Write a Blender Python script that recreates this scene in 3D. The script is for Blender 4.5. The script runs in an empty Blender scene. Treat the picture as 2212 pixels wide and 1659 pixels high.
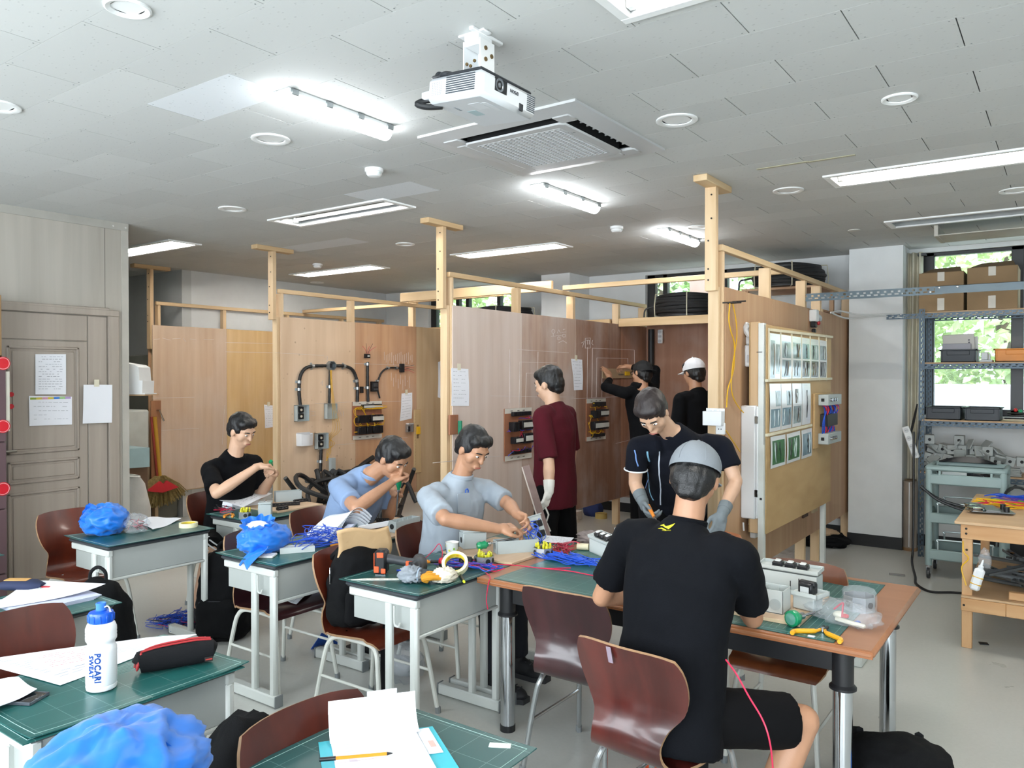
import bpy, bmesh, math, random
from mathutils import Matrix, Vector, noise
R = random.Random(7)
PI = math.pi
S = bpy.context.scene
COL = S.collection
# ------------------------------------------------------------------ camera, light, exposure
FOC, CX, CY, EYE, YAW, PIT = 1690.0, 1106.0, 829.5, 1.66, math.radians(35.6), math.atan(18 / 1690)
cam_d = bpy.data.cameras.new('camera'); cam_o = bpy.data.objects.new('camera', cam_d); COL.objects.link(cam_o)
cam_d.sensor_width = 36.0; cam_d.lens = FOC * 36.0 / 2212; cam_d.clip_start = 0.05; cam_d.clip_end = 200
cam_o.location = (0, 0, EYE); cam_o.rotation_euler = (PI / 2 - PIT, 0, YAW)
S.camera = cam_o
W = bpy.data.worlds.new('sky'); S.world = W; W.use_nodes = True
bg = W.node_tree.nodes['Background']; bg.inputs[0].default_value = (0.80, 0.90, 1.0, 1); bg.inputs[1].default_value = 4.2
def area(name, loc, rot, sx, sy, power, col=(1, 1, 1)):
    d = bpy.data.lights.new(name, 'AREA'); d.shape = 'RECTANGLE'; d.size = sx; d.size_y = sy; d.energy = power; d.color = col
    o = bpy.data.objects.new(name, d); o.location = loc; o.rotation_euler = rot; COL.objects.link(o); return o
# daylight through the windows behind and to the left of the photographer
for wx in (-4.6, -1.6, 1.4):
    area('window_daylight', (wx, -1.75, 1.75), (PI / 2, 0, 0), 2.5, 1.6, 72, (0.92, 0.97, 1.0))
sun_d = bpy.data.lights.new('sun', 'SUN'); sun_d.energy = 9.0; sun_d.angle = 0.02; sun_d.color = (1, 0.96, 0.88)
sun_o = bpy.data.objects.new('sun', sun_d); sun_o.rotation_euler = (math.radians(42), 0, math.radians(75)); COL.objects.link(sun_o)
S.view_settings.view_transform = 'Standard'; S.view_settings.look = 'None'; S.view_settings.gamma = 1.0
S.view_settings.exposure = 0.5; S.view_settings.use_curve_mapping = False
S.cycles.max_bounces = 8; S.cycles.diffuse_bounces = 5; S.cycles.glossy_bounces = 3; S.cycles.transparent_max_bounces = 12
S.cycles.sample_clamp_indirect = 4.0; S.cycles.caustics_reflective = False; S.cycles.caustics_refractive = False
# ------------------------------------------------------------------ measuring: where the sight line of a photo point meets a real plane
_f = Vector((-math.sin(YAW) * math.cos(PIT), math.cos(YAW) * math.cos(PIT), -math.sin(PIT)))
_r = Vector((math.cos(YAW), math.sin(YAW), 0)); _u = _r.cross(_f); EYEP = Vector((0, 0, EYE))
def _ray(x, y): return _f * FOC + _r * (x - CX) - _u * (y - CY)
def oz(x, y, z): d = _ray(x, y); return EYEP + d * ((z - EYE) / d.z)
def ox(x, y, X): d = _ray(x, y); return EYEP + d * (X / d.x)
def oy(x, y, Y): d = _ray(x, y); return EYEP + d * (Y / d.y)
def od(x, y, dep): return EYEP + _ray(x, y) * (dep / FOC)
# ------------------------------------------------------------------ materials
def lin(h):
    h = h.lstrip('#'); o = []
    for i in (0, 2, 4):
        c = int(h[i:i + 2], 16) / 255; o.append(c / 12.92 if c < 0.04045 else ((c + 0.055) / 1.055) ** 2.4)
    return (o[0], o[1], o[2], 1)
MATS = {}
def _base(name):
    m = bpy.data.materials.new(name); m.use_nodes = True
    nt = m.node_tree; return m, nt, nt.nodes['Principled BSDF']
def mat(h, rough=0.5, metal=0.0, var=0.08, vs=6.0, bump=0.0, bs=80.0, coat=0.0, trans=0.0, alpha=1.0, emit=0.0, sheen=0.0, stretch=None, spec=0.5, objvar=0.0):
    key = (h, rough, metal, var, vs, bump, bs, coat, trans, alpha, emit, sheen, stretch, spec, objvar)
    if key in MATS: return MATS[key]
    m, nt, b = _base('surface_' + h.lstrip('#')); L = nt.links.new; N = nt.nodes.new
    c = lin(h)
    tc = N('ShaderNodeTexCoord'); mp = N('ShaderNodeMapping'); L(tc.outputs['Object'], mp.inputs[0])
    if stretch: mp.inputs['Scale'].default_value = stretch
    nz = N('ShaderNodeTexNoise'); nz.inputs['Scale'].default_value = vs; nz.inputs['Detail'].default_value = 4; L(mp.outputs[0], nz.inputs['Vector'])
    rp = N('ShaderNodeValToRGB'); L(nz.outputs['Fac'], rp.inputs[0])
    rp.color_ramp.elements[0].position = 0.3; rp.color_ramp.elements[1].position = 0.7
    rp.color_ramp.elements[0].color = tuple(x * (1 - var) for x in c[:3]) + (1,)
    rp.color_ramp.elements[1].color = tuple(min(1, x * (1 + var)) for x in c[:3]) + (1,)
    out = rp.outputs[0]
    if objvar:
        oi = N('ShaderNodeObjectInfo'); hs = N('ShaderNodeHueSaturation'); mr = N('ShaderNodeMapRange')
        mr.inputs[3].default_value = 1 - objvar; mr.inputs[4].default_value = 1 + objvar
        L(oi.outputs['Random'], mr.inputs[0]); L(mr.outputs[0], hs.inputs['Value']); L(out, hs.inputs['Color']); out = hs.outputs[0]
    L(out, b.inputs['Base Color'])
    b.inputs['Roughness'].default_value = rough; b.inputs['Metallic'].default_value = metal; b.inputs['Specular IOR Level'].default_value = spec
    if coat: b.inputs['Coat Weight'].default_value = coat; b.inputs['Coat Roughness'].default_value = 0.08
    if sheen: b.inputs['Sheen Weight'].default_value = sheen
    if trans: b.inputs['Transmission Weight'].default_value = trans
    if alpha < 1: b.inputs['Alpha'].default_value = alpha
    if emit: b.inputs['Emission Color'].default_value = c; b.inputs['Emission Strength'].default_value = emit
    if bump:
        n2 = N('ShaderNodeTexNoise'); n2.inputs['Scale'].default_value = bs; n2.inputs['Detail'].default_value = 3; L(mp.outputs[0], n2.inputs['Vector'])
        bp = N('ShaderNodeBump'); bp.inputs['Strength'].default_value = bump; bp.inputs['Distance'].default_value = 0.01
        L(n2.outputs['Fac'], bp.inputs['Height']); L(bp.outputs[0], b.inputs['Normal'])
    MATS[key] = m; return m
def wood(c1, c2, scale=3.0, stretch=(1, 1, 0.06), rough=0.5, coat=0.0, knots=0.0, chalk=0.0, objvar=0.0):
    key = ('wood', c1, c2, scale, stretch, rough, coat, knots, chalk, objvar)
    if key in MATS: return MATS[key]
    m, nt, b = _base('wood_' + c1.lstrip('#')); L = nt.links.new; N = nt.nodes.new
    tc = N('ShaderNodeTexCoord'); mp = N('ShaderNodeMapping'); L(tc.outputs['Object'], mp.inputs[0]); mp.inputs['Scale'].default_value = stretch
    nz = N('ShaderNodeTexNoise'); nz.inputs['Scale'].default_value = scale * 6; nz.inputs['Detail'].default_value = 6; nz.inputs['Distortion'].default_value = 0.4; L(mp.outputs[0], nz.inputs['Vector'])
    nb = N('ShaderNodeTexNoise'); nb.inputs['Scale'].default_value = scale * 1.3; nb.inputs['Detail'].default_value = 3; L(mp.outputs[0], nb.inputs['Vector'])
    ad = N('ShaderNodeMath'); ad.operation = 'ADD'; L(nz.outputs['Fac'], ad.inputs[0]); L(nb.outputs['Fac'], ad.inputs[1])
    hf = N('ShaderNodeMath'); hf.operation = 'MULTIPLY'; hf.inputs[1].default_value = 0.5; L(ad.outputs[0], hf.inputs[0])
    rp = N('ShaderNodeValToRGB'); rp.color_ramp.elements[0].position = 0.36; rp.color_ramp.elements[1].position = 0.64
    rp.color_ramp.elements[0].color = lin(c1); rp.color_ramp.elements[1].color = lin(c2); L(hf.outputs[0], rp.inputs[0])
    out = rp.outputs[0]
    if knots:
        vo = N('ShaderNodeTexVoronoi'); vo.inputs['Scale'].default_value = knots; L(tc.outputs['Object'], vo.inputs['Vector'])
        r2 = N('ShaderNodeValToRGB'); r2.color_ramp.elements[0].position = 0.02; r2.color_ramp.elements[1].position = 0.12
        r2.color_ramp.elements[0].color = (0.45, 0.38, 0.33, 1); r2.color_ramp.elements[1].color = (1, 1, 1, 1); L(vo.outputs['Distance'], r2.inputs[0])
        mx = N('ShaderNodeMix'); mx.data_type = 'RGBA'; mx.blend_type = 'MULTIPLY'; mx.inputs[0].default_value = 0.7; L(out, mx.inputs[6]); L(r2.outputs[0], mx.inputs[7]); out = mx.outputs[2]
    if chalk:
        n3 = N('ShaderNodeTexNoise'); n3.inputs['Scale'].default_value = 2.2; n3.inputs['Detail'].default_value = 5
        m3 = N('ShaderNodeMapping'); m3.inputs['Scale'].default_value = (1, 1.6, 0.9); L(tc.outputs['Object'], m3.inputs[0]); L(m3.outputs[0], n3.inputs['Vector'])
        r3 = N('ShaderNodeValToRGB'); r3.color_ramp.elements[0].position = 0.42; r3.color_ramp.elements[1].position = 0.72
        r3.color_ramp.elements[0].color = (0, 0, 0, 1); r3.color_ramp.elements[1].color = (chalk,) * 3 + (1,); L(n3.outputs['Fac'], r3.inputs[0])
        mx = N('ShaderNodeMix'); mx.data_type = 'RGBA'; mx.inputs[7].default_value = (0.62, 0.58, 0.56, 1); L(r3.outputs[0], mx.inputs[0]); L(out, mx.inputs[6]); out = mx.outputs[2]
    if objvar:
        oi = N('ShaderNodeObjectInfo'); hs = N('ShaderNodeHueSaturation'); mr = N('ShaderNodeMapRange'); mr.inputs[3].default_value = 1 - objvar; mr.inputs[4].default_value = 1 + objvar
        L(oi.outputs['Random'], mr.inputs[0]); L(mr.outputs[0], hs.inputs['Value']); L(out, hs.inputs['Color']); out = hs.outputs[0]
    L(out, b.inputs['Base Color']); b.inputs['Roughness'].default_value = rough
    if coat: b.inputs['Coat Weight'].default_value = coat; b.inputs['Coat Roughness'].default_value = 0.12
    MATS[key] = m; return m
def glassy(h='#ffffff', clear=0.85, rough=0.05):
    key = ('glass', h, clear, rough)
    if key in MATS: return MATS[key]
    m, nt, b = _base('clear_' + h.lstrip('#')); L = nt.links.new; N = nt.nodes.new
    t = N('ShaderNodeBsdfTransparent'); t.inputs[0].default_value = lin(h); mx = N('ShaderNodeMixShader'); mx.inputs[0].default_value = 1 - clear
    b.inputs['Base Color'].default_value = lin(h); b.inputs['Roughness'].default_value = rough
    L(t.outputs[0], mx.inputs[1]); L(b.outputs[0], mx.inputs[2]); L(mx.outputs[0], nt.nodes['Material Output'].inputs[0])
    MATS[key] = m; return m
# ------------------------------------------------------------------ mesh builder
class MB:
    def __init__(s): s.v = []; s.f = []; s.mi = []; s.cur = 0; s.M = None
    def add(s, vs, fs):
        o = len(s.v)
        s.v += [tuple(s.M @ Vector(p)) if s.M is not None else tuple(p) for p in vs]
        s.f += [tuple(i + o for i in f) for f in fs]; s.mi += [s.cur] * len(fs); return s
    def box(s, x0, x1, y0, y1, z0, z1, b=0.0):
        if x0 > x1: x0, x1 = x1, x0
        if y0 > y1: y0, y1 = y1, y0
        if z0 > z1: z0, z1 = z1, z0
        if b <= 0:
            return s.add([(x0,y0,z0),(x1,y0,z0),(x1,y1,z0),(x0,y1,z0),(x0,y0,z1),(x1,y0,z1),(x1,y1,z1),(x0,y1,z1)],
                         [(0,3,2,1),(4,5,6,7),(0,1,5,4),(1,2,6,5),(2,3,7,6),(3,0,4,7)])
        b = min(b, (x1-x0)*.49, (y1-y0)*.49, (z1-z0)*.49)
        vs = []; ix = {}
        for i, (X, sx) in enumerate(((x0, 1), (x1, -1))):
            for j, (Y, sy) in enumerate(((y0, 1), (y1, -1))):
                for k, (Z, sz) in enumerate(((z0, 1), (z1, -1))):
                    ix[i,j,k] = len(vs); vs += [(X, Y+sy*b, Z+sz*b), (X+sx*b, Y, Z+sz*b), (X+sx*b, Y+sy*b, Z)]
        g = lambda i,j,k,a: ix[i,j,k] + a
        fs = [(g(0,0,0,0),g(0,0,1,0),g(0,1,1,0),g(0,1,0,0)), (g(1,0,0,0),g(1,1,0,0),g(1,1,1,0),g(1,0,1,0)),
              (g(0,0,0,1),g(1,0,0,1),g(1,0,1,1),g(0,0,1,1)), (g(0,1,0,1),g(0,1,1,1),g(1,1,1,1),g(1,1,0,1)),
              (g(0,0,0,2),g(0,1,0,2),g(1,1,0,2),g(1,0,0,2)), (g(0,0,1,2),g(1,0,1,2),g(1,1,1,2),g(0,1,1,2))]
        for j in (0,1):
            for k in (0,1): fs.append((g(0,j,k,1),g(1,j,k,1),g(1,j,k,2),g(0,j,k,2)))
        for i in (0,1):
            for k in (0,1): fs.append((g(i,0,k,0),g(i,1,k,0),g(i,1,k,2),g(i,0,k,2)))
            for j in (0,1): fs.append((g(i,j,0,0),g(i,j,1,0),g(i,j,1,1),g(i,j,0,1)))
        for q in ix.values(): fs.append((q, q+1, q+2))
        return s.add(vs, fs)
    def cyl(s, p, q, r0, r1=None, n=12, cap=True):
        return s.tube([p, q], [r0, r0 if r1 is None else r1], n, cap)
    def tube(s, pts, r, n=8, cap=True, closed=False, up=None):
        pts = [Vector(p) for p in pts]; m = len(pts); rr = r if isinstance(r, (list, tuple)) else [r]*m
        vs = []; fs = []; prev = None
        for i, p in enumerate(pts):
            a = pts[i-1] if (i > 0 or closed) else p; c = pts[(i+1) % m] if (i < m-1 or closed) else p
            t = (c - a); t = t.normalized() if t.length > 1e-9 else Vector((0,0,1))
            if prev is None:
                h = Vector((0,0,1)) if abs(t.z) < 0.9 else Vector((1,0,0)); nrm = (h - t*h.dot(t)).normalized()
            else:
                nrm = prev - t*prev.dot(t); nrm = nrm.normalized() if nrm.length > 1e-6 else prev
            prev = nrm; bn = t.cross(nrm)
            for k in range(n):
                a_ = 2*PI*k/n + (PI/4 if n == 4 else 0); vs.append(p + (nrm*math.cos(a_) + bn*math.sin(a_))*rr[i])
        for i in range(m if closed else m-1):
            for k in range(n):
                a0 = i*n+k; a1 = i*n+(k+1) % n; b0 = ((i+1) % m)*n+k; b1 = ((i+1) % m)*n+(k+1) % n
                fs.append((a0, a1, b1, b0))
        if cap and not closed: fs.append(tuple(range(n))[::-1]); fs.append(tuple((m-1)*n+k for k in range(n)))
        return s.add(vs, fs)
    def ell(s, c, rx, ry=None, rz=None, n=14, half=False):
        ry = rx if ry is None else ry; rz = rx if rz is None else rz; c = Vector(c); m = max(4, n//2); vs = []; fs = []
        for i in range(m+1):
            th = PI*i/m if not half else PI/2*i/m
            for k in range(n):
                ph = 2*PI*k/n; vs.append((c.x+rx*math.sin(th)*math.cos(ph), c.y+ry*math.sin(th)*math.sin(ph), c.z+rz*math.cos(th)))
        for i in range(m):
            for k in range(n): fs.append((i*n+k, (i+1)*n+k, (i+1)*n+(k+1) % n, i*n+(k+1) % n))
        if half: fs.append(tuple(m*n+k for k in range(n)))
        return s.add(vs, fs)
    def prism(s, poly, z0, z1):
        n = len(poly); vs = [(x, y, z0) for x, y in poly] + [(x, y, z1) for x, y in poly]
        fs = [tuple(range(n))[::-1], tuple(n+i for i in range(n))] + [(i, (i+1) % n, n+(i+1) % n, n+i) for i in range(n)]
        return s.add(vs, fs)
    def lathe(s, prof, n=20, c=(0,0,0)):
        vs = []; fs = []; m = len(prof)
        for r, z in prof:
            for k in range(n): a = 2*PI*k/n; vs.append((c[0]+r*math.cos(a), c[1]+r*math.sin(a), c[2]+z))
        for i in range(m-1):
            for k in range(n): fs.append((i*n+k, i*n+(k+1) % n, (i+1)*n+(k+1) % n, (i+1)*n+k))
        ring_ = tuple(prof[0]) == tuple(prof[-1])
        if prof[0][0] > 1e-6 and not ring_: fs.append(tuple(range(n))[::-1])
        if prof[-1][0] > 1e-6 and not ring_: fs.append(tuple((m-1)*n+k for k in range(n)))
        return s.add(vs, fs)
    def sheet(s, fn, nu, nv, th=0.0012):
        P = [[Vector(fn(i/nu, j/nv)) for j in range(nv+1)] for i in range(nu+1)]; vs = []; idx = {}
        for side in (0, 1):
            for i in range(nu+1):
                for j in range(nv+1):
                    du = P[min(i+1,nu)][j]-P[max(i-1,0)][j]; dv = P[i][min(j+1,nv)]-P[i][max(j-1,0)]; n = du.cross(dv)
                    n = n.normalized() if n.length > 1e-12 else Vector((0,0,1))
                    idx[side,i,j] = len(vs); vs.append(P[i][j] + n*(th/2 if side == 0 else -th/2))
        fs = []
        for i in range(nu):
            for j in range(nv):
                fs.append((idx[0,i,j],idx[0,i+1,j],idx[0,i+1,j+1],idx[0,i,j+1])); fs.append((idx[1,i,j],idx[1,i,j+1],idx[1,i+1,j+1],idx[1,i+1,j]))
        s.add(vs, fs); k = s.cur; rim = []; o = len(s.v)-len(vs)
        for i in range(nu):
            rim += [(idx[0,i,0],idx[1,i,0],idx[1,i+1,0],idx[0,i+1,0]), (idx[0,i,nv],idx[0,i+1,nv],idx[1,i+1,nv],idx[1,i,nv])]
        for j in range(nv):
            rim += [(idx[0,0,j],idx[0,0,j+1],idx[1,0,j+1],idx[1,0,j]), (idx[0,nu,j],idx[1,nu,j],idx[1,nu,j+1],idx[0,nu,j+1])]
        s.f += [tuple(a+o for a in f) for f in rim]; s.mi += [getattr(s, 'rim', k)]*len(rim); return s
    def build(s, name, mats, parent=None, smooth=True, ang=38, world=False):
        me = bpy.data.meshes.new(name); me.from_pydata(s.v, [], s.f); me.validate()
        if not isinstance(mats, (list, tuple)): mats = [mats]
        for m in mats: me.materials.append(m)
        if len(me.polygons) == len(s.mi) and len(mats) > 1: me.polygons.foreach_set('material_index', s.mi)
        bm = bmesh.new(); bm.from_mesh(me); bmesh.ops.recalc_face_normals(bm, faces=bm.faces); bm.to_mesh(me); bm.free()
        if smooth:
            me.polygons.foreach_set('use_smooth', [True]*len(me.polygons)); me.set_sharp_from_angle(angle=math.radians(ang))
        return link(name, me, parent, world)
def link(name, me, parent=None, world=False):
    o = bpy.data.objects.new(name, me); COL.objects.link(o)
    if parent is not None:
        o.parent = parent
        if world and parent.type == 'EMPTY':
            o.matrix_parent_inverse = (Matrix.Translation(parent.location) @ parent.rotation_euler.to_matrix().to_4x4()).inverted()
    return o
USED = set()
def tag(o, label, cat, group=None):
    o['label'] = label; o['category'] = cat
    if group: o['group'] = group
    return o
def thing(name, label, cat, loc=(0,0,0), rz=0.0, group=None):
    o = bpy.data.objects.new(name, None); COL.objects.link(o); o.location = loc; o.rotation_euler = (0,0,rz); o.empty_display_size = 0.05
    return tag(o, label, cat, group)
def struct(o): o['kind'] = 'structure'; return o
def stuff(o): o['kind'] = 'stuff'; return o
def dup(root, loc, rz, label=None, group=None):
    def cp(o, par):
        c = o.copy(); COL.objects.link(c)
        if par is not None: c.parent = par
        for ch in o.children: cp(ch, c)
        return c
    r = cp(root, None); r.location = loc; r.rotation_euler = (0,0,rz)
    if label: r['label'] = label
    if group: r['group'] = group
    return r
def spl(pts, k=6, closed=False):
    P = [Vector(p) for p in pts]; n = len(P); out = []
    for i in range(n if closed else n-1):
        p0 = P[(i-1) % n] if (closed or i > 0) else P[i]*2-P[i+1]; p1 = P[i]; p2 = P[(i+1) % n]
        p3 = P[(i+2) % n] if (closed or i < n-2) else P[n-1]*2-P[n-2]
        for j in range(k):
            t = j/k; out.append(0.5*((2*p1)+(p2-p0)*t+(2*p0-5*p1+4*p2-p3)*t*t+(3*p1-p0-3*p2+p3)*t**3))
    if not closed: out.append(P[-1])
    return out
def frame(o, x, y, z=None):      # matrix from origin and axes
    x = Vector(x).normalized(); y = Vector(y); y = (y-x*y.dot(x)).normalized(); z = x.cross(y)
    return Matrix(((x.x,y.x,z.x,o[0]),(x.y,y.y,z.y,o[1]),(x.z,y.z,z.z,o[2]),(0,0,0,1)))
def T(x, y, z=0, rz=0.0, rx=0.0, ry=0.0):
    return Matrix.Translation((x,y,z)) @ Matrix.Rotation(rz,4,'Z') @ Matrix.Rotation(ry,4,'Y') @ Matrix.Rotation(rx,4,'X')
def text_mesh(body, size, M, mt, name, parent, depth=0.0004, world=True, warp=None, bold=0.0, align='CENTER', spacing=1.0):
    cu = bpy.data.curves.new(name, 'FONT'); cu.body = body; cu.size = size; cu.extrude = depth; cu.align_x = align; cu.align_y = 'CENTER'; cu.offset = bold; cu.space_character = spacing
    cu.resolution_u = 2
    t = bpy.data.objects.new(name, cu); COL.objects.link(t); bpy.context.view_layer.update()
    me = bpy.data.meshes.new_from_object(t.evaluated_get(bpy.context.evaluated_depsgraph_get())); bpy.data.objects.remove(t); bpy.data.curves.remove(cu)
    if warp:
        for v in me.vertices: v.co = warp(v.co)
    else: me.transform(M)
    me.name = name; me.materials.clear(); me.materials.append(mt)
    return link(name, me, parent, world)
# ================================================================== SETTING
CEIL = 2.90
WHITE = mat('#e4e6e6', 0.7, var=0.02); PLASTER = mat('#d9dcdc', 0.8, var=0.03, bump=0.05, bs=120); GREYWALL = mat('#cfd2d3', 0.8, var=0.03)
BLACKV = mat('#17181a', 0.45, var=0.1); FRAMEBLK = mat('#16171a', 0.4, var=0.1)
# floor: polished grey screed
def floor_mat():
    m, nt, b = _base('polished_screed'); L = nt.links.new; N = nt.nodes.new
    tc = N('ShaderNodeTexCoord'); n1 = N('ShaderNodeTexNoise'); n1.inputs['Scale'].default_value = 1.1; n1.inputs['Detail'].default_value = 6; L(tc.outputs['Object'], n1.inputs['Vector'])
    n2 = N('ShaderNodeTexNoise'); n2.inputs['Scale'].default_value = 55; n2.inputs['Detail'].default_value = 4; L(tc.outputs['Object'], n2.inputs['Vector'])
    ad = N('ShaderNodeMath'); ad.operation = 'MULTIPLY_ADD'; ad.inputs[1].default_value = 0.35; L(n2.outputs['Fac'], ad.inputs[0]); L(n1.outputs['Fac'], ad.inputs[2])
    rp = N('ShaderNodeValToRGB'); rp.color_ramp.elements[0].position = 0.3; rp.color_ramp.elements[1].position = 1.0
    rp.color_ramp.elements[0].color = lin('#aeb0ab'); rp.color_ramp.elements[1].color = lin('#c6c7c2'); L(ad.outputs[0], rp.inputs[0]); L(rp.outputs[0], b.inputs['Base Color'])
    r2 = N('ShaderNodeMapRange'); r2.inputs[3].default_value = 0.2; r2.inputs[4].default_value = 0.42; L(n1.outputs['Fac'], r2.inputs[0]); L(r2.outputs[0], b.inputs['Roughness'])
    return m
b = MB(); b.box(-12.2, 3.2, -1.8, 8.7, -0.15, 0); struct(b.build('floor', floor_mat(), smooth=False))
# openings cut out of the tile field: (x0, x1, y0, y1)
LIGHTS = [  # recessed fluorescent fixtures: x0, x1, y0, y1, lit tubes
    (-1.27, 0.07, 5.08, 5.42, 2, 'long lit recessed fluorescent light above the work bench'), (-1.24, 0.10, 6.86, 7.20, 0, 'unlit recessed fluorescent light with hanging tray above the shelf rack'),
    (-5.21, -3.92, 3.93, 4.27, 1, 'recessed fluorescent light with one lit tube in front of partition tops'), (-5.18, -3.90, 6.14, 6.46, 2, 'recessed fluorescent light above the booth with coil of hose'),
    (-7.78, -6.37, 6.18, 6.5, 2, 'recessed fluorescent light above the wired booth'), (-8.0, -6.68, 3.97, 4.31, 2, 'recessed fluorescent light half hidden behind the beige wall'),
    (-1.28, 0.06, 2.20, 2.47, 2, 'recessed fluorescent light cut by the top edge, nearest one')]
DOWN = [(276,16,.075,'eyeball'),(585,300,.1,0),(502,451,.1,0),(875,527,.09,0),(685,610,.09,0),(1462,259,.1,0),(1703,411,.1,0),(1506,491,.1,0),(1943,212,.075,'eyeball'),(2195,411,.1,0),(-8,228,.1,0)]
dpos = [(oz(x, y, CEIL), r, k) for x, y, r, k in DOWN]
ACX0, ACX1, ACY0, ACY1 = -2.77, -1.81, 3.02, 3.97
holes = [(a[0]+.035, a[1]-.035, a[2]+.035, a[3]-.035) for a in LIGHTS] + [(p.x-r*.62, p.x+r*.62, p.y-r*.62, p.y+r*.62) for p, r, k in dpos] + [(ACX0+.06, ACX1-.06, ACY0+.06, ACY1-.06)]
def cut(rect, hs):
    out = [rect]
    for hx0, hx1, hy0, hy1 in hs:
        nxt = []
        for x0, x1, y0, y1 in out:
            if hx1 <= x0 or hx0 >= x1 or hy1 <= y0 or hy0 >= y1: nxt.append((x0,x1,y0,y1)); continue
            if hx0 > x0: nxt.append((x0,hx0,y0,y1)); x0 = hx0
            if hx1 < x1: nxt.append((hx1,x1,y0,y1)); x1 = hx1
            if hy0 > y0: nxt.append((x0,x1,y0,hy0))
            if hy1 < y1: nxt.append((x0,x1,hy1,y1))
        out = nxt
    return out
def tile_mat(h):
    m, nt, b = _base('gypsum_tile_' + h[1:]); L = nt.links.new; N = nt.nodes.new
    tc = N('ShaderNodeTexCoord'); vo = N('ShaderNodeTexVoronoi'); vo.inputs['Scale'].default_value = 26; vo.inputs['Randomness'].default_value = 1
    mp = N('ShaderNodeMapping'); mp.inputs['Scale'].default_value = (1, 1.9, 1); L(tc.outputs['Object'], mp.inputs[0]); L(mp.outputs[0], vo.inputs['Vector'])
    rp = N('ShaderNodeValToRGB'); rp.color_ramp.elements[0].position = 0.10; rp.color_ramp.elements[1].position = 0.17; L(vo.outputs['Distance'], rp.inputs[0])
    c = lin(h); rp.color_ramp.elements[0].color = tuple(x*.8 for x in c[:3])+(1,); rp.color_ramp.elements[1].color = c
    oi = N('ShaderNodeObjectInfo'); mr = N('ShaderNodeMapRange'); mr.inputs[3].default_value = .95; mr.inputs[4].default_value = 1.03; L(oi.outputs['Random'], mr.inputs[0])
    hs = N('ShaderNodeHueSaturation'); L(mr.outputs[0], hs.inputs['Value']); L(rp.outputs[0], hs.inputs['Color']); L(hs.outputs[0], b.inputs['Base Color'])
    bp = N('ShaderNodeBump'); bp.inputs['Strength'].default_value = .35; bp.inputs['Distance'].default_value = .004; L(rp.outputs[0], bp.inputs['Height']); L(bp.outputs[0], b.inputs['Normal'])
    b.inputs['Roughness'].default_value = .85; return m
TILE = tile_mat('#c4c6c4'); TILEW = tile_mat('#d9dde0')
b = MB(); b.box(-12.2, 3.2, -1.8, 8.7, CEIL+.14, CEIL+.24); ceil = struct(b.build('ceiling', mat('#55595a', .9), smooth=False))
TX, TY = .622, .2915
X0, Y0 = oz(1556.3, 5.3, CEIL).x, oz(1556.3, 5.3, CEIL).y
tiles = []
for j in range(-16, 23):
    for i in range(-20, 10):
        x = X0 + TX*i + (TX/2 if j % 2 else 0); y = Y0 + TY*j
        tiles.append((x+.0022, x+TX-.0022, y+.0008, y+TY-.0008))
tiles = [(max(a,-12.1),min(c,3.1),max(d,-1.7),min(e,8.62)) for a,c,d,e in tiles if c > -12.05 and a < 3.05 and e > -1.65 and d < 8.6]
def tkey(t):
    x, y = (t[0]+t[1])/2, (t[2]+t[3])/2; v = Vector((x,y,CEIL))-EYEP; d = v.dot(_f)
    if d < .3: return 1e3 + d*-1
    px, py = CX+FOC*v.dot(_r)/d, CY-FOC*v.dot(_u)/d
    return d if (-260 < px < 2480 and -200 < py < 800) else 500+abs(d)
tiles.sort(key=tkey)
rest = MB(); scr = MB()
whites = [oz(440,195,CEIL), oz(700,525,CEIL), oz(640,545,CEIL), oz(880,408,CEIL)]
nt_ = 0
for t in tiles:
    k = tkey(t); parts = cut(t, holes)
    if k < 500 and nt_ < 296:
        m = MB()
        for p in parts: m.box(p[0],p[1],p[2],p[3],CEIL,CEIL+.009)
        if parts:
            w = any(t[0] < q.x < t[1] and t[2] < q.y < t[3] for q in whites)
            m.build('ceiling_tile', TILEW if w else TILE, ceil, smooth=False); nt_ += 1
        if k < 5.2:
            for sx in (t[0]+.02, t[1]-.02):
                for sy in (t[2]+.018, t[3]-.018):
                    if not any(h[0]-.05 < sx < h[1]+.05 and h[2]-.05 < sy < h[3]+.05 for h in holes): scr.cyl((sx,sy,CEIL-.001),(sx,sy,CEIL+.002),.003,n=6)
    else:
        for p in parts: rest.box(p[0],p[1],p[2],p[3],CEIL,CEIL+.009)
stuff(rest.build('ceiling_tiles_far', TILE, ceil, smooth=False)); stuff(scr.build('tile_screw', mat('#878b8c', .5, .3), ceil))
# walls -----------------------------------------------------------
def wallbox(name, x0,x1,y0,y1,z0,z1, m): b = MB(); b.box(x0,x1,y0,y1,z0,z1); return struct(b.build(name, m, smooth=False))
PANEL = wood('#a29d93', '#b3aea4', 2.2, (1, 1, .05), .55); DOORW = wood('#9a9085', '#ada398', 2.5, (1, 1, .05), .5)
WX = -6.30
wl = wallbox('wall_left', WX-.12, WX, -1.7, 3.385, 0, CEIL, PANEL)
b = MB(); b.box(WX-.13, WX+.006, 3.335, 3.392, 0, CEIL-.03); b.build('corner_trim', mat('#b0ada4', .5), wl)
b = MB(); b.box(WX, WX+.012, -1.6, 3.39, CEIL-.06, CEIL); b.build('top_trim', mat('#a6a49c', .5), wl)
b = MB(); b.box(WX-.0005, WX+.0012, 3.20, 3.204, 2.2, CEIL-.06); b.build('panel_joint', mat('#6f6c66', .6), wl)
b = MB()
for py in (244, 271): p = ox(py, 489, WX+.012); b.cyl((WX+.01,p.y,CEIL-.035),(WX+.016,p.y,CEIL-.035),.008,n=8)
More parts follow.
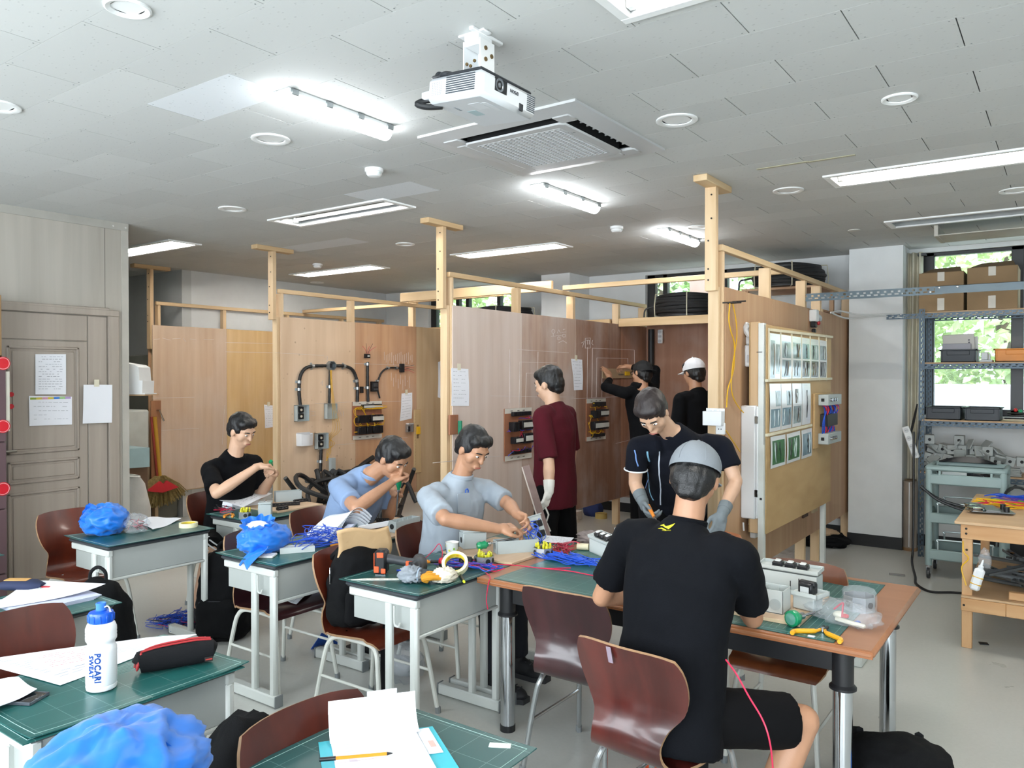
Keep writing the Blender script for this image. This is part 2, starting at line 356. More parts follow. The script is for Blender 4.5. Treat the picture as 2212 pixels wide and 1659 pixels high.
b.build('bolt', mat('#d8d8d4', .3, .8), wl)
# door in the left wall
dr = struct(thing('door_1', 'greige wood-grain door with raised panels in left wall', 'door', (WX, 2.7, 0)))
def dpart(name, m, *boxes, bev=.004):
    b = MB()
    for q in boxes: b.box(*q, b=bev)
    return b.build(name, m, dr, world=True)
dpart('door_jamb', DOORW, (WX,WX+.03,3.215,3.30,0,2.17), (WX,WX+.034,1.95,3.30,2.135,2.185), (WX,WX+.034,1.95,3.22,2.18,2.20))
dpart('side_panel', DOORW, (WX,WX+.010,3.062,3.212,0.02,2.13))
dpart('door_leaf', DOORW, (WX,WX+.012,2.1,3.056,.02,1.925)); dpart('top_panel', DOORW, (WX,WX+.012,2.1,3.056,1.93,2.13))
for z0, z1 in ((1.08,1.88),(.86,1.03),(.1,.80)):
    y0, y1 = 2.48, 2.99; q = .022
    dpart('panel_moulding', DOORW, (WX+.01,WX+.024,y0,y0+q,z0,z1),(WX+.01,WX+.024,y1-q,y1,z0,z1),(WX+.01,WX+.024,y0,y1,z0,z0+q),(WX+.01,WX+.024,y0,y1,z1-q,z1), bev=.009)
    dpart('raised_panel', DOORW, (WX+.008,WX+.019,y0+.035,y1-.035,z0+.035,z1-.035), bev=.008)
b = MB(); p = ox(24,975,WX+.05); b.tube([(WX+.01,2.44,p.z),(WX+.05,2.44,p.z),(WX+.05,2.53,p.z)],.009,n=8); b.build('door_handle', mat('#8a8780',.3,.9), dr, world=True)
# projecting block, back walls, side walls
wallbox('wall_block_front', -12.1, -8.47, 5.2, 5.32, 0, CEIL, mat('#b9bdbd', .85, var=.03)); wallbox('wall_block_side', -8.59, -8.47, 5.32, 8.6, 0, CEIL, GREYWALL)
wallbox('wall_store_end', -12.2, -12.1, -1.7, 5.3, 0, CEIL, GREYWALL)
FY = 8.55
WINS = [(-7.62,-6.05,1.0,2.83),(-4.16,-2.66,1.0,2.86),(-1.20,1.9,1.28,2.86)]
edges = [-8.6] + [e for w in WINS for e in (w[0], w[1])] + [3.1]
for i in range(0, len(edges), 2): wallbox('wall_far', edges[i], edges[i+1], FY, FY+.2, 0, CEIL, PLASTER)
for x0,x1,z0,z1 in WINS:
    wallbox('wall_far', x0, x1, FY, FY+.2, 0, z0, PLASTER); wallbox('wall_far', x0, x1, FY, FY+.2, z1, CEIL, PLASTER)
wc = wallbox('wall_column', -1.79, -1.31, 8.2, FY, 0, CEIL, PLASTER); wallbox('wall_column', -5.34, -4.93, 8.08, FY, 0, CEIL, PLASTER)
b = MB(); b.box(-1.796,-1.304,8.192,FY,0,.115); struct(b.build('baseboard_column', BLACKV, smooth=False))
b = MB(); b.box(-4.9,-1.796,FY-.012,FY,0,.11); b.box(-1.304,3.1,FY-.012,FY,0,.11); struct(b.build('baseboard_far', BLACKV, smooth=False))
wallbox('wall_right', 3.1, 3.2, -1.7, 8.7, 0, CEIL, PLASTER)
# near wall (behind the photographer) with its three windows open to the daylight
ne = [-12.1,-5.9,-3.3,-2.9,-.3,.1,2.7,3.1]
for i in range(0, 8, 2): wallbox('wall_near', ne[i], ne[i+1], -1.7, -1.6, 0, CEIL, PLASTER)
for i in range(1, 7, 2): wallbox('wall_near', ne[i], ne[i+1], -1.7, -1.6, 0, .9, PLASTER); wallbox('wall_near', ne[i], ne[i+1], -1.7, -1.6, 2.6, CEIL, PLASTER)
# far windows: black frames, glass
GLASS = glassy('#f4fbff', .93, .03)
BARS = [[-7.62,-7.15,-6.97,-6.42,-6.08],[-4.16,-3.96,-3.23,-2.70],[-1.20,-.465,.35,1.1,1.86]]
for n,(x0,x1,z0,z1) in enumerate(WINS):
    w = struct(thing('window_%d' % (n+1), ['black framed window high behind the conduit booth','black framed window behind the hose coil, brown pillar outside','wide black framed window behind the slotted rack'][n], 'window', (x0, FY, z0)))
    for q, bx in enumerate(BARS[n]):
        wd = .10 if (q == 0 or (n == 2)) else .055
        b = MB(); b.box(bx, bx+wd, FY+.06, FY+.14, z0, z1, .004); b.build('window_bar', FRAMEBLK, w, world=True)
    b = MB(); b.box(x0,x1,FY+.06,FY+.14,z0,z0+.06,.004); b.box(x0,x1,FY+.06,FY+.14,z1-.035,z1,.004); b.build('window_frame', FRAMEBLK, w, world=True)
    for q in range(len(BARS[n])-1):
        b = MB(); b.box(BARS[n][q]+.05, BARS[n][q+1]+.02, FY+.098, FY+.102, z0+.05, z1-.02); b.build('glass_pane', GLASS, w, smooth=False, world=True)
    b = MB(); b.box(x0-.02,x1+.02,FY-.03,FY+.06,z0-.03,z0,.004); b.build('window_sill', WHITE, w, world=True)
# ------------------------------------------------------------------ outside
b = MB(); b.box(-25, 20, 8.9, 40, -.3, -.1); struct(b.build('ground_outside', mat('#b9b7ae', .9), smooth=False))
b = MB(); b.box(-6.2, 12, 11.4, 11.6, -.1, 1.55, .01); struct(b.build('wall_outside', mat('#cfd2d4', .9, var=.1), smooth=False))
b = MB(); b.box(-4.05,-3.62,9.6,10.0,-.1,6,.02); struct(b.build('pillar_outside', mat('#b89584', .8, var=.06), smooth=False))
LEAF = [mat('#b9cd8c', .5, var=.25, vs=1.5), mat('#cbdba0', .5, var=.25, vs=1.5), mat('#a9c283', .5, var=.3, vs=1.5)]
def tree(x, y, h, sp, n, k, label):
    t = thing('tree', label, 'tree', (x, y, -.1), group='trees outside the far windows')
    b = MB(); b.tube(spl([(x,y,-.1),(x+.1,y,1.2),(x-.05,y+.1,2.4),(x+.2,y,h*.8)],4),[.12]*5+[.09]*5+[.05]*3,n=7); b.build('trunk', mat('#5b4a38',.9,var=.3), t, world=True)
    b = MB(); rr = random.Random(k)
    for i in range(n):
        a = rr.random()*2*PI; e = rr.random(); rad = (1-abs(e-.45)*1.1)*sp*(.5+.5*rr.random()**.5)
        c = Vector((x+rad*math.cos(a), y+rad*math.sin(a)*.7, .5+e*(h-.3)))
        d = Vector((rr.uniform(-1,1), rr.uniform(-1,1), rr.uniform(-.9,.5))).normalized(); s_ = Vector((rr.uniform(-1,1),rr.uniform(-1,1),rr.uniform(-1,1))); s_ = (s_-d*s_.dot(d)).normalized()
        l, w = rr.uniform(.10,.2), rr.uniform(.045,.075); nn = d.cross(s_)*.02
        b.add([c, c+d*l*.5+s_*w+nn, c+d*l, c+d*l*.5-s_*w+nn], [(0,1,2),(0,2,3)])
    stuff(b.build('foliage', LEAF[k % 3], t, smooth=False, world=True))
TL = ['leafy tree beyond the far left end of building','leafy tree behind the left end of the far wall','leafy tree seen over the hose coil of the conduit booth','leafy tree behind the brown pillar outside','leafy tree filling the right window','second leafy tree at the right edge of the right window','leafy tree beyond right end of the building']
for i,(x,y,h,sp) in enumerate([(-11.2,12.8,6,1.25),(-8.6,13.2,6,1.25),(-6.0,12.9,6,1.25),(-3.4,13.3,6,1.25),(-.75,12.9,6,1.3),(1.9,13.3,6,1.3),(4.5,12.9,6,1.25)]): tree(x,y,h,sp,6500,i,TL[i])
# ================================================================== CEILING FITTINGS
TUBE_ON = mat('#fff9f0', .4, var=0, emit=70.0); TUBE_OFF = mat('#d9dcdc', .25, var=.02); LAMPW = mat('#e9ebea', .4, var=.02); REFL = mat('#cfd3d4', .22, .7, var=.03)
LED_ON = mat('#f7fbff', .4, var=0, emit=34.0)
for x0,x1,y0,y1,lit,lab in LIGHTS:
    t = thing('recessed_light', lab, 'ceiling light', ((x0+x1)/2,(y0+y1)/2,CEIL), group='recessed fluorescent lights'); w = .04; z = CEIL-.012
    b = MB(); b.box(x0,x1,y0,y0+w,z,CEIL+.004,.003); b.box(x0,x1,y1-w,y1,z,CEIL+.004,.003); b.box(x0,x0+w,y0+w,y1-w,z,CEIL+.004,.003); b.box(x1-w,x1,y0+w,y1-w,z,CEIL+.004,.003)
    b.build('light_frame', LAMPW, t, world=True)
    b = MB(); a0,a1,c0,c1 = x0+w,x1-w,y0+w,y1-w; h = CEIL+.085; cm = (c0+c1)/2
    b.box(a0-.004,a1+.004,c0-.006,c0,CEIL,h); b.box(a0-.004,a1+.004,c1,c1+.006,CEIL,h); b.box(a0-.006,a0,c0,c1,CEIL,h); b.box(a1,a1+.006,c0,c1,CEIL,h); b.box(a0,a1,c0,c1,h,h+.006)
    b.add([(a0,cm-.03,h),(a1,cm-.03,h),(a1,cm,CEIL+.03),(a0,cm,CEIL+.03),(a0,cm+.03,h),(a1,cm+.03,h)],[(0,1,2,3),(3,2,5,4)])
    b.build('reflector_tray', REFL, t, smooth=False, world=True)
    for q, yy in enumerate((cm-.075, cm+.075)):
        if lab.startswith('unlit') and q: break
        on = q < lit
        b = MB(); b.cyl((a0+.03,yy,CEIL+.03),(a1-.03,yy,CEIL+.03),.015,n=12); b.build('fluorescent_tube', TUBE_ON if on else TUBE_OFF, t, world=True)
        for xx in (a0+.015,a1-.015): b = MB(); b.box(xx-.015,xx+.015,yy-.018,yy+.018,CEIL+.008,h,.004); b.build('lamp_holder', LAMPW, t, world=True)
    if lab.startswith('unlit'):
        b = MB(); b.box(a0+.28,a1-.02,c1+.02,c1+.42,CEIL-.105,CEIL-.098); 
        for xx in (a0+.28,a1-.05): b.box(xx,xx+.03,c1+.01,c1+.42,CEIL-.11,CEIL-.02,.003)
        b.build('hanging_cover', mat('#b7b4aa', .6), t, world=True)
STRIP = [((615,205),(830,290),'bright LED batten light nearest the projector'),((1168,405),(1278,452),'bright LED batten light behind the ceiling air conditioner'),((1430,500),(1503,525),'bright LED batten light beside the tall wooden post')]
for p,q,lab in STRIP:
    a = oz(*p, CEIL-.03); c = oz(*q, CEIL-.03); xm = (a.x+c.x)/2; t = thing('batten_light', lab, 'ceiling light', (xm,(a.y+c.y)/2,CEIL), group='LED batten lights')
    b = MB(); b.box(xm-.05,xm+.05,a.y,c.y,CEIL-.02,CEIL,.004); b.build('base_strip', LAMPW, t, world=True)
    b = MB(); poly = [(xm+.046*math.cos(PI*k/10+PI), CEIL-.018+.05*math.sin(PI*k/10+PI)) for k in range(11)]
    n = len(poly); b.add([(x,a.y+.008,z) for x,z in poly]+[(x,c.y-.008,z) for x,z in poly],[tuple(range(n)),tuple(range(n,2*n))[::-1]]+[(i,(i+1)%n,n+(i+1)%n,n+i) for i in range(n)])
    b.build('light_diffuser', LED_ON, t, world=True)
    for f in (.05,.35,.65,.95):
        b = MB(); y = a.y+(c.y-a.y)*f; b.box(xm+.044,xm+.056,y-.02,y+.02,CEIL-.03,CEIL,.003); b.build('clip', mat('#9aa0a2',.3,.8), t, world=True)
CUPM = mat('#7f8386',.3,.8,var=.05)
DL = {(585,300):'round downlight beside the nearest LED batten', (502,451):'round downlight above the beige wall corner', (875,527):'round downlight between two rows of lit fluorescents', (685,610):'faint round downlight below the farthest smoke detector',
 (1462,259):'round downlight right of the air conditioner panel', (1703,411):'round downlight right of the tallest wooden post cap', (1506,491):'round downlight partly behind the tall wooden post', (2195,411):'round downlight at the right edge near long light', (276,16):'tilted spot downlight at the top edge', (1943,212):'small tilted spot downlight on right side of ceiling', (-8,228):'round downlight cut by the left edge'}
for (p,r,k),(px,py,_,_) in zip(dpos, DOWN):
    t = thing('downlight', DL[(px,py)], 'ceiling light', (p.x,p.y,CEIL), group='recessed downlights')
    b = MB(); b.lathe([(r,0),(r,-.006),(r*.92,-.009),(r*.72,-.004),(r*.70,.0),(r*.70,.004)],28); b.build('trim_ring', LAMPW, t)
    b = MB(); b.lathe([(r*.70,.002),(r*.66,.03),(r*.5,.09),(.012,.115)],24); b.build('reflector_cup', CUPM, t)
    b = MB(); b.ell((0.02 if k else 0,0,.03 if k else .075),r*.3,n=12); b.build('bulb', LAMPW, t)
for (px,py),lab in (((808,372),'white smoke detector between batten light and recessed light'),((1332,495),'white smoke detector near the farthest batten light'),((686,574),'white smoke detector above the far lit fluorescent')):
    p = oz(px,py,CEIL-.02); t = thing('smoke_detector', lab, 'detector', (p.x,p.y,CEIL), group='smoke detectors')
    b = MB(); b.lathe([(.055,0),(.055,-.018),(.048,-.022)],24); b.build('base', WHITE, t)
    b = MB(); b.lathe([(.046,-.022),(.046,-.034),(.036,-.046),(.015,-.05),(0,-.05)],24); b.build('sensor_head', WHITE, t)
    b = MB(); b.box(.04,.05,-.008,.008,-.034,-.026,.001); b.build('indicator', mat('#b9c7c3',.3), t)
p = oz(1845,497,CEIL); b = MB(); b.lathe([(.05,0),(.05,-.006),(.03,-.01),(0,-.01)],20,(p.x,p.y,CEIL)); tag(b.build('ceiling_cover_plate', mat('#c3c2bb',.6)), 'small round cover plate on the ceiling near the column', 'cover')
for q,(px,py,l) in enumerate(((1690,357,.30),(1795,342,.26))):
    p = oz(px,py,CEIL); b = MB(); b.box(p.x-l/2,p.x+l/2,p.y-.012,p.y+.012,CEIL-.004,CEIL,.001); tag(b.build('tape_strip', mat('#aba78f',.6)), ('old yellowed tape strip on ceiling, left of two','old yellowed tape strip on ceiling, right of two')[q], 'tape', 'tape strips on the ceiling')
# ceiling cassette air conditioner
t = thing('air_conditioner', 'white square ceiling cassette air conditioner with lattice grille', 'air conditioner', ((ACX0+ACX1)/2,(ACY0+ACY1)/2,CEIL))
ACW = mat('#bfc1c2', .4, var=.01); cx_, cy_ = (ACX0+ACX1)/2, (ACY0+ACY1)/2; hw = .475
def acp(name, m, f, **k): b = MB(); b.M = Matrix.Translation((cx_,cy_,CEIL)); f(b); return b.build(name, m, t, world=True, **k)
def ring(b, ro, ri, z0, z1, cham=.0, n=None):   # square frame between half sizes ro (at z0) and ri (at z1)
    o = [(-ro,-ro),(ro,-ro),(ro,ro),(-ro,ro)]; i_ = [(-ri,-ri),(ri,-ri),(ri,ri),(-ri,ri)]
    b.add([(x,y,0.004) for x,y in o]+[(x,y,z0) for x,y in o]+[(x,y,z1) for x,y in i_]+[(x,y,z1+.03) for x,y in i_],
      [(k,(k+1)%4,4+(k+1)%4,4+k) for k in range(4)]+[(4+k,4+(k+1)%4,8+(k+1)%4,8+k) for k in range(4)]+[(8+k,8+(k+1)%4,12+(k+1)%4,12+k) for k in range(4)])
acp('outer_frame', ACW, lambda b: ring(b, hw, .375, -.012, -.026))
acp('duct_box', mat('#1d1f21',.8), lambda b: b.box(-.42,.42,-.42,.42,.03,.06), smooth=False)
oc = [(-.285,-.31),(.285,-.31),(.31,-.285),(.31,.285),(.285,.31),(-.285,.31),(-.31,.285),(-.31,-.285)]
def centre(b):
    g = .255; o = oc; n = 8; i_ = []
    for x,y in o: i_.append((max(-g,min(g,x)),max(-g,min(g,y))))
    b.add([(x,y,-.028) for x,y in o]+[(x*.98,y*.98,-.036) for x,y in o]+[(x,y,-.036) for x,y in i_]+[(x,y,-.026) for x,y in i_]+[(x,y,.02) for x,y in o],
      [(k,(k+1)%n,n+(k+1)%n,n+k) for k in range(n)]+[(n+k,n+(k+1)%n,2*n+(k+1)%n,2*n+k) for k in range(n)]+[(2*n+k,2*n+(k+1)%n,3*n+(k+1)%n,3*n+k) for k in range(n)])
acp('centre_panel', ACW, centre)
acp('slot_interior', mat('#0f1011',.9), lambda b: b.box(-.292,.292,-.292,.292,-.024,.03), smooth=False)
for sx in (-1,1):
    for sy in (-1,1): acp('corner_cover', ACW, lambda b: b.box(sx*.284,sx*.385,sy*.284,sy*.385,-.03,-.012,.008))
for k in range(4):
    M0 = Matrix.Translation((cx_,cy_,CEIL)) @ Matrix.Rotation(k*PI/2,4,'Z')
    if k in (0,1):
        b = MB(); b.M = M0; b.box(-.27,.27,-.374,-.370,-.022,-.014,.001); v = b.build('air_vane', mat('#cfd0d0',.35), t, world=True)
        b = MB(); b.M = M0; b.box(-.26,.26,-.352,-.346,-.006,.0)
        [b.box(-.25+i*.0625-.002,-.25+i*.0625+.002,-.366,-.33,-.008,.0) for i in range(9)]
        b.build('louver', mat('#b9bbbb',.4), v)
    else:
        b = MB(); b.M = M0; b.box(-.285,.285,-.374,-.312,-.032,-.018,.006); b.build('air_vane', ACW, t, world=True)
def grid(b):
    n = 15; g = .25; m = 22
    for i in range(n+1): p = -g+2*g*i/n; b.box(p-.005,p+.005,-g,g,-.038,-.026)
    for i in range(m+1): p = -g+2*g*i/m; b.box(-g,g,p-.0028,p+.0028,-.037,-.026)
stuff(acp('lattice_grille', ACW, grid, smooth=False)); acp('filter_backing', mat('#85898b',.8), lambda b: b.box(-.255,.255,-.255,.255,-.0265,-.0245), smooth=False)
p = oz(1232,287,CEIL-.037); b = MB(); b.cyl((p.x-.012,p.y-.01,CEIL-.0375),(p.x-.012,p.y-.01,CEIL-.036),.008,n=14); b.build('brand_dot', mat('#55585c',.4), t, world=True)
text_mesh('LG', .02, Matrix.Translation((p.x+.012,p.y+.008,CEIL-.0368)) @ Matrix.Rotation(PI,4,'X') @ Matrix.Rotation(-PI*.0,4,'Z'), mat('#6e7276',.4), 'brand_text', t)
# projector on a short bracket -------------------------------------
t = thing('projector', 'white projector hanging lens side down from a ceiling bracket', 'projector', (-1.77,2.29,CEIL)); PW = mat('#c3c8cc', .4, var=.01); DK = mat('#22262b', .45)
def pp(name, m, f, par=None, **k): b = MB(); f(b); return b.build(name, m, par or t, world=True, **k)
pp('bracket', WHITE, lambda b: (b.box(-1.83,-1.71,2.215,2.265,CEIL-.008,CEIL,.003), b.box(-1.75,-1.73,2.18,2.36,CEIL-.012,CEIL,.002), b.box(-1.80,-1.735,2.215,2.30,CEIL-.05,CEIL-.006,.004),
   b.box(-1.805,-1.80,2.215,2.30,2.745,CEIL-.03,.001), b.box(-1.73,-1.725,2.215,2.30,2.745,CEIL-.03,.001), b.box(-1.80,-1.73,2.295,2.30,2.76,CEIL-.03,.001)))
pp('bracket_screw', mat('#8a7350',.3,.9), lambda b: [b.cyl((-1.726,y,z),(-1.721,y,z),.008,n=10) for y,z in ((2.245,2.84),(2.245,2.80),(2.28,2.82))] + [b.cyl((x,2.216,z),(x,2.211,z),.006,n=10) for x,z in ((-1.785,2.785),(-1.75,2.79),(-1.768,2.775))])
PM = Matrix.Translation((-1.775,2.30,2.695)) @ Matrix.Rotation(math.radians(4),4,'Y')
def pbody(b): b.M = PM; b.box(-.14,.115,-.16,.18,-.056,.036,.016)
pp('projector_body', PW, pbody)
def ptop(b): b.M = PM; b.box(-.138,.10,-.145,.17,.034,.050,.008); b.ell((-.08,-.09,.046),.04,.06,.02,n=14); b.ell((-.115,-.12,.05),.018,n=10)
pp('black_base', DK, ptop)
def vent(b):
    b.M = PM
    for i in range(8): b.box(-.045,.085,-.1622,-.1595,-.034+i*.0078,-.030+i*.0078)
stuff(pp('vent_slot', mat('#3a4046',.6), vent, smooth=False))
def vent2(b):
    b.M = PM
    for i in range(9): b.box(.1145,.117,.115,.165,-.036+i*.007,-.0325+i*.007)
stuff(pp('side_vent', mat('#4a5056',.6), vent2, smooth=False))
def spk(b):
    b.M = PM
    for i in range(6):
        for j in range(8): b.cyl((-.11+i*.008,-.1600,-.03+j*.006),(-.11+i*.008,-.1612,-.03+j*.006),.0016,n=5)
stuff(pp('speaker_holes', mat('#9aa1a6',.6), spk))
def lens(b): b.M = PM; b.box(.112,.1165,-.085,-.012,-.02,.03,.002)
lw = pp('lens_window', mat('#15181b',.3), lens)
def lens2(b): b.M = PM @ Matrix.Translation((.117,-.058,.004)) @ Matrix.Rotation(PI/2,4,'Y'); b.lathe([(.024,-.004),(.024,.001),(.019,.001),(.014,-.002),(0,.002)],20)
pp('lens', mat('#6a7076',.1,.3), lens2, lw)
def knob(b): b.M = PM; b.box(.112,.118,.066,.092,-.05,-.022,.003)
pp('foot_release', DK, knob)
def dec(b): b.M = PM; b.box(-.06,-.02,-.02,.04,-.0566,-.0555); 
pp('blue_sticker', mat('#9fb4b8',.5), dec)
def lid(b): b.M = PM; b.box(0,.05,-.09,-.02,-.0568,-.0555,.0003); b.box(.055,.075,-.08,.02,-.0572,-.0555,.0005)
pp('lens_slider', mat('#c9ced2',.4), lid)
text_mesh('EPSON', .017, PM @ Matrix.Translation((.1162,.032,.006)) @ Matrix(((0,0,1,0),(1,0,0,0),(0,1,0,0),(0,0,0,1))) @ Matrix.Rotation(PI,4,'Z'), mat('#3c4248',.4), 'brand_text', t, bold=.0004)
text_mesh('EPSON', .014, PM @ Matrix.Translation((-.07,-.06,-.0566)) @ Matrix.Rotation(PI,4,'X') @ Matrix.Rotation(PI/2,4,'Z'), mat('#7b848a',.4), 'brand_text', t)
pp('cable', mat('#1c1e20',.5), lambda b: b.tube(spl([(-1.90,2.2,2.68),(-1.945,2.16,2.67),(-1.96,2.14,2.655),(-1.93,2.16,2.645),(-1.89,2.2,2.65)],6),.011,n=8))
pp('cable_plug', mat('#c9ccd0',.3), lambda b: b.box(-1.95,-1.90,2.15,2.18,2.67,2.70,.004))
# ================================================================== PLYWOOD PARTITIONS
TIMBER = wood('#c5a67e', '#dac09c', 3.0, (1,1,.08), .6, objvar=.06); TIMBERH = wood('#c2a277', '#d6bb94', 3.0, (1,.08,1), .6, objvar=.06); TIMBERX = wood('#c2a277', '#dabf97', 3.0, (.08,1,1), .6, objvar=.06)
PX = [-8.46,-6.29,-4.14,-1.87]; ZT, ZB, ZR = 2.23, .30, 2.46
PLYC = {'pinkish':wood('#b89d85','#c9b19a',2.2,(1,1,.07),.6,chalk=.25),'yellow':wood('#bf9c6a','#d3b483',2.2,(1,1,.07),.6,chalk=.12),'pale':wood('#c8ab8d','#d9bfa3',2.2,(1,1,.07),.6,knots=9),'orange':wood('#ad8361','#c79f7c',2.4,(1,1,.05),.6,chalk=.15),
 'olive':wood('#b09572','#c2ab8a',2.2,(1,1,.07),.6),'rosy':wood('#c6b3a6','#d6c6bb',2.2,(1,1,.06),.6,chalk=.3),'brownstreak':wood('#a18573','#bfa899',2.6,(1,1,.04),.6,chalk=.45),'dark':wood('#7c5743','#9b7762',2.6,(1,1,.04),.6,chalk=.35),'redbrown':wood('#8e644e','#a87f67',2.4,(1,1,.05),.6,chalk=.3),'tan':wood('#a88363','#b99775',2.2,(1,1,.06),.6)}
PLAB = ['plywood partition with broom hung at its end, leftmost','plywood partition with black conduit and wiring boxes','plywood partition with chalk lines and two relay boards','plywood partition behind the photo display board, rightmost']
PP = [[('pinkish',4.80,5.75),('yellow',5.75,6.70),('olive',6.70,7.65),('olive',7.65,8.4)],[('pale',4.86,5.83),('orange',5.83,6.79),('olive',6.79,7.75),('olive',7.75,8.4)],[('rosy',4.88,5.86),('brownstreak',5.86,6.82),('dark',6.82,7.79),('redbrown',7.79,8.45)],[('tan',4.90,5.86),('tan',5.86,6.82),('orange',6.82,7.3),('tan',7.3,8.45)]]
PART = []
SCREWM = mat('#2a2622', .5, .5)
for n, x in enumerate(PX):
    t = thing('plywood_partition', PLAB[n], 'partition', (x, 4.8, 0), group='plywood booth partitions'); PART.append(t)
    def pb(name, m, *bx, bev=.003):
        b = MB()
        for q in bx: b.box(*q, b=bev)
        return b.build(name, m, t, world=True)
    pb('post', TIMBER, (x-.04,x+.03,4.835,4.875,0,ZT)); pb('upper_post', TIMBER, (x-.045,x+.03,4.79,4.832,1.96 if n < 3 else 2.16,CEIL-.04)) if n in (0,) else pb('upper_post', TIMBER, (x-.045,x+.03,4.79,4.832,2.2,CEIL-.04))
    pb('head_plate', TIMBERH, (x-.045,x+.045,4.60,5.03,CEIL-.04,CEIL)); b = MB()
    for zz in (CEIL-.09,2.66,2.52,2.34,2.27): b.cyl((x-.02+(.02 if zz > 2.6 else 0),4.789,zz),(x-.02+(.02 if zz > 2.6 else 0),4.786,zz),.006,n=7)
    b.build('screw', SCREWM, t, world=True)
    pb('top_rail', TIMBERH, (x+.012,x+.052,4.85,8.45,ZR,ZR+.04)); pb('bottom_rail', TIMBERH, (x-.02,x+.04,4.85,8.45,ZB+.02,ZB+.06))
    for q,(k,y0,y1) in enumerate(PP[n]):
        b = MB(); b.box(x+.045,x+.055,y0+.0015,y1-.0015,ZB if n else .33,ZT,.001); b.build('plywood_panel', PLYC[k], t, world=True)
        b = MB(); b.box(x-.045,x-.035,y0+.0015,y1-.0015,ZB,ZT,.001); b.build('plywood_panel', PLYC['tan'], t, world=True)
        pb('stud', TIMBER, (x-.035,x+.045,(y1-.045) if q < 3 else y1-.06,(y1+.002) if q < 3 else y1,0.0 if q in (2,3) or n == 3 else ZB,ZR))
    pb('stud', TIMBER, (x-.035,x+.045,4.875,4.905,ZB,ZR))
def beam(lab, m, *q): b = MB(); b.box(*q, b=.004); return tag(b.build('timber_beam', m), lab, 'beam', 'loose timber beams across the booths')
beam('pale timber beam crossing the conduit booth at rail height', TIMBERX, -6.24,-4.19,6.52,6.56,2.50,2.60); beam('second timber beam just below the pale one over conduit booth', TIMBERX, -6.24,-4.9,6.66,6.70,2.502,2.56)
beam('thin timber beam across booth of the chalk lines', TIMBERX, -4.08,-1.93,6.55,6.59,2.50,2.545); beam('thin timber beam along the far end of conduit booth', TIMBERX, -8.4,-6.34,6.9,6.94,2.50,2.54)
# back shelves of the booths with coils of black hose
HOSE = mat('#1b1c1e', .55, var=.15, vs=30); STRAP = mat('#b9b39c', .6)
SHELF = [(-8.41,-6.34,'booth back shelf of timber on the left'),(-6.23,-4.19,'booth back shelf of timber behind the conduit booth'),(-4.08,-1.92,'booth back shelf of timber above the capped workers')]
for x0,x1,lab in SHELF:
    t = thing('booth_shelf', lab, 'shelf', ((x0+x1)/2,8.0,2.2), group='booth back shelves')
    b = MB(); b.box(x0,x1,7.72,7.76,2.20,2.29,.003); b.build('shelf_edge', TIMBERX, t, world=True)
    b = MB(); b.box(x0,x1,7.76,8.42,2.272,2.288); b.build('shelf_board', PLYC['tan'], t, world=True)
    b = MB(); b.box(x0,x1,8.43,8.44,.2,2.26); b.build('back_panel', PLYC['redbrown'], t, world=True)
def coil(x, y, z, ro, ri, h, lab, seed):
    t = thing('hose_coil', lab, 'hose', (x,y,z), group='coils of black conduit hose'); rr = random.Random(seed)
    for k in range(7):
        b = MB(); q = .022; zz = q+.005+(h-2*q)*k/6; rad = ro-q-.012*abs(k-3)+rr.uniform(-.012,.012)
        b.tube([(rad*math.cos(a)*(1+.02*math.sin(2*a+k)), rad*math.sin(a), zz+.006*math.sin(3*a+k*2)) for a in [2*PI*i/40 for i in range(40)]],q,n=8,closed=True); b.build('hose_turn', HOSE, t)
    b = MB(); b.lathe([(ri,0.004),(ro-.05,0.004),(ro-.05,h-.01),(ri,h-.01)],36); b.build('inner_turns', HOSE, t)
    for a in (-1.2,-2.3,.4):
        b = MB(); b.M = Matrix.Rotation(a,4,'Z'); b.tube([(ri-.01,0,.0),(ro+.012,0,.004),(ro+.018,0,h/2),(ro+.005,0,h+.006),(ri-.01,0,h+.004)],.007,n=4); b.build('binding_strap', STRAP, t)
    b = MB(); b.tube(spl([(-ro+.02,0,h*.6),(-ro-.06,-.02,h*.55),(-ro-.12,-.04,.10),(-ro-.13,-.05,.0)],5),.009,n=6); b.build('hose_end', HOSE, t)
coil(-3.40,8.03,2.289,.37,.2,.24,'coil of black hose on shelf above the capped workers',1); coil(-5.85,8.0,2.289,.38,.2,.22,'coil of black hose above the conduit booth by window',2); coil(-2.32,8.0,2.53,.36,.2,.22,'coil of black hose behind the right partition top rail',3)
b = MB(); b.box(-2.72,-1.95,7.78,8.36,2.508,2.53); [b.box(x,x+.04,y,y+.04,2.289,2.508) for x in (-2.7,-2.0) for y in (7.8,8.3)]; 
tag(b.build('loft_board', PLYC['tan']), 'thin board carrying the rightmost hose coil over the booth', 'board')
b = MB(); 
for k in range(3): b.box(-6.1+k*.03,-5.2+k*.03,7.8,8.3,2.289+k*.012,2.3+k*.012)
o = b.build('red_sheet_stack', mat('#7d3a33',.7)); tag(o, 'folded dark red sheets lying on the conduit booth shelf', 'sheets')
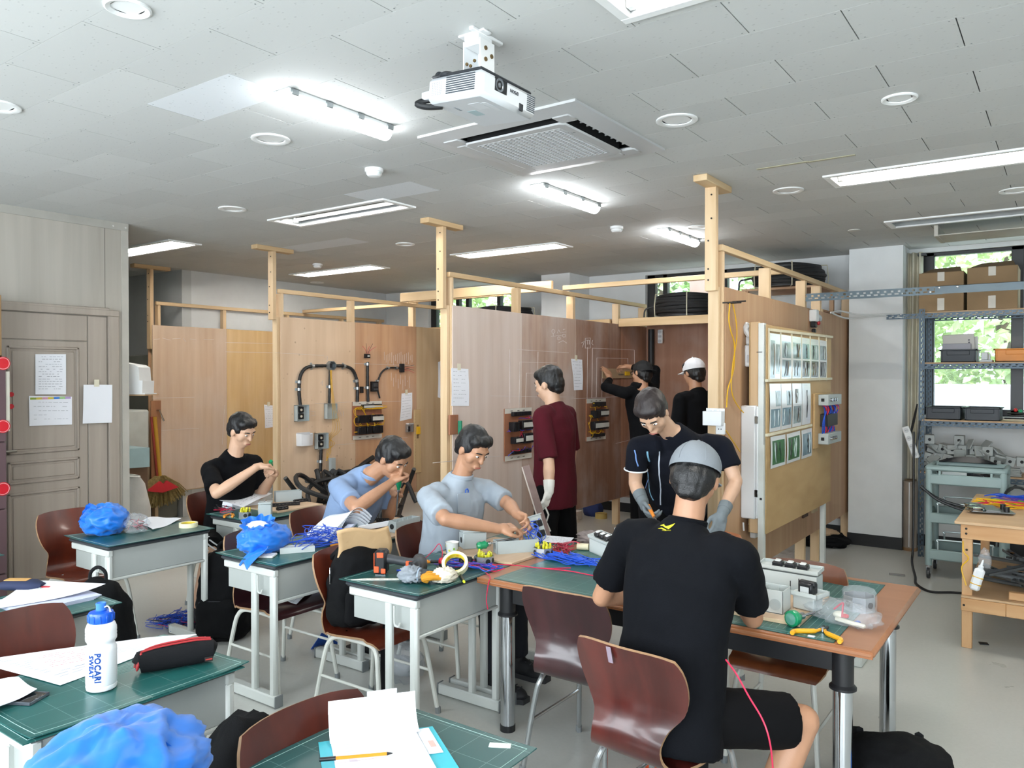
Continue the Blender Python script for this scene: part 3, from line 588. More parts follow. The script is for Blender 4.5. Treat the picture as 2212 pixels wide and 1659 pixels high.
# ------------------------------------------------------------------ drawn and hung things on partition faces (faces at x+.055)
CHALK = mat('#cfc6c2', .9, var=.15); F2 = -6.235; F3 = -4.085; F4 = -1.815; F1 = -8.405
def chalk(X, segs, par, w=.003, m=CHALK):
    b = MB()
    for s in segs:
        P = [ox(px,py,X) for px,py in s]
        b.tube([(X+.0008,p.y,p.z) for p in P], w, n=4)
    return stuff(b.build('chalk_marks', m, par, smooth=False, world=True))
def loop(cx,cy,rx,ry,n=9): return [(cx+rx*math.cos(2*PI*i/n),cy+ry*math.sin(2*PI*i/n)) for i in range(n+1)]
chalk(F3, [[(1117,755),(1228,762)],[(1123,782),(1202,784)],[(1137,806),(1165,806)],[(1137,806),(1135,880)],[(1123,782),(1121,885)],[(1162,760),(1161,830)],[(1101,755),(1101,870)],
 [(1280,752),(1370,756)],[(1280,752),(1278,860)],[(1289,773),(1356,774)],[(1289,773),(1288,858)],[(1269,750),(1268,862)],[(1300,795),(1300,858)],[(1370,756),(1371,800)],[(1356,774),(1357,800)],[(1225,862),(1355,856)],[(1330,958),(1362,950)],[(1060,855),(1240,858)],[(935,1000),(1080,985)]], PART[2])
chalk(F3, [loop(1195,716,3.5,4.5),[(1190,727),(1200,726)],[(1195,721),(1195,726)],[(1207,712),(1203,720)],[(1207,713),(1210,719)],[(1201,725),(1213,725)],loop(1207,731,3.5,3.5,7),[(1216,712),(1220,711)],[(1213,718),(1223,717)],loop(1218,725,3.5,3.5,7),[(1207,740),(1216,736),(1224,741)],
 [(1256,741),(1262,737),(1258,750)],[(1280,735),(1278,742),(1281,745)],[(1264,731),(1275,730),(1275,752),(1264,752),(1264,731)],[(1266,735),(1272,735)],[(1269,735),(1269,744)],[(1273,735),(1273,744)]], PART[2], .0035)
chalk(F2, [[(594,762),(700,768)],[(680,872),(765,868)],[(765,785),(895,790)],[(765,868),(890,866)],[(670,965),(765,958)],[(770,950),(880,945)]]+[[(830+4*k,760+(k*7)%9),(830+4*k,778+(k*5)%14)] for k in range(16)]+[[(845+5*k,805+(k*11)%20),(845+5*k,822+(k*13)%22)] for k in range(9)], PART[1], .0022)
chalk(F2, [loop(660,893,5,4,7),[(668,888),(668,900)],[(672,889),(680,889),(680,898),(672,898)],[(692,829),(697,822),(696,833)],loop(725,893,4,5,7),[(733,886),(738,899)],[(742,888),(742,899)],[(700,772),(708,770),(706,778)]], PART[1], .0025)
chalk(F1, [[(332,733),(345,732)],[(350,730),(368,735)],[(372,732),(390,731)],[(395,730),(402,739)],[(410,732),(425,734)],[(440,733),(462,734)],[(330,860),(420,858)],[(487,740),(590,742)],[(487,760),(590,762)],[(340,930),(430,925)],[(485,875),(480,960)]], PART[0], .003)
def on_face(X, par, name, m, f, **k): pass
PAPER = mat('#e9ecf2', .8, var=.01); INK = mat('#9296a0', .8); TAPEM = mat('#d8d3bd', .6)
def print_lines(b, M, rows, rnd, w=.0016, z=.0006):   # rows: (u0,u1,v) in sheet coordinates, broken into word-like dashes
    b.M = M
    for u0,u1,v in rows:
        u = u0
        while u < u1:
            l = rnd.uniform(.004,.014); b.box(u,min(u+l,u1),v-w/2,v+w/2,z,z+.0003); u += l+rnd.uniform(.002,.004)
def sheet_on(X, quad, lab, name='paper_sheet', curl=.006, rows=True, tape=True, group=None, m=None, cat='paper', th=.0015):
    tl,tr,br,bl = [ox(px,py,X) for px,py in quad]; o = thing(name, lab, cat, (X,(tl.y+tr.y)/2,bl.z), group=group); rr = random.Random(int(quad[0][0]))
    def fn(u,v):
        p = (tl*(1-u)+tr*u)*(1-v)+(bl*(1-u)+br*u)*v
        return (X+.003+curl*math.sin(v*PI*.9)**2+curl*.8*v*(u-.3)**2*2, p.y, p.z)
    b = MB(); b.sheet(fn, 6, 8, th); b.build('sheet', m or PAPER, o, world=True)
    if rows:
        b = MB(); w = (tr-tl).length; h = (tl-bl).length
        for k in range(rows if rows is not True else 9):
            v = .08+.1*k if rows is True else .06+.86*k/rows; u = .1
            while u < .85:
                l = rr.uniform(.03,.12)
                if rr.random() < .75:
                    q = [fn(u,v),fn(min(u+l,.9),v),fn(min(u+l,.9),v+.010),fn(u,v+.010)]; b.add([(p[0]+.0018,p[1],p[2]) for p in q],[(0,1,2,3)])
                u += l+.03
        b.build('print', INK, o, smooth=False, world=True)
    if tape:
        b = MB(); c = fn(.45,0); b.box(X+.001,X+.0065,c[1]-.02,c[1]+.02,c[2]-.015,c[2]+.04,.0005); b.build('tape', TAPEM, o, world=True)
    return o
sheet_on(F2, ((867,850),(890,848),(888,904),(863,910)), 'white drawing sheet taped right of the yellow-wired relay board')
sheet_on(F1, ((570,874),(592,876),(592,922),(572,925)), 'white sheet at end of the leftmost partition by seated man in black')
sheet_on(F3, ((974,795),(1011,797),(1011,877),(974,877)), 'white drawing sheet taped on the pale near panel of chalk partition')
sheet_on(F3, ((1233,775),(1257,777),(1257,842),(1239,843)), 'white drawing sheet hung on the dark brown chalked panel')
sheet_on(F2, ((946,782),(952,780),(951,860),(945,858)), 'folded white sheet seen edge on beside the middle post', rows=False, tape=False)
# sheets on the door
sheet_on(WX+.024, ((76,765),(142,765),(142,852),(76,852)), 'white printed notice with bold lines on the greige door', rows=14, curl=.001, tape=False)
tt = sheet_on(WX+.024, ((62,855),(155,857),(155,917),(63,920)), 'timetable sheet with green and yellow header on the door', rows=6, curl=.001, tape=False)
b = MB()
for k,(x0,x1,h) in enumerate(((64,154,0),)):
    pass
a = ox(65,857,WX+.0275); c = ox(153,862,WX+.0275)
for k,hx in enumerate(('#8fa83c','#d7c54a','#d9a0b5','#d7c54a','#3f83d8','#9fcf8a','#b59bd0')):
    b = MB(); y0 = a.y+(c.y-a.y)*k/7; y1 = a.y+(c.y-a.y)*(k+1)/7; b.box(WX+.0272,WX+.0282,y0,y1,a.z-.022,a.z-.006); b.build('header_cell', mat(hx,.7), tt, smooth=False, world=True)
sheet_on(WX+.03, ((180,831),(242,831),(241,913),(178,915)), 'blank looking white sheet taped across the door jamb', rows=False, curl=.003)
for k,(px,py) in enumerate(((24,852),(24,878))):
    p = ox(px,py,WX+.02); b = MB(); b.cyl((WX+.012,p.y,p.z),(WX+.024,p.y,p.z),.018,n=16); tag(b.build('magnet', mat('#c4202c',.3)), ('upper','lower')[k]+' round red magnet on the door beside the locker', 'magnet', 'red door magnets')
# ================================================================== FURNITURE
STEEL = mat('#c2c6c2', .4, var=.02); TRAYG = mat('#a3a8a5', .45, var=.03, bump=.03, bs=300); EDGE = mat('#33383d', .45); FOOTG = mat('#7d8284', .6)
def mat_green(h):
    m, nt, b = _base('cutting_mat_' + h[1:]); L = nt.links.new; N = nt.nodes.new
    tc = N('ShaderNodeTexCoord'); sx = N('ShaderNodeSeparateXYZ'); L(tc.outputs['Object'], sx.inputs[0]); mx = None
    for ax in (0, 1):
        fr = N('ShaderNodeMath'); fr.operation = 'PINGPONG'; fr.inputs[1].default_value = .05; L(sx.outputs[ax], fr.inputs[0])
        lt = N('ShaderNodeMath'); lt.operation = 'LESS_THAN'; lt.inputs[1].default_value = .0007; L(fr.outputs[0], lt.inputs[0])
        if mx is None: mx = lt
        else:
            m2 = N('ShaderNodeMath'); m2.operation = 'MAXIMUM'; L(mx.outputs[0], m2.inputs[0]); L(lt.outputs[0], m2.inputs[1]); mx = m2
    nz = N('ShaderNodeTexNoise'); nz.inputs['Scale'].default_value = 5; L(tc.outputs['Object'], nz.inputs['Vector'])
    rp = N('ShaderNodeValToRGB'); c = lin(h); rp.color_ramp.elements[0].color = tuple(x*.88 for x in c[:3])+(1,); rp.color_ramp.elements[1].color = tuple(x*1.1 for x in c[:3])+(1,); L(nz.outputs['Fac'], rp.inputs[0])
    sc = N('ShaderNodeMath'); sc.operation = 'MULTIPLY'; sc.inputs[1].default_value = .35; L(mx.outputs[0], sc.inputs[0])
    mc = N('ShaderNodeMix'); mc.data_type = 'RGBA'; mc.inputs[7].default_value = lin('#a9c9c2'); L(sc.outputs[0], mc.inputs[0]); L(rp.outputs[0], mc.inputs[6]); L(mc.outputs[2], b.inputs['Base Color'])
    b.inputs['Roughness'].default_value = .34; return m
GREEN = mat_green('#174c4b'); GREENB = mat_green('#1f5855')
def make_desk(lab):
    t = thing('student_desk', lab, 'desk', (0,0,0), group='grey steel student desks')
    b = MB(); b.box(-.225,.225,-.32,.32,.688,.716,.012); b.build('desk_top', EDGE, t)
    b = MB(); b.box(.192,.205,-.30,.30,.53,.688,.003); b.build('modesty_panel', TRAYG, t)
    b = MB(); b.box(.188,.212,-.30,.30,.515,.53,.004); b.build('panel_lip', STEEL, t)
    b = MB(); b.box(-.19,.192,-.285,.285,.545,.553); b.box(-.19,-.182,-.285,.285,.553,.575); b.box(-.19,.192,-.29,-.282,.545,.688); b.box(-.19,.192,.282,.29,.545,.688); b.build('book_tray', TRAYG, t, smooth=False)
    for s in (-1, 1):
        y = s*.295
        b = MB(); b.box(-.205,.215,y-.016,y+.016,.65,.69,.006); b.build('top_bar', STEEL, t)
        b = MB(); b.box(.17,.215,y-.016,y+.016,.05,.66,.010); b.build('leg', STEEL, t)
        b = MB(); b.box(.02,.062,y-.016,y+.016,.05,.66,.010); b.build('leg', STEEL, t)
        b = MB(); b.box(-.17,.225,y-.024,y+.024,.004,.06,.006); f = b.build('foot_bar', STEEL, t)
        for xx in (-.176,.225): b = MB(); b.box(xx,xx+.006,y-.026,y+.026,0,.062,.003); b.build('end_cap', FOOTG, f)
        b = MB(); yy = y+s*.02; b.tube(spl([(.09,yy,.65),(.09,yy,.585),(.095,yy,.565),(.115,yy,.562),(.125,yy,.58)],4),.005,n=7); b.build('bag_hook', STEEL, t)
    return t
D0 = make_desk('near left student desk with blue bag and masking tape, nearest the door')
DESKS = [(-4.545,2.52,'student desk nearest the door with crumpled blue bag and tape roll'),(-3.44,2.78,'student desk with crumpled blue bag, tangled blue wires and open booklet'),(-2.505,2.80,'student desk with cordless driver, rolled gloves and tape'),
         (-4.54,3.44,'student desk where the man in black T-shirt works'),(-3.42,3.44,'student desk where the man in light blue T-shirt works'),(-2.50,3.48,'student desk covered by wired boxes before the grey-shirted man'),
         (-3.46,1.36,'student desk with papers and navy pouch at the left edge'),(-2.44,1.24,'student desk with white drink bottle and black pencil case'),(-1.36,1.30,'student desk with open clipboard and orange pen, nearest')]
def make_mat(lab, w, l, curl):
    def fn(u, v):
        x = (u-.5)*w; y = (v-.5)*l; z = .7185
        for cx, cy, am in curl:
            d = math.hypot(x-cx*w/2, y-cy*l/2); z += am*max(0,1-d/.16)**2
        return (x,y,z)
    t = thing('cutting_mat', lab, 'cutting mat', (0,0,0), group='green cutting mats on the desks'); b = MB(); b.sheet(fn, 14, 18, .003); b.build('mat_sheet', GREEN if len(curl) % 2 else GREENB, t)
    b = MB(); a, c = w/2-.018, l/2-.018
    def up(p): q = fn(p[0]/w+.5, p[1]/l+.5); return (q[0],q[1],q[2]+.0017)
    for s in (-1,1):
        b.tube([up((-a+2*a*k/12,s*c)) for k in range(13)],.0007,n=4); b.tube([up((s*a,-c+2*c*k/12)) for k in range(13)],.0007,n=4)
    for k in range(6): b.tube([up((-.06+.012*k,-c+2*c*q/10)) for q in range(4,8)],.0005,n=4)
    stuff(b.build('printed_border', mat('#a5c6be',.5), t)); return t
MLAB = ['green cutting mat under the blue bag by the door','green cutting mat under the tangled blue wires','green cutting mat under the cordless driver','green cutting mat before the man in black T-shirt','green cutting mat before the man in light blue','green cutting mat under the wired grey boxes','green cutting mat under papers at left edge','green cutting mat under the white drink bottle','green cutting mat under the open clipboard']
for i,(x,y,lab) in enumerate(DESKS):
    if i == 0: D0.location = (x,y,0); D0['label'] = lab
    else: dup(D0,(x,y,0),0,lab)
    cu = [[(-1,-1,.006)],[(-1,-1,.003),(1,-1,-.0)],[(1,-1,.004)],[],[],[],[],[(1,1,.008),(1,-1,.006)],[(1,1,.003)]][i]
    m = make_mat(MLAB[i], .50 if i != 8 else .52, .66, cu); m.location = (x+(.0 if i < 6 else .01),y,0)
m = make_mat('second green mat layered under the one with drink bottle', .50, .66, []); m.location = (-2.425,1.22,-.0035)
DESKZ = .7205
# --- big work table
OR = wood('#8c5b3e','#9e6d4c',2.0,(.1,1,1),.42,coat=.15); CHROME = mat('#c4c8cc', .12, 1.0, var=.05); BLKP = mat('#16171a', .42)
tb = thing('work_table', 'orange-brown work table with chrome legs and green mats', 'table', (-1.4,3.37,0))
b = MB(); b.box(-2.26,-.54,2.865,3.885,.69,.72,.012); b.build('tabletop', OR, tb, world=True)
b = MB(); b.box(-2.255,-.545,2.868,2.872,.692,.718,.001); b.build('edge_band', wood('#8a5230','#9c643e',2,(.1,1,1),.35), tb, world=True)
b = MB(); b.box(-2.12,-.68,2.945,2.97,.60,.69,.003); b.box(-2.12,-.68,3.775,3.80,.60,.69,.003); b.box(-2.145,-2.12,2.97,3.78,.60,.69,.003); b.box(-.68,-.655,2.97,3.78,.60,.69,.003); b.build('apron', BLKP, tb, smooth=False, world=True)
for x in (-2.14,-.66):
    for y in (2.955,3.80):
        b = MB(); b.cyl((x,y,0.02),(x,y,.60),.034,n=20); l = b.build('leg', CHROME, tb, world=True)
        b = MB(); b.lathe([(.037,.69),(.037,.56),(.047,.55),(.047,.542),(.034,.54)],20,(x,y,0)); b.build('black_sleeve', BLKP, l, world=True)
        b = MB(); b.cyl((x,y,0),(x,y,.03),.036,n=18); b.build('foot_cap', BLKP, l, world=True)
for q,(x0,x1,lab) in enumerate(((-2.17,-1.405,'large green cutting mat on the left half of work table'),(-1.395,-.675,'large green cutting mat on the right half of work table'))):
    t = thing('cutting_mat', lab, 'cutting mat', ((x0+x1)/2,3.35,.7205), group='large cutting mats on the table'); w = (x1-x0)/2
    b = MB(); b.box(-w,w,-.465,.465,0,.003,.001); b.build('mat_sheet', GREENB, t)
    b = MB()
    for k in range(7): b.box(w-.24+k*.025,w-.2394+k*.025,-.42,.42,.003,.0033)
    for s in (-1,1): b.box(s*(w-.02),s*(w-.0194),-.44,.44,.003,.0033); b.box(-w+.02,w-.02,s*.44,s*.4406,.003,.0033)
    stuff(b.build('printed_lines', mat('#a5c6be',.5), t, smooth=False))
TZ = .7238
# --- bent plywood chairs
def chair_shell(b):
    prof = [(.205,.405),(.195,.425),(.17,.436),(.10,.434),(0,.425),(-.09,.416),(-.155,.414),(-.20,.430),(-.228,.462),(-.230,.505),(-.214,.550),(-.205,.600),(-.216,.665),(-.240,.735),(-.266,.80)]
    hw = [.172,.19,.198,.20,.20,.195,.175,.152,.136,.130,.142,.182,.204,.205,.182]
    P = spl([(x,0,z) for x,z in prof],3); H = spl([(h,0,0) for h in hw],3); n = len(P)-1
    def fn(u,v):
        i = min(int(round(u*n)),n); s = 2*v-1; p = P[i]; h = H[i].x; f = max(0,min(1,(p.z-.5)/.1)); dz = 0
        if i == n: dz = -.012*s*s*s*s
        if i == n-1: dz = -.004*s**4
        return (p.x+.030*s*s*f, s*h, p.z+dz+(.012*s*s if f == 0 and abs(p.x) < .15 else 0))
    b.cur = 0; b.rim = 1; b.sheet(fn, n, 10, .010)
PLYE = mat('#937354', .5, var=.15, vs=60)
def make_chair(lab, shell, tubem):
    t = thing('school_chair', lab, 'chair', (0,0,0), group='bent plywood school chairs')
    b = MB(); chair_shell(b); b.build('plywood_shell', [shell, PLYE], t, ang=50)
    for s in (-1,1):
        y = s*.155
        b = MB(); b.tube(spl([(.235,y+s*.04,.012),(.19,y+s*.012,.30),(.165,y,.385),(.12,y-s*.004,.408),(0,y-s*.01,.408),(-.10,y-s*.004,.405),(-.15,y,.375),(-.175,y+s*.012,.30),(-.225,y+s*.04,.012)],5),.0115,n=9); f = b.build('leg_frame', tubem, t)
        b = MB(); b.cyl((.205,y+s*.022,.21),(-.192,y+s*.022,.21),.007,n=8); b.build('stretcher', tubem, f)
        for x in (.2365,-.2265):
            b = MB(); b.cyl((x,y+s*.041,0),(x*.995,y+s*.04,.03),.0145,n=9); b.build('rubber_foot', FOOTG, f)
    b = MB(); b.cyl((.10,-.15,.409),(.10,.15,.409),.009,n=8); b.cyl((-.08,-.15,.406),(-.08,.15,.406),.009,n=8); b.build('cross_tube', tubem, t)
    b = MB()
    for x in (.1,-.08):
        for y in (-.11,.11): b.ell((x,y,.4365 if x > 0 else .426),.006,.006,.003,n=8)
    b.build('rivet', CHROME, t); return t
RED = wood('#3f1710','#5a2418',2.0,(1,1,.12),.34,coat=.25); REDB = wood('#4a1c11','#702f1b',2.2,(1,1,.10),.3,coat=.35); DKR = wood('#2a1216','#401d20',2.4,(1,1,.10),.3,coat=.35); MAH = wood('#3b1613','#5d2620',2.4,(1,1,.08),.3,coat=.35); ORG = wood('#824526','#a5663f',2.4,(1,1,.06),.34,coat=.3); BRN = wood('#552c17','#774226',2.0,(1,1,.08),.3,coat=.4)
LGT = mat('#d2d4cd', .35, var=.04); SIL = mat('#b4b8ba', .25, .85, var=.05)
CH = [(-5.0,2.42,0,REDB,LGT,'red-brown plywood chair by the door behind blue bag'),(-4.98,3.42,0,RED,LGT,'dark red plywood chair of the man in black T-shirt'),(-2.765,2.71,0,REDB,LGT,'red-brown plywood chair carrying the black backpack'),(-2.86,3.38,0,RED,LGT,'red-brown plywood chair of the grey-shirted man'),
 (-2.90,1.26,.05,RED,LGT,'dark red plywood chair at the left edge behind drink bottle'),(-1.385,1.32,-.04,RED,LGT,'dark red plywood chair beside the open clipboard'),(-1.665,2.90,PI/2,DKR,SIL,'empty dark maroon chair tucked under work table'),(-1.13,2.47,PI/2-.12,MAH,SIL,'mahogany chair under the grey-capped man, tape on back'),
 (-1.01,3.485,-PI/2,BRN,LGT,'brown chair pushed in from far side of work table'),(-1.60,3.93,-PI/2+.2,ORG,LGT,'light brown chair behind the grey-capped man by plugs'),(-3.78,3.38,0,RED,LGT,'dark red plywood chair of the man in light blue'),(-3.50,2.72,0,DKR,LGT,'dark chair under desk with papers on its seat')]
for x,y,rz,sm,tm,lab in CH:
    c = make_chair(lab, sm, tm); c.location = (x,y,0); c.rotation_euler = (0,0,rz); c['label'] = lab
    if 'mahogany' in lab:
        b = MB(); b.M = Matrix.Translation((-.254,.035,.765)) @ Matrix.Rotation(-.28,4,'Y'); b.box(-.0145,-.0125,-.009,.009,-.022,.035,.0004); b.build('tape', mat('#8d7f8c',.3), c)
    if 'light brown' in lab or 'pushed in' in lab: pass
# --- timber work bench at right
WB = wood('#b98a5a','#cfa679',3.0,(1,1,.1),.6); WBX = wood('#b98a5a','#cfa679',3.0,(.1,1,1),.6); PLYT = wood('#b18d66','#c6a57e',1.6,(.3,1,1),.6,chalk=.1)
t = thing('work_bench', 'timber work bench with lower shelf at right edge', 'workbench', (.3,6.0,0)); BX0, BX1, BY0, BY1 = -.545, 1.25, 5.44, 6.75
def wp(name, m, *q, bev=.003): b = MB(); b.box(*q, b=bev); return b.build(name, m, t, world=True)
wp('bench_top', PLYT, BX0-.03,BX1,BY0-.03,BY1,.762,.780)
for y in (BY0,BY1-.09): wp('rail', WBX, BX0,BX1,y-.002,y+.036,.672,.762)
wp('rail', WB, BX0-.002,BX0+.036,BY0+.036,BY1-.09,.672,.762)
for y in (BY0,BY1-.1): wp('leg', WB, BX0+.004,BX0+.06,y+.036,y+.076,0,.70)
wp('leg', WB, BX1-.1,BX1-.04,BY0+.036,BY0+.076,0,.70); wp('leg', WB, BX1-.1,BX1-.04,BY1-.064,BY1-.024,0,.70)
wp('shelf_rail', WBX, BX0+.004,-.31,BY0-.002,BY0+.036,.235,.312); wp('shelf_rail', WBX, -.309,BX1,BY0-.002,BY0+.036,.235,.312); wp('lower_shelf', PLYT, BX0+.004,BX1,BY0,BY1,.312,.326)
b = MB()
for z in (.735,.705): b.cyl((BX0+.03,BY0-.004,z),(BX0+.03,BY0+.01,z),.007,n=8)
b.cyl((BX0+.03,BY0+.03,.60),(BX0+.03,BY0+.04,.60),.007,n=8); b.cyl((BX0+.02,BY0-.004,.27),(BX0+.02,BY0,.27),.007,n=8); b.build('screw', SCREWM, t, world=True)
# --- slotted angle rack with its loads
ANG = mat('#3d4c58', .38, .35, var=.12); ANGL = mat('#46545c', .45, .3, var=.15)
def slotted(b, o, d, up, L, w=.045, th=.003, pitch=.05, slot=.03):
    d = Vector(d).normalized(); u = Vector(up).normalized(); b.M = frame(o, d, u)
    b.box(0,L,0,w*.26,0,th); b.box(0,L,w*.46,w*.58,0,th); b.box(0,L,w*.82,w,0,th); k = 0
    while k*pitch < L:
        x = k*pitch; b.box(x,min(x+pitch-slot,L),w*.26,w*.46,0,th); b.box(x+.012,min(x+.012+pitch-slot*.6,L),w*.58,w*.82,0,th); k += 1
    b.M = None
t = thing('slotted_rack', 'dark slotted angle steel rack of boards by the right window', 'shelf', (-.1,8.2,0)); RX0, RX1, RY0, RY1 = -1.14, 1.0, 8.0, 8.46
for x in (RX0,-.04 if False else RX1):
    for y in (RY0,RY1):
        b = MB(); s = 1 if x == RX0 else -1; slotted(b,(x,y,0),(0,0,1),(s,0,0),2.27); slotted(b,(x,y,0),(0,0,1),(0,1 if y == RY0 else -1,0),2.27); b.build('post', ANG, t, smooth=False, world=True)
SHZ = [2.225,1.765,1.245,.765]
for z in SHZ:
    b = MB(); b.box(RX0+.01,RX1-.01,RY0+.005,RY1-.005,z,z+.016); b.build('shelf_board', PLYT if z < 2 else wood('#a58763','#b99b77',2,(.2,1,1),.6), t, smooth=False, world=True)
    for y in (RY0-.004,RY1+.002):
        b = MB(); slotted(b,(RX0,y,z-.042),(1,0,0),(0,0,1),RX1-RX0); b.box(RX0,RX1,min(y,y+.03 if y < 8.2 else y-.03),max(y,y+.03 if y < 8.2 else y-.03),z-.003,z); b.build('shelf_beam', ANG, t, smooth=False, world=True)
b = MB(); slotted(b,(-1.42,RY0+.02,2.185),(1,0,0),(0,0,1),.3); b.build('side_arm', ANG, t, smooth=False, world=True)
t = thing('slotted_bar', 'long galvanised slotted bar running from partition to right edge', 'steel bar', (-.4,6.72,2.3))
b = MB(); slotted(b,(-1.80,6.70,2.275),(1,0,0),(0,0,1),1.0,.06); slotted(b,(-1.80,6.70,2.335),(1,0,0),(0,1,0),1.0,.04); b.build('slotted_angle', ANGL, t, smooth=False, world=True)
b = MB(); b.box(-.85,1.6,6.694,6.698,2.278,2.338); b.box(-.85,1.6,6.694,6.73,2.335,2.338); b.build('plain_angle', ANGL, t, smooth=False, world=True)
b = MB()
for x,z in ((-.82,2.325),(-.70,2.325),(-.88,2.295)): b.ell((x,6.692,z),.009,.005,.009,n=10)
b.build('bolt', mat('#e0e2e4',.2,.9), t, world=True)
CARD = mat('#8d7455', .8, var=.08); CARDD = mat('#6b563d', .8); CLEAR = mat('#c9c4b8', .2, var=.1)
for x0,x1,h,lab in ((-1.15,-.79,.355,'open brown cardboard box on the rack top, left one'),(-.765,-.385,.375,'taped brown cardboard box on the rack top, right one')):
    z = 2.2415; t = thing('cardboard_box', lab, 'box', ((x0+x1)/2,8.22,z), group='cardboard boxes on the rack')
    b = MB(); b.box(x0,x1,8.02,8.42,z,z+h,.004); b.build('carton', CARD, t, world=True)
    b = MB(); xm = (x0+x1)/2; b.box(xm-.028,xm+.028,8.0185,8.0202,z+.01,z+.12); b.box(xm-.028,xm+.028,8.0185,8.0202,z+h-.08,z+h); b.build('packing_tape', CLEAR, t, smooth=False, world=True)
    b = MB(); b.add([(x0+.02,8.05,z+h),(x1-.02,8.05,z+h),(x1-.04,8.14,z+h+.05),(x0+.10,8.16,z+h+.045),(x0+.02,8.05,z+h+.004),(x1-.02,8.05,z+h+.004),(x1-.04,8.14,z+h+.054),(x0+.10,8.16,z+h+.049)],[(0,1,2,3),(4,7,6,5),(0,4,5,1),(1,5,6,2),(2,6,7,3),(3,7,4,0)]); b.build('flap', CARDD, t, smooth=False, world=True)
def crate(x0,x1,y0,y1,z,h,m,lab,group='crates on the rack'):
    t = thing('storage_crate', lab, 'crate', ((x0+x1)/2,(y0+y1)/2,z), group=group); b = MB(); w = .006; s = .012
    b.box(x0+s,x1-s,y0+s,y1-s,z,z+.006); b.box(x0+s,x1-s,y0+s,y0+s+w,z,z+h-.01); b.box(x0+s,x1-s,y1-s-w,y1-s,z,z+h-.01); b.box(x0+s,x0+s+w,y0+s,y1-s,z,z+h-.01); b.box(x1-s-w,x1-s,y0+s,y1-s,z,z+h-.01); b.build('crate_body', m, t, smooth=False, world=True)
    b = MB(); q = h-.012; b.box(x0,x1,y0,y0+s+w,z+q,z+h,.003); b.box(x0,x1,y1-s-w,y1,z+q,z+h,.003); b.box(x0,x0+s+w,y0,y1,z+q,z+h,.003); b.box(x1-s-w,x1,y0,y1,z+q,z+h,.003); b.build('rim', m, t, world=True)
    b = MB(); xm = (x0+x1)/2; b.box(xm-.09,xm+.09,y0+.004,y0+s+.001,z+h*.55,z+h-.012,.003); b.build('handle_ledge', m, t, world=True)
    b = MB()
    for f in (.06,.94): xx = x0+(x1-x0)*f; b.box(xx-.006,xx+.006,y0+.005,y0+s,z+.01,z+h-.012,.002)
    b.build('corner_rib', m, t, world=True)
    return t
BLKC = mat('#2b3138', .5); ORC = mat('#d9861f', .45); z = 1.782
crate(-.985,-.685,8.05,8.4,z,.115,BLKC,'black crate holding grey panels on the upper rack shelf'); crate(-.565,-.2,8.05,8.4,z,.115,ORC,'orange crate on the upper rack shelf')
z = 1.262; crate(-1.10,-.80,8.03,8.4,z,.115,BLKC,'black crate on the middle rack shelf, left one'); crate(-.79,-.50,8.03,8.4,z,.115,BLKC,'black crate on the middle rack shelf, right one')
GP = mat('#a9a6a0', .45, .2, var=.03); GP2 = mat('#8f8f97', .5)
def flat(name, lab, cat, m, M, sx, sz, th, extra=None, group=None):
    t = thing(name, lab, cat, M.translation, group=group); b = MB(); b.M = M; b.box(-sx/2,sx/2,-th/2,th/2,0,sz,.004); b.build('panel', m, t, world=True)
    if extra: extra(t, M)
    return t
def slots(t, M):
    b = MB(); b.M = M; b.box(-.045,.035,-.0042,-.003,.115,.14); b.build('label_plate', mat('#e6e6e2',.5), t, smooth=False, world=True)
    b = MB(); b.M = M
    for k in range(5): b.box(.075,.09,-.0042,-.003,.09+k*.022,.102+k*.022)
    b.build('slot', mat('#55545a',.6), t, smooth=False, world=True)
flat('switch_plate','light grey switch panel standing in the black crate','panel',GP,Matrix.Translation((-.83,8.12,1.795)) @ Matrix.Rotation(.12,4,'X') @ Matrix.Rotation(-.04,4,'Y'),.25,.24,.006,slots,'panels in the crate')
flat('switch_plate','darker grey panel with green print in the black crate','panel',GP2,Matrix.Translation((-.85,8.08,1.795)) @ Matrix.Rotation(-.1,4,'X'),.23,.155,.02,lambda t,M: (lambda b: (setattr(b,'M',M), b.box(-.06,-.02,-.0115,-.009,.085,.10), b.box(.0,.04,-.0115,-.009,.08,.095), b.build('green_print', mat('#1f6b58',.5), t, smooth=False, world=True)))(MB()),'panels in the crate')
flat('switch_plate','white panel behind the others in the black crate','panel',mat('#d6d8d6',.4),Matrix.Translation((-.76,8.2,1.795)) @ Matrix.Rotation(.1,4,'X'),.14,.22,.012,None,'panels in the crate')
b = MB(); b.box(-.665,-.57,8.03,8.2,1.7815,1.80,.003); b.box(-.655,-.605,8.04,8.12,1.80,1.865,.004); b.box(-.60,-.585,8.04,8.06,1.80,1.85,.003); tag(b.build('breaker_part', mat('#c9ccce',.4)), 'pale grey switchgear part between black and orange crates', 'part')
t = thing('cable_bundle','coiled black cable with coloured clips on middle rack shelf','cable',(-.36,8.15,1.262))
b = MB(); b.tube(spl([(-.36+.11*math.cos(a*1.1)*(1+.12*math.sin(a*.7)),8.16+.09*math.sin(a*1.1),1.272+.004*a) for a in [k*.45 for k in range(40)]],2),.006,n=6); b.build('cable', mat('#1b1b1d',.5), t, world=True)
for k,h in enumerate(('#c22a2a','#2a9a6c','#e8e8e6')): b = MB(); b.ell((-.40+.035*k,8.12,1.36-.01*k),.017,n=10); b.build('clip', mat(h,.4), t, world=True)
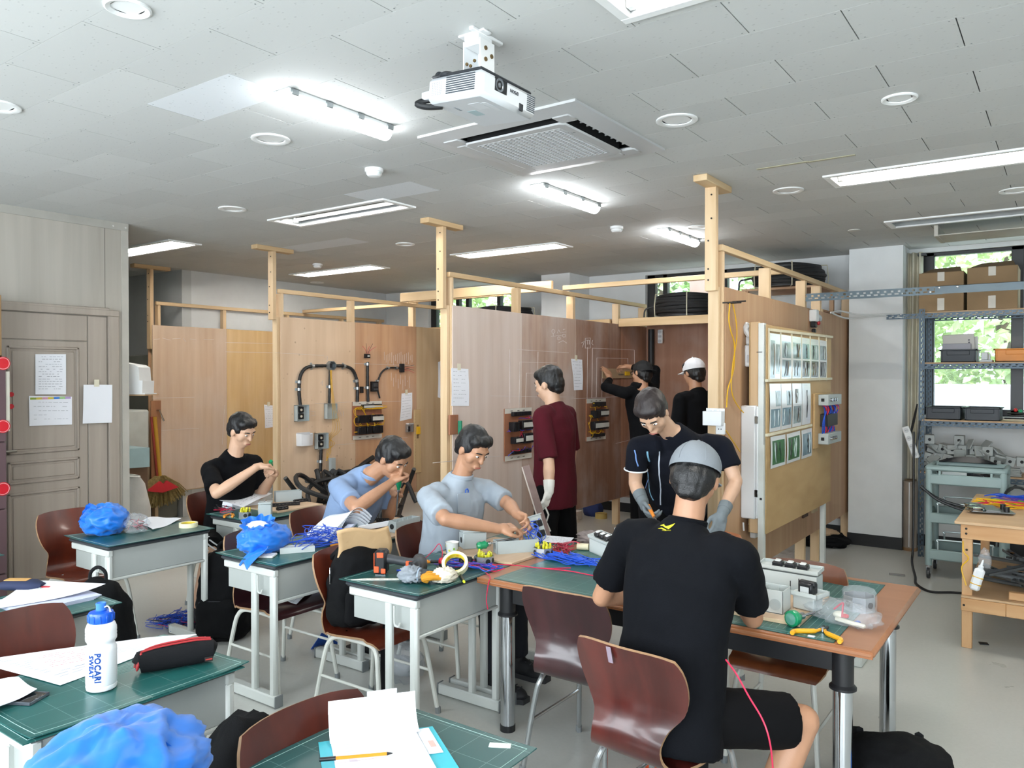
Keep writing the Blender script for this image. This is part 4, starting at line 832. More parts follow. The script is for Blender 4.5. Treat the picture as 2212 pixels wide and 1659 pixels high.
# pile of grey junction boxes and lids on the low rack shelf
GBX = mat('#9a9f9d', .55, var=.06, objvar=.08); HOLE = mat('#1d1f20', .8)
jb = thing('junction_box','grey plastic junction box with a round hole in the rack pile','junction box',(0,0,0),group='grey junction boxes piled on the rack')
b = MB(); w,d,h = .082,.10,.083; b.box(-w/2,w/2,-d/2,d/2,0,h,.003); b.build('box_shell', GBX, jb); b = MB(); b.cyl((0,-d/2-.0012,h*.5),(0,-d/2+.002,h*.5),.0135,n=16); b.build('cable_hole', HOLE, jb); 
rr = random.Random(3)
rows = [(.782,[-1.085,-.995,-.905,-.815,-.725,-.635]),(.866,[-1.09,-1.0,-.91,-.82,-.73]),(.866,[-.36,-.27]),(.95,[-1.05,-.965,-.88,-.79,-.70,-.60]),(.866,[-.545,-.455]),(1.034,[-1.075,-.83])]
first = True
for z,xs in rows:
    for x in xs:
        loc = (x+rr.uniform(-.008,.008), 8.10+rr.uniform(-.015,.05), z); rz = rr.uniform(-.25,.25)
        if first: jb.location = loc; jb.rotation_euler = (rr.uniform(-.05,.05),rr.uniform(-.1,.1),rz); first = False
        else: dup(jb, loc, rz).rotation_euler = (rr.uniform(-.04,.04), rr.choice((0,0,0,.25,-.2)), rz)
ld = thing('junction_cover','pale grey junction box lid lying in the rack pile','lid',(0,0,0),group='junction box lids piled on the rack')
b = MB(); b.box(-.045,.045,-.05,.05,0,.012,.003); b.build('lid_plate', GBX, ld); b = MB(); b.box(-.038,.038,-.043,.043,-.004,.001,.001); b.build('lid_rim', GBX, ld)
spots = []
for sx in (-.585,-.50,-.40): 
    for k in range(5): spots.append((sx+rr.uniform(-.006,.006),8.08,.787+k*.0135,rr.uniform(-.08,.08),0,rr.uniform(-.1,.1)))
for k in range(22): spots.append((rr.uniform(-1.06,-.42),8.035+rr.uniform(0,.1),rr.choice((.90,.95,.985,1.04))-(.06 if k%2 else 0),rr.uniform(-1.2,1.2),rr.uniform(-.9,.9),rr.uniform(-1,1)))
for q,(x,y,z,rx,ry,rz) in enumerate(spots):
    o = ld if q == 0 else dup(ld,(x,y,z),rz); o.location = (x,y,z); o.rotation_euler = (rx if q > 14 else 0,ry,rz)
# --- grey-green utility cart
CART = mat('#8fa3a2', .5, var=.04)
t = thing('utility_cart','grey-green plastic utility cart on casters beside rack','cart',(-.70,7.38,0)); X0c,X1c,Y0c,Y1c = -.97,-.41,7.17,7.6
def tray(z,h,lip):
    b = MB(); b.box(X0c+.02,X1c-.02,Y0c+.02,Y1c-.02,z,z+.012); b.box(X0c,X1c,Y0c,Y0c+.022,z,z+h,.009); b.box(X0c,X1c,Y1c-.022,Y1c,z,z+h,.009); b.box(X0c,X0c+.022,Y0c,Y1c,z,z+h,.009); b.box(X1c-.022,X1c,Y0c,Y1c,z,z+h,.009); b.build('tray', CART, t, world=True)
    if lip:
        zz = z+h
        for y in (Y0c+.012,Y1c-.012): b = MB(); b.tube(spl([(X0c+.09,y,zz),(X0c+.09,y,zz+.06),(X0c+.11,y,zz+.08),(X1c-.11,y,zz+.08),(X1c-.09,y,zz+.06),(X1c-.09,y,zz)],4),.007,n=7); b.build('wire_guard', mat('#a8b3b2',.3,.4), t, world=True)
tray(.16,.085,True); tray(.46,.085,True); tray(.775,.085,False)
b = MB(); b.box(X0c-.006,X1c+.006,Y0c-.006,Y0c+.03,.885,.93,.014); b.box(X0c-.006,X1c+.006,Y1c-.03,Y1c+.006,.885,.93,.014); b.box(X0c-.006,X0c+.03,Y0c,Y1c,.885,.93,.014); b.box(X1c-.03,X1c+.006,Y0c,Y1c,.885,.93,.014)
for x in (X0c+.1,X1c-.1): b.box(x-.008,x+.008,Y0c+.004,Y0c+.018,.85,.89)
b.build('top_rim', CART, t, world=True)
for x in (X0c+.022,X1c-.022):
    for y in (Y0c+.022,Y1c-.022):
        b = MB(); b.cyl((x,y,.11),(x,y,.90),.026,n=14); l = b.build('post', CART, t, world=True)
        b = MB(); b.cyl((x,y,.095),(x,y,.115),.02,n=12); b.box(x-.016,x-.012,y-.02,y+.02,.045,.1); b.box(x+.012,x+.016,y-.02,y+.02,.045,.1); b.build('caster_fork', CHROME, l, world=True)
        b = MB(); b.M = Matrix.Translation((x,y,.042)) @ Matrix.Rotation(PI/2,4,'Y'); b.lathe([(.012,-.01),(.04,-.011),(.042,0),(.04,.011),(.012,.01)],20); b.build('wheel', mat('#2b2d30',.5), l, world=True)
# ================================================================== PEOPLE
from mathutils.bvhtree import BVHTree
V = Vector
def capsule(b, p, q, r0, r1, n=12):
    p = V(p); q = V(q); d = (q-p); L = d.length; d = d/L if L > 1e-6 else V((0,0,1)); pts = []; rs = []
    for a in (80,50,20): pts.append(p-d*r0*math.sin(math.radians(a))); rs.append(r0*math.cos(math.radians(a)))
    for k in range(5): f = k/4; pts.append(p+(q-p)*f); rs.append(r0*(1-f)+r1*f)
    for a in (20,50,80): pts.append(q+d*r1*math.sin(math.radians(a))); rs.append(r1*math.cos(math.radians(a)))
    b.tube(pts, rs, n)
def loft(b, secs, side, n=20):
    C_ = [V(s[0]) for s in secs]; vs = []; m = len(secs); side = V(side).normalized()
    for i, s in enumerate(secs):
        ax = (C_[min(i+1,m-1)]-C_[max(i-1,0)]).normalized(); sd = (side-ax*side.dot(ax)).normalized(); dp = ax.cross(sd)
        for k in range(n):
            a = 2*PI*k/n; ca, sa = math.cos(a), math.sin(a); e = 2/2.4
            vs.append(C_[i]+sd*s[1]*math.copysign(abs(ca)**e,ca)+dp*s[2]*math.copysign(abs(sa)**e,sa))
    fs = [(i*n+k,i*n+(k+1)%n,(i+1)*n+(k+1)%n,(i+1)*n+k) for i in range(m-1) for k in range(n)]+[tuple(range(n))[::-1],tuple((m-1)*n+k for k in range(n))]
    b.add(vs, fs)
def oell(b, c, M3, r, n=16):
    o = b.M; b.M = Matrix.Translation(c) @ M3.to_4x4(); b.ell((0,0,0),*r,n=n); b.M = o
def remesh(b, name, vox, it, m, par, disp=0.0, ds=18.0, stretch=None, smooth2=0):
    me = bpy.data.meshes.new('tmp'); me.from_pydata(b.v,[],b.f); bm = bmesh.new(); bm.from_mesh(me); bmesh.ops.recalc_face_normals(bm,faces=bm.faces); bm.to_mesh(me); bm.free()
    o = bpy.data.objects.new('tmp',me); COL.objects.link(o); r = o.modifiers.new('r','REMESH'); r.mode = 'VOXEL'; r.voxel_size = vox; s = o.modifiers.new('s','SMOOTH'); s.factor = .5; s.iterations = it
    bpy.context.view_layer.update(); out = bpy.data.meshes.new_from_object(o.evaluated_get(bpy.context.evaluated_depsgraph_get())); bpy.data.objects.remove(o); bpy.data.meshes.remove(me)
    if disp:
        ns = [v.normal.copy() for v in out.vertices]; st = stretch or (1,1,1)
        for v, nn in zip(out.vertices, ns):
            q = V((v.co.x*st[0],v.co.y*st[1],v.co.z*st[2]))*ds; v.co += nn*disp*(noise.noise(q)+.5*noise.noise(q*2.3))
    out.name = name; out.materials.clear(); out.materials.append(m); out.polygons.foreach_set('use_smooth',[True]*len(out.polygons))
    return link(name, out, par, True)
def hand(b, w, d, n, side, curl=(.5,.5,.5,.5), thumb=.5, sc=1.0, spread=.10):
    """w wrist, d towards the knuckles, n palm normal (palm faces n), side +1/-1: thumb side = side*(d x n)"""
    d = V(d).normalized(); n = V(n); n = (n-d*n.dot(d)).normalized(); t = d.cross(n)*side; w = V(w)
    capsule(b, w-d*.015, w+d*.03*sc, .026*sc, .028*sc)
    for k in range(4):
        off = (.030-.0195*k)*sc; base = w+t*off*.8; kn = w+d*(.088-.004*abs(k-1))*sc+t*off
        capsule(b, base+d*.02*sc, kn, .013*sc, .0115*sc)
        L = [(.046,.028,.021),(.05,.031,.022),(.046,.029,.021),(.036,.022,.018)][k]; a = spread*(1.5-k)*.5; p = kn; ang = 0; c = curl[k]
        dd = (d+t*a).normalized()
        for j in range(3):
            ang += c*(1.15,1.35,.9)[j]; v = dd*math.cos(ang)+n*math.sin(ang); q = p+v*L[j]*sc; capsule(b, p, q, (.0098,.0088,.0078)[j]*sc, (.0088,.0078,.0068)[j]*sc, 10); p = q
    tb = w+d*.022*sc+t*.026*sc+n*.008; k1 = tb+(d*.65+t*.62+n*.35*thumb).normalized()*.040*sc; k2 = k1+(d*.85+t*(.35-.6*thumb)+n*.55*thumb).normalized()*.034*sc; k3 = k2+(d*.9-t*.5*thumb+n*.5*thumb).normalized()*.026*sc
    capsule(b,tb,k1,.0165*sc,.0125*sc); capsule(b,k1,k2,.0118*sc,.0105*sc); capsule(b,k2,k3,.010*sc,.008*sc)
EYEW = mat('#e8e4df',.2,var=0); IRIS = mat('#20160f',.2); LIP = mat('#9a5a4e',.5); BROW = mat('#151212',.8)
def head_frame(f, u):
    f = V(f).normalized(); u = V(u); u = (u-f*u.dot(f)).normalized(); return f, u, f.cross(u)   # forward, up, right
def head(b, c, f, u, s):
    M3 = Matrix((s,f,u)).transposed(); L = lambda x,y,z: V(c)+s*x+f*y+u*z
    oell(b,L(0,-.008,.028),M3,(.075,.096,.095)); oell(b,L(0,.024,-.045),M3,(.058,.062,.070)); oell(b,L(0,.045,-.088),M3,(.034,.032,.026))
    oell(b,L(0,.062,.004),M3,(.052,.028,.05)); capsule(b,L(0,.088,.012),L(0,.101,-.022),.009,.0125); oell(b,L(0,.085,-.062),M3,(.026,.014,.016))
    for q in (-1,1):
        oell(b,L(q*.076,-.004,-.008),M3,(.010,.020,.032)); oell(b,L(q*.042,.046,-.024),M3,(.026,.030,.034)); capsule(b,L(q*.012,.083,.031),L(q*.046,.072,.031),.010,.009)
def face(par, c, f, u, s):
    L = lambda x,y,z: V(c)+s*x+f*y+u*z; M3 = Matrix((s,f,u)).transposed()
    for q in (-1,1):
        b = MB(); oell(b,L(q*.031,.0815,.008),M3,(.013,.008,.0052),12); e = b.build('eye',EYEW,par,world=True); b = MB(); oell(b,L(q*.031,.0872,.008),M3,(.0052,.003,.0052),10); b.build('iris',IRIS,e,world=True)
        b = MB(); b.tube([L(q*.014,.091,.028),L(q*.032,.090,.032),L(q*.050,.078,.029)],[.003,.004,.002],n=6); b.build('eyebrow',BROW,par,world=True)
    b = MB(); b.tube([L(-.024,.094,-.060),L(-.008,.1015,-.057),L(0,.102,-.059),L(.008,.1015,-.057),L(.024,.094,-.060)],[.002,.004,.0045,.004,.002],n=7); b.build('mouth',LIP,par,world=True)
HAIR = mat('#0d0d0f', .42, var=.25, vs=60, bump=.25, bs=240)
def hair(par, c, f, u, s, m=HAIR, vol=1.0, disp=.0045, seed=0):
    b = MB(); M3 = Matrix((s,f,u)).transposed(); L = lambda x,y,z: V(c)+s*x+f*y+u*z
    oell(b,L(0,-.020,.048),M3,(.084*vol,.100*vol,.088*vol)); oell(b,L(0,-.048,.0),M3,(.078,.070,.075)); oell(b,L(0,.040,.080),M3,(.062,.046,.036)); 
    for q in (-1,1): oell(b,L(q*.056,-.012,.03),M3,(.026,.062,.055)); oell(b,L(q*.045,.03,.075),M3,(.034,.045,.036))
    oell(b,L(.0,-.07,-.055),M3,(.05,.032,.03))
    return remesh(b,'hair',.006,6,m,par,disp,42,(1,1,.35))
def cap(par, c, f, u, s, m, brimdir=1, tilt=0, brim=True):
    b = MB(); L = lambda x,y,z: V(c)+s*x+f*y+u*z; M3 = Matrix((s,f,u)).transposed(); vs = []; fs = []; n = 28; k = 9
    for i in range(k+1):
        th = PI/2*1.02*(1-i/k)
        for j in range(n):
            a = 2*PI*j/n; r = math.cos(PI/2-th); vs.append(L(.090*r*math.cos(a), -.012+.108*r*math.sin(a), .030+.100*math.cos(th) if i else .022))
    fs = [(i*n+j,i*n+(j+1)%n,(i+1)*n+(j+1)%n,(i+1)*n+j) for i in range(k) for j in range(n)]; b.add(vs,fs); o = b.build('cap',m,par,world=True,ang=80)
    b = MB()
    for j in range(6):
        a = PI*j/3; b.tube([L(.0905*math.sin(th)*math.cos(a),-.012+.1085*math.sin(th)*math.sin(a),.030+.1006*math.cos(th)) for th in [.05+.16*q for q in range(10)]],.0013,n=4)
    b.ell(L(0,-.012,.131),.008,n=8); b.build('cap_seams',m,o,world=True)
    if brim:
        b = MB()
        def fn(uu,vv): a = (uu-.5)*2.0; rr = .095+.075*vv*math.cos(a*.9); return L(rr*math.sin(a)*.74, (-.012+rr*math.cos(a)*1.05)*brimdir, .030-.012*vv-.02*abs(math.sin(a))**2)
        b.sheet(fn,10,4,.004); b.build('brim',m,o,world=True)
    return o
def ribbon(par, srf, pts, w, m, name='stripe', lift=.0018, k=10, smooth=True, axis=None):
    bv = BVHTree.FromPolygons([v.co for v in srf.data.vertices],[p.vertices for p in srf.data.polygons]); P = spl(pts,k); b = MB(); rows = []; pn = None
    for i,p in enumerate(P):
        loc, nn, _, _ = bv.find_nearest(p); t = (P[min(i+1,len(P)-1)]-P[max(i-1,0)]).normalized(); sd = t.cross(nn).normalized(); rows.append((loc+nn*lift, sd))
    vs = []; 
    for c, sd in rows: vs += [c-sd*w/2, c+sd*w/2]
    b.add(vs,[(2*i,2*i+1,2*i+3,2*i+2) for i in range(len(rows)-1)]); return b.build(name, m, par, world=True)
def shoe(par, ank, d, m, sole):
    d = V(d); d.z = 0; d.normalize(); a = V((ank[0],ank[1],0)); sd = V((d.y,-d.x,0)); b = MB(); M3 = Matrix((sd,d,V((0,0,1)))).transposed()
    oell(b,a+d*.03+V((0,0,.05)),M3,(.045,.10,.05)); oell(b,a+d*.13+V((0,0,.035)),M3,(.048,.075,.036)); capsule(b,a+V((0,0,.05)),a+V((0,0,.105)),.045,.043); o = remesh(b,'shoe',.009,3,m,par)
    b = MB(); b.M = frame(a,sd,d); b.prism([(-.042,-.085),(.042,-.085),(.05,.05),(.052,.14),(.03,.205),(-.03,.205),(-.052,.14),(-.05,.05)],0,.026); b.build('sole',sole,o,world=True)
    b = MB()
    for k in range(4): c = a+d*(.07+.03*k)+V((0,0,.088-.007*k)); b.cyl(c-sd*.022,c+sd*.022,.004,n=6)
    b.build('laces',sole,o,world=True)
def person(lab, J, sk, shirt, pants, sleeve=.62, vox=.008, hands=(None,None), hem=.0, hairm=HAIR, capm=None, capdir=1, hairvol=1.0, pantlen=1.0, shirtd=.003, gloves=(None,None), collar=None, shoes=None, wide=1.0, capbrim=True):
    t = thing('person', lab, 'person', (J['hip'][0],J['hip'][1],0)); g = {k:V(v) for k,v in J.items()}
    sl, sr, hip, nk, hd = g['sl'],g['sr'],g['hip'],g['neck'],g['head']; side = (sr-sl).normalized(); f,u,s = head_frame(g['face'],g.get('hup',hd-nk)); ch = (sl+sr)/2; wa = hip.lerp(ch,.45)+g.get('bend',V((0,0,0))); W_ = wide
    b = MB(); up_ = (ch-hip).normalized()
    loft(b,[(hip-up_*.06,.15*W_,.105),(hip+up_*.03,.155*W_,.11),(wa,.135*W_,.10),(wa.lerp(ch,.6),.155*W_,.11),(ch-up_*.02,.15*W_,.095),(ch+up_*.035,.085,.07),(nk,.052,.052)],side)
    capsule(b,nk-up_*.03,hd-u*.04-f*.012,.056,.053)
    head(b,hd,f,u,s)
    for q,S_ in enumerate('lr'):
        sh, el, wr = g['s'+S_], g['e'+S_], g['w'+S_]; capsule(b,sh,el,.048,.038); m1 = el.lerp(wr,.28); capsule(b,el,m1,.037,.041); capsule(b,m1,wr,.041,.026)
        hp, kn, an = g['h'+S_], g['k'+S_], g['a'+S_]; capsule(b,hp,kn,.078,.056); m2 = kn.lerp(an,.3)+V(g.get('calf',(0,0,0))); capsule(b,kn,m2,.054,.056); capsule(b,m2,an,.056,.036)
        h = hands[q]
        if h and not gloves[q]: hand(b,wr,*h)
    body = remesh(b,'body',vox,4,sk,t); face(t,hd,f,u,s)
    for q,S_ in enumerate('lr'):
        if gloves[q]:
            b = MB(); wr = g['w'+S_]; el = g['e'+S_]; hand(b,wr,*hands[q]); capsule(b,wr,wr+(el-wr).normalized()*.05,.032,.036); gl = remesh(b,'glove',.0055,3,gloves[q],t,.0008,60)
            b = MB(); c0 = wr+(el-wr).normalized()*.075; b.cyl(c0,c0-(el-wr).normalized()*.045,.0385,.0355,n=18); b.build('glove_cuff',gloves[q],gl,world=True)
    # shirt
    b = MB(); hm = hip-up_*(.10+hem) if 'hemp' not in g else g['hemp']
    loft(b,[(hm,.178*W_,.135),(hip+up_*.02,.176*W_,.135),(wa,.162*W_,.125),(wa.lerp(ch,.6),.178*W_,.13),(ch-up_*.015,.172*W_,.112),(ch+up_*.04,.10,.082),(nk-up_*.005,.068,.066)],side)
    for S_ in 'lr':
        sh, el = g['s'+S_], g['e'+S_]; wr = g['w'+S_]; inn = sh.lerp(ch,.35)
        if sleeve <= 1: e2 = sh.lerp(el,sleeve); capsule(b,inn,sh,.074,.058); b.tube([sh,sh.lerp(e2,.5),e2],[.061,.064,.066],n=16)
        else: capsule(b,inn,sh,.070,.057); capsule(b,sh,el,.058,.052); b.tube([el,el.lerp(wr,.5),el.lerp(wr,sleeve-1)],[.052,.044,.036],n=16)
    shm = remesh(b,'shirt',.010,3,shirt,t,shirtd*1.6,13,(1,1,.6))
    if collar: b = MB(); M_ = frame(nk+up_*.004,side,up_.cross(side)); b.M = M_; b.lathe([(.069,-.016),(.070,.0),(.064,.006),(.058,-.006)],22); b.build('collar',collar,shm,world=True)
    # trousers
    b = MB(); loft(b,[(hip-up_*.07,.16*W_,.125),(hip+up_*.05,.165*W_,.125)],side)
    for S_ in 'lr':
        hp,kn,an = g['h'+S_],g['k'+S_],g['a'+S_]; capsule(b,hip.lerp(hp,.6),hp,.10,.10); capsule(b,hp,kn if pantlen >= 1 else hp.lerp(kn,pantlen),.098,.078 if pantlen >= 1 else .092,14)
        if pantlen >= 1: b.tube([kn,kn.lerp(an,.5),kn.lerp(an,.93)],[.076,.068,.064],n=14); capsule(b,kn,kn,.077,.077)
        else: e2 = hp.lerp(kn,pantlen); b.tube([hp.lerp(kn,.3),e2,e2+(kn-hp).normalized()*.07],[.097,.094,.09],n=16)
    pm = remesh(b,'trousers' if pantlen >= 1 else 'shorts',.011,3,pants,t,.004,14,(1,1,.6))
    for S_ in 'lr':
        if shoes: shoe(t,g['a'+S_],g.get('t'+S_,f),shoes[0],shoes[1])
    if capm: hair(t,hd-u*.012,f,u,s,hairm,.94); cap(t,hd,f,u,s,capm,capdir,brim=capbrim)
    else: hair(t,hd,f,u,s,hairm,hairvol)
    return t, shm, pm, (hd,f,u,s)
SKIN = mat('#c39a80',.5,var=.06,vs=14,bump=.05,bs=250); SKIN2 = mat('#b08366',.5,var=.06,vs=14,bump=.05,bs=250); SKIN3 = mat('#c9a287',.5,var=.06,vs=14)
CB = mat('#08090c',.9,var=.15,vs=9,bump=.12,bs=500,spec=.15); CB2 = mat('#090b10',.9,var=.12,vs=9,bump=.12,bs=500,spec=.15); BLUES = mat('#7f96b8',.8,var=.05,bump=.12,bs=450); GREYS = mat('#98a2ac',.75,var=.05,bump=.1,bs=450); MAR = mat('#480f1a',.9,var=.1,bump=.12,bs=450,spec=.2); NAVY = mat('#0b0e18',.9,var=.12,bump=.12,bs=450,spec=.2); PANTK = mat('#08080a',.9,var=.15,spec=.15); NAVYP = mat('#14161f',.85,var=.1)
SHOEB = (mat('#1c1d20',.7), mat('#2a2b2e',.7)); SHOEW = (mat('#d7d3c8',.6), mat('#e2dfd6',.6)); X1 = V((1,0,0)); DN = V((0,0,-1))
# man in black T-shirt at the left desk
J = dict(hip=(-5.0,3.42,.52),sl=(-4.93,3.60,1.02),sr=(-4.95,3.24,1.00),neck=(-4.90,3.42,1.11),head=(-4.84,3.43,1.265),face=(.86,.14,-.42),hup=(.45,0,1),el=od(562,1068,5.82),wl=od(594,1022,5.62),er=od(468,1066,5.30),wr=od(556,1008,5.42),
 hl=(-4.98,3.52,.52),hr=(-4.98,3.33,.52),kl=(-4.62,3.56,.47),kr=(-4.66,3.07,.50),al=(-4.62,3.60,.08),ar=(-4.74,3.0,.08),tl=(1,0,0),tr=(1,0,0))
h1 = ((od(585,1012,5.55)-V(J['wl'])), V((.2,-.9,0)), 1, (.85,.9,.95,1.0), .8, .95)
h1r = ((od(590,1003,5.52)-V(J['wr'])), V((.15,.6,-.75)), -1, (.75,.8,.85,.9), .7, .95)
p1, s1, t1, hf = person('man in black T-shirt and striped shorts driving a screw at far left desk',J,SKIN3,CB,PANTK,.8,.006,(h1,h1r),pantlen=.90,shoes=SHOEB)
d1 = BVHTree.FromPolygons([v.co for v in t1.data.vertices],[p.vertices for p in t1.data.polygons])
for k in range(3):
    q1 = [d1.ray_cast(EYEP,_ray(428+6*k+x,1166-8*k+y).normalized())[0] for x,y in ((0,0),(8,9),(17,19),(25,25),(33,30))]; q1 = [q for q in q1 if q is not None]
    if len(q1) > 1: ribbon(p1, t1, q1, .009, mat('#dfe2e6',.7), 'white_stripe', .003)
# man in light blue T-shirt
J = dict(hip=(-3.82,3.40,.53),sl=(-3.56,3.60,1.0),sr=(-3.60,3.22,.99),neck=(-3.50,3.40,1.06),head=(-3.34,3.42,1.16),face=(.80,.10,-.60),hup=(.6,0,.8),el=od(838,1118,5.05),wl=od(858,1068,4.93),er=od(770,1098,4.45),wr=od(846,1042,4.68),
 hl=(-3.78,3.5,.53),hr=(-3.78,3.31,.53),kl=(-3.42,3.52,.50),kr=(-3.42,3.3,.50),al=(-3.48,3.54,.08),ar=(-3.48,3.28,.08),tl=(1,0,0),tr=(1,0,0))
h2 = ((od(857,1045,4.84)-V(J['wl'])), V((.3,-.8,.1)), 1, (.9,.95,1.0,1.05), .8, .95)
h2r = ((od(866,1018,4.75)-V(J['wr'])), V((.2,.7,-.4)), -1, (.85,.9,.95,1.0), .8, .95)
p2, s2, t2, hf = person('man in light blue T-shirt bending over a long screwdriver',J,SKIN2,BLUES,NAVYP,.72,.006,(h2,h2r),shoes=SHOEB,collar=BLUES)
# man in grey short-sleeved shirt
J = dict(hip=(-2.92,3.42,.53),sl=(-2.80,3.63,1.0),sr=(-2.86,3.20,1.0),neck=(-2.80,3.42,1.10),head=(-2.72,3.42,1.25),face=(.78,-.12,-.50),hup=(.4,0,1),el=od(1098,1088,4.45),wl=od(1118,1112,4.28),er=od(962,1122,4.02),wr=od(1078,1142,4.10),
 hl=(-2.9,3.52,.53),hr=(-2.9,3.33,.53),kl=(-2.5,3.52,.50),kr=(-2.5,3.3,.50),al=(-2.5,3.54,.08),ar=(-2.44,3.25,.08),tl=(1,0,0),tr=(1,0,0))
h3 = ((od(1140,1122,4.22)-V(J['wl'])), V((-.2,-.75,-.5)), 1, (.5,.55,.6,.65), .6, 1.0)
h3r = ((od(1112,1138,4.14)-V(J['wr'])), V((.0,.5,-.8)), -1, (.55,.6,.65,.7), .6, 1.0)
p3, s3, t3, hf = person('man in grey short-sleeved shirt wiring a grey box at the desk',J,SKIN2,GREYS,NAVYP,.85,.006,(h3,h3r),shoes=SHOEB,collar=GREYS,hem=.03,shirtd=.004,wide=1.08)
q = od(1000,1075,4.2); b = MB()
bv = BVHTree.FromPolygons([v.co for v in s3.data.vertices],[p.vertices for p in s3.data.polygons])
def onto(bv, p, lift=.002): l, n_, _, _ = bv.find_nearest(V(p)); return l+n_*lift, n_
l, n_ = onto(bv, od(1027,1084,4.25)); b.M = frame(l,V((0,0,1)).cross(n_),V((0,0,1))); b.box(-.045,.045,-.06,.05,-.004,.003,.003); b.build('shirt_pocket',GREYS,s3,world=True)
b = MB(); b.M = frame(l,V((0,0,1)).cross(n_),V((0,0,1))); b.tube([(.012,.05,.002),(.012,.066,.004),(.022,.071,.004),(.03,.062,.004),(.03,.05,.003)],.004,n=6); b.build('pen_clip',mat('#2d55a8',.4),s3,world=True)
ribbon(p3, s3, [od(985,1065,4.2),od(995,1090,4.2),od(1000,1115,4.2)], .022, GREYS, 'button_placket', .003); b = MB()
for y in (1070,1092,1112): c, n_ = onto(bv, od(990+(y-1065)*.2,y,4.2), .004); b.cyl(c,c+n_*.002,.005,n=10)
b.build('shirt_button',mat('#c9d0d6',.4),s3,world=True)
# standing man in maroon shirt, white glove
FM = V((-.998,-.05,0)); SM = V((-.05,.998,0)); c = V((-2.90,4.56,0))
J = dict(hip=c+V((0,0,.90)),sl=c-SM*.185+V((0,0,1.39)),sr=c+SM*.185+V((0,0,1.39)),neck=c+FM*.015+V((0,0,1.47)),head=c+FM*.05+V((0,0,1.60)),face=FM+V((0,0,-.25)),el=od(1186,1000,5.15),wl=od(1186,1062,5.1),er=c+SM*.24+V((0,0,1.11)),wr=c+SM*.25+FM*.05+V((0,0,.86)),
 hl=c-SM*.09+V((0,0,.88)),hr=c+SM*.09+V((0,0,.88)),kl=c-SM*.10+FM*.03+V((0,0,.48)),kr=c+SM*.10+FM*-.04+V((0,0,.48)),al=c-SM*.10+V((0,0,.08)),ar=c+SM*.12-FM*.1+V((0,0,.08)))
h4 = ((od(1176,1092,5.08)-V(J['wl'])), FM+V((0,0,-.2)), 1, (.55,.6,.62,.65), .6, .98); h4r = (DN, -SM, -1, (.4,.4,.45,.5), .4, .95)
p4, s4, t4, hf = person('man standing in loose maroon shirt with one white glove',J,SKIN3,MAR,PANTK,.92,.009,(h4,h4r),shoes=SHOEB,gloves=(mat('#dcdad2',.9,bump=.2,bs=300),None),hem=.04,wide=1.0)
b = MB(); b.tube([od(1178,1095,5.05),od(1185,1112,5.04),od(1180,1128,5.04),od(1189,1148,5.03)],.006,n=6); tag(b.build('tool_lanyard',mat('#c9c7c0',.6)),'pale lanyard hanging below the white glove','lanyard')
# black-capped man drawing on the wall
c = V((-3.42,6.98,0)); F5 = V((-.93,.36,0)); S5 = V((.36,.93,0))
J = dict(hip=c+V((.06,-.02,.95)),sl=od(1352,850,7.55),sr=od(1412,838,7.85),neck=od(1388,838,7.68),head=od(1386,807,7.72),face=(-.95,.25,-.1),el=od(1309,836,7.75),wl=od(1318,818,8.2),er=od(1416,800,8.0),wr=od(1356,792,8.28),
 hl=c+V((.04,-.11,.93)),hr=c+V((.06,.09,.93)),kl=c+V((0,-.11,.5)),kr=c+V((.03,.1,.5)),al=c+V((0,-.12,.08)),ar=c+V((.06,.1,.08)))
h5 = (V((-.5,.1,.8)), V((-.9,.3,-.1)), -1, (.25,.2,.22,.3), .2, 1.0); h5r = (V((-.8,.2,.1)), V((-.3,.1,-.9)), 1, (.6,.6,.65,.7), .5, 1.0)
p5, s5, t5, hf = person('man in black cap and black long sleeves drawing on the chalked wall',J,SKIN2,CB,PANTK,1.8,.008,(h5,h5r),capm=mat('#0d0e10',.8,bump=.1),capdir=-1,shoes=SHOEB,wide=1.02)
hd,f,u,s = hf; b = MB()
for q in (-1,1): b.tube([hd+s*.033*q+f*.098+u*.008+(s*math.cos(a)*.022+u*math.sin(a)*.016) for a in [2*PI*i/12 for i in range(12)]],.0025,n=5,closed=True); b.tube([hd+s*.056*q+f*.095+u*.012,hd+s*.078*q+f*.0+u*.01],.0025,n=5)
b.build('glasses',mat('#111214',.3),p5,world=True)
# white-capped man behind the tall post
c = V((-2.62,6.40,0)); F6 = V((-.9,.43,0)); S6 = V((.43,.9,0))
J = dict(hip=c+V((0,0,.95)),sl=c-S6*.19+V((0,0,1.46)),sr=c+S6*.19+V((0,0,1.46)),neck=c+F6*.02+V((0,0,1.54)),head=c+F6*.05+V((0,0,1.685)),face=F6+V((0,0,-.2)),el=c-S6*.25+V((.02,0,1.18)),wl=c-S6*.22+F6*.16+V((0,0,.98)),er=c+S6*.25+V((0,0,1.18)),wr=c+S6*.22+F6*.15+V((0,0,.98)),
 hl=c-S6*.09+V((0,0,.93)),hr=c+S6*.09+V((0,0,.93)),kl=c-S6*.1+V((0,0,.5)),kr=c+S6*.1+V((0,0,.5)),al=c-S6*.1+V((0,0,.08)),ar=c+S6*.11+V((0,0,.08)))
hx = (DN+F6*.3, S6, -1, (.4,.4,.45,.5), .4, .95); hy = (DN+F6*.3, -S6, 1, (.4,.4,.45,.5), .4, .95)
p6, s6, t6, hf = person('man in white cap and black shirt half hidden by tall wooden post',J,SKIN2,CB,PANTK,.8,.009,(hx,hy),capm=mat('#d9d9dc',.8,bump=.1),shoes=SHOEB)
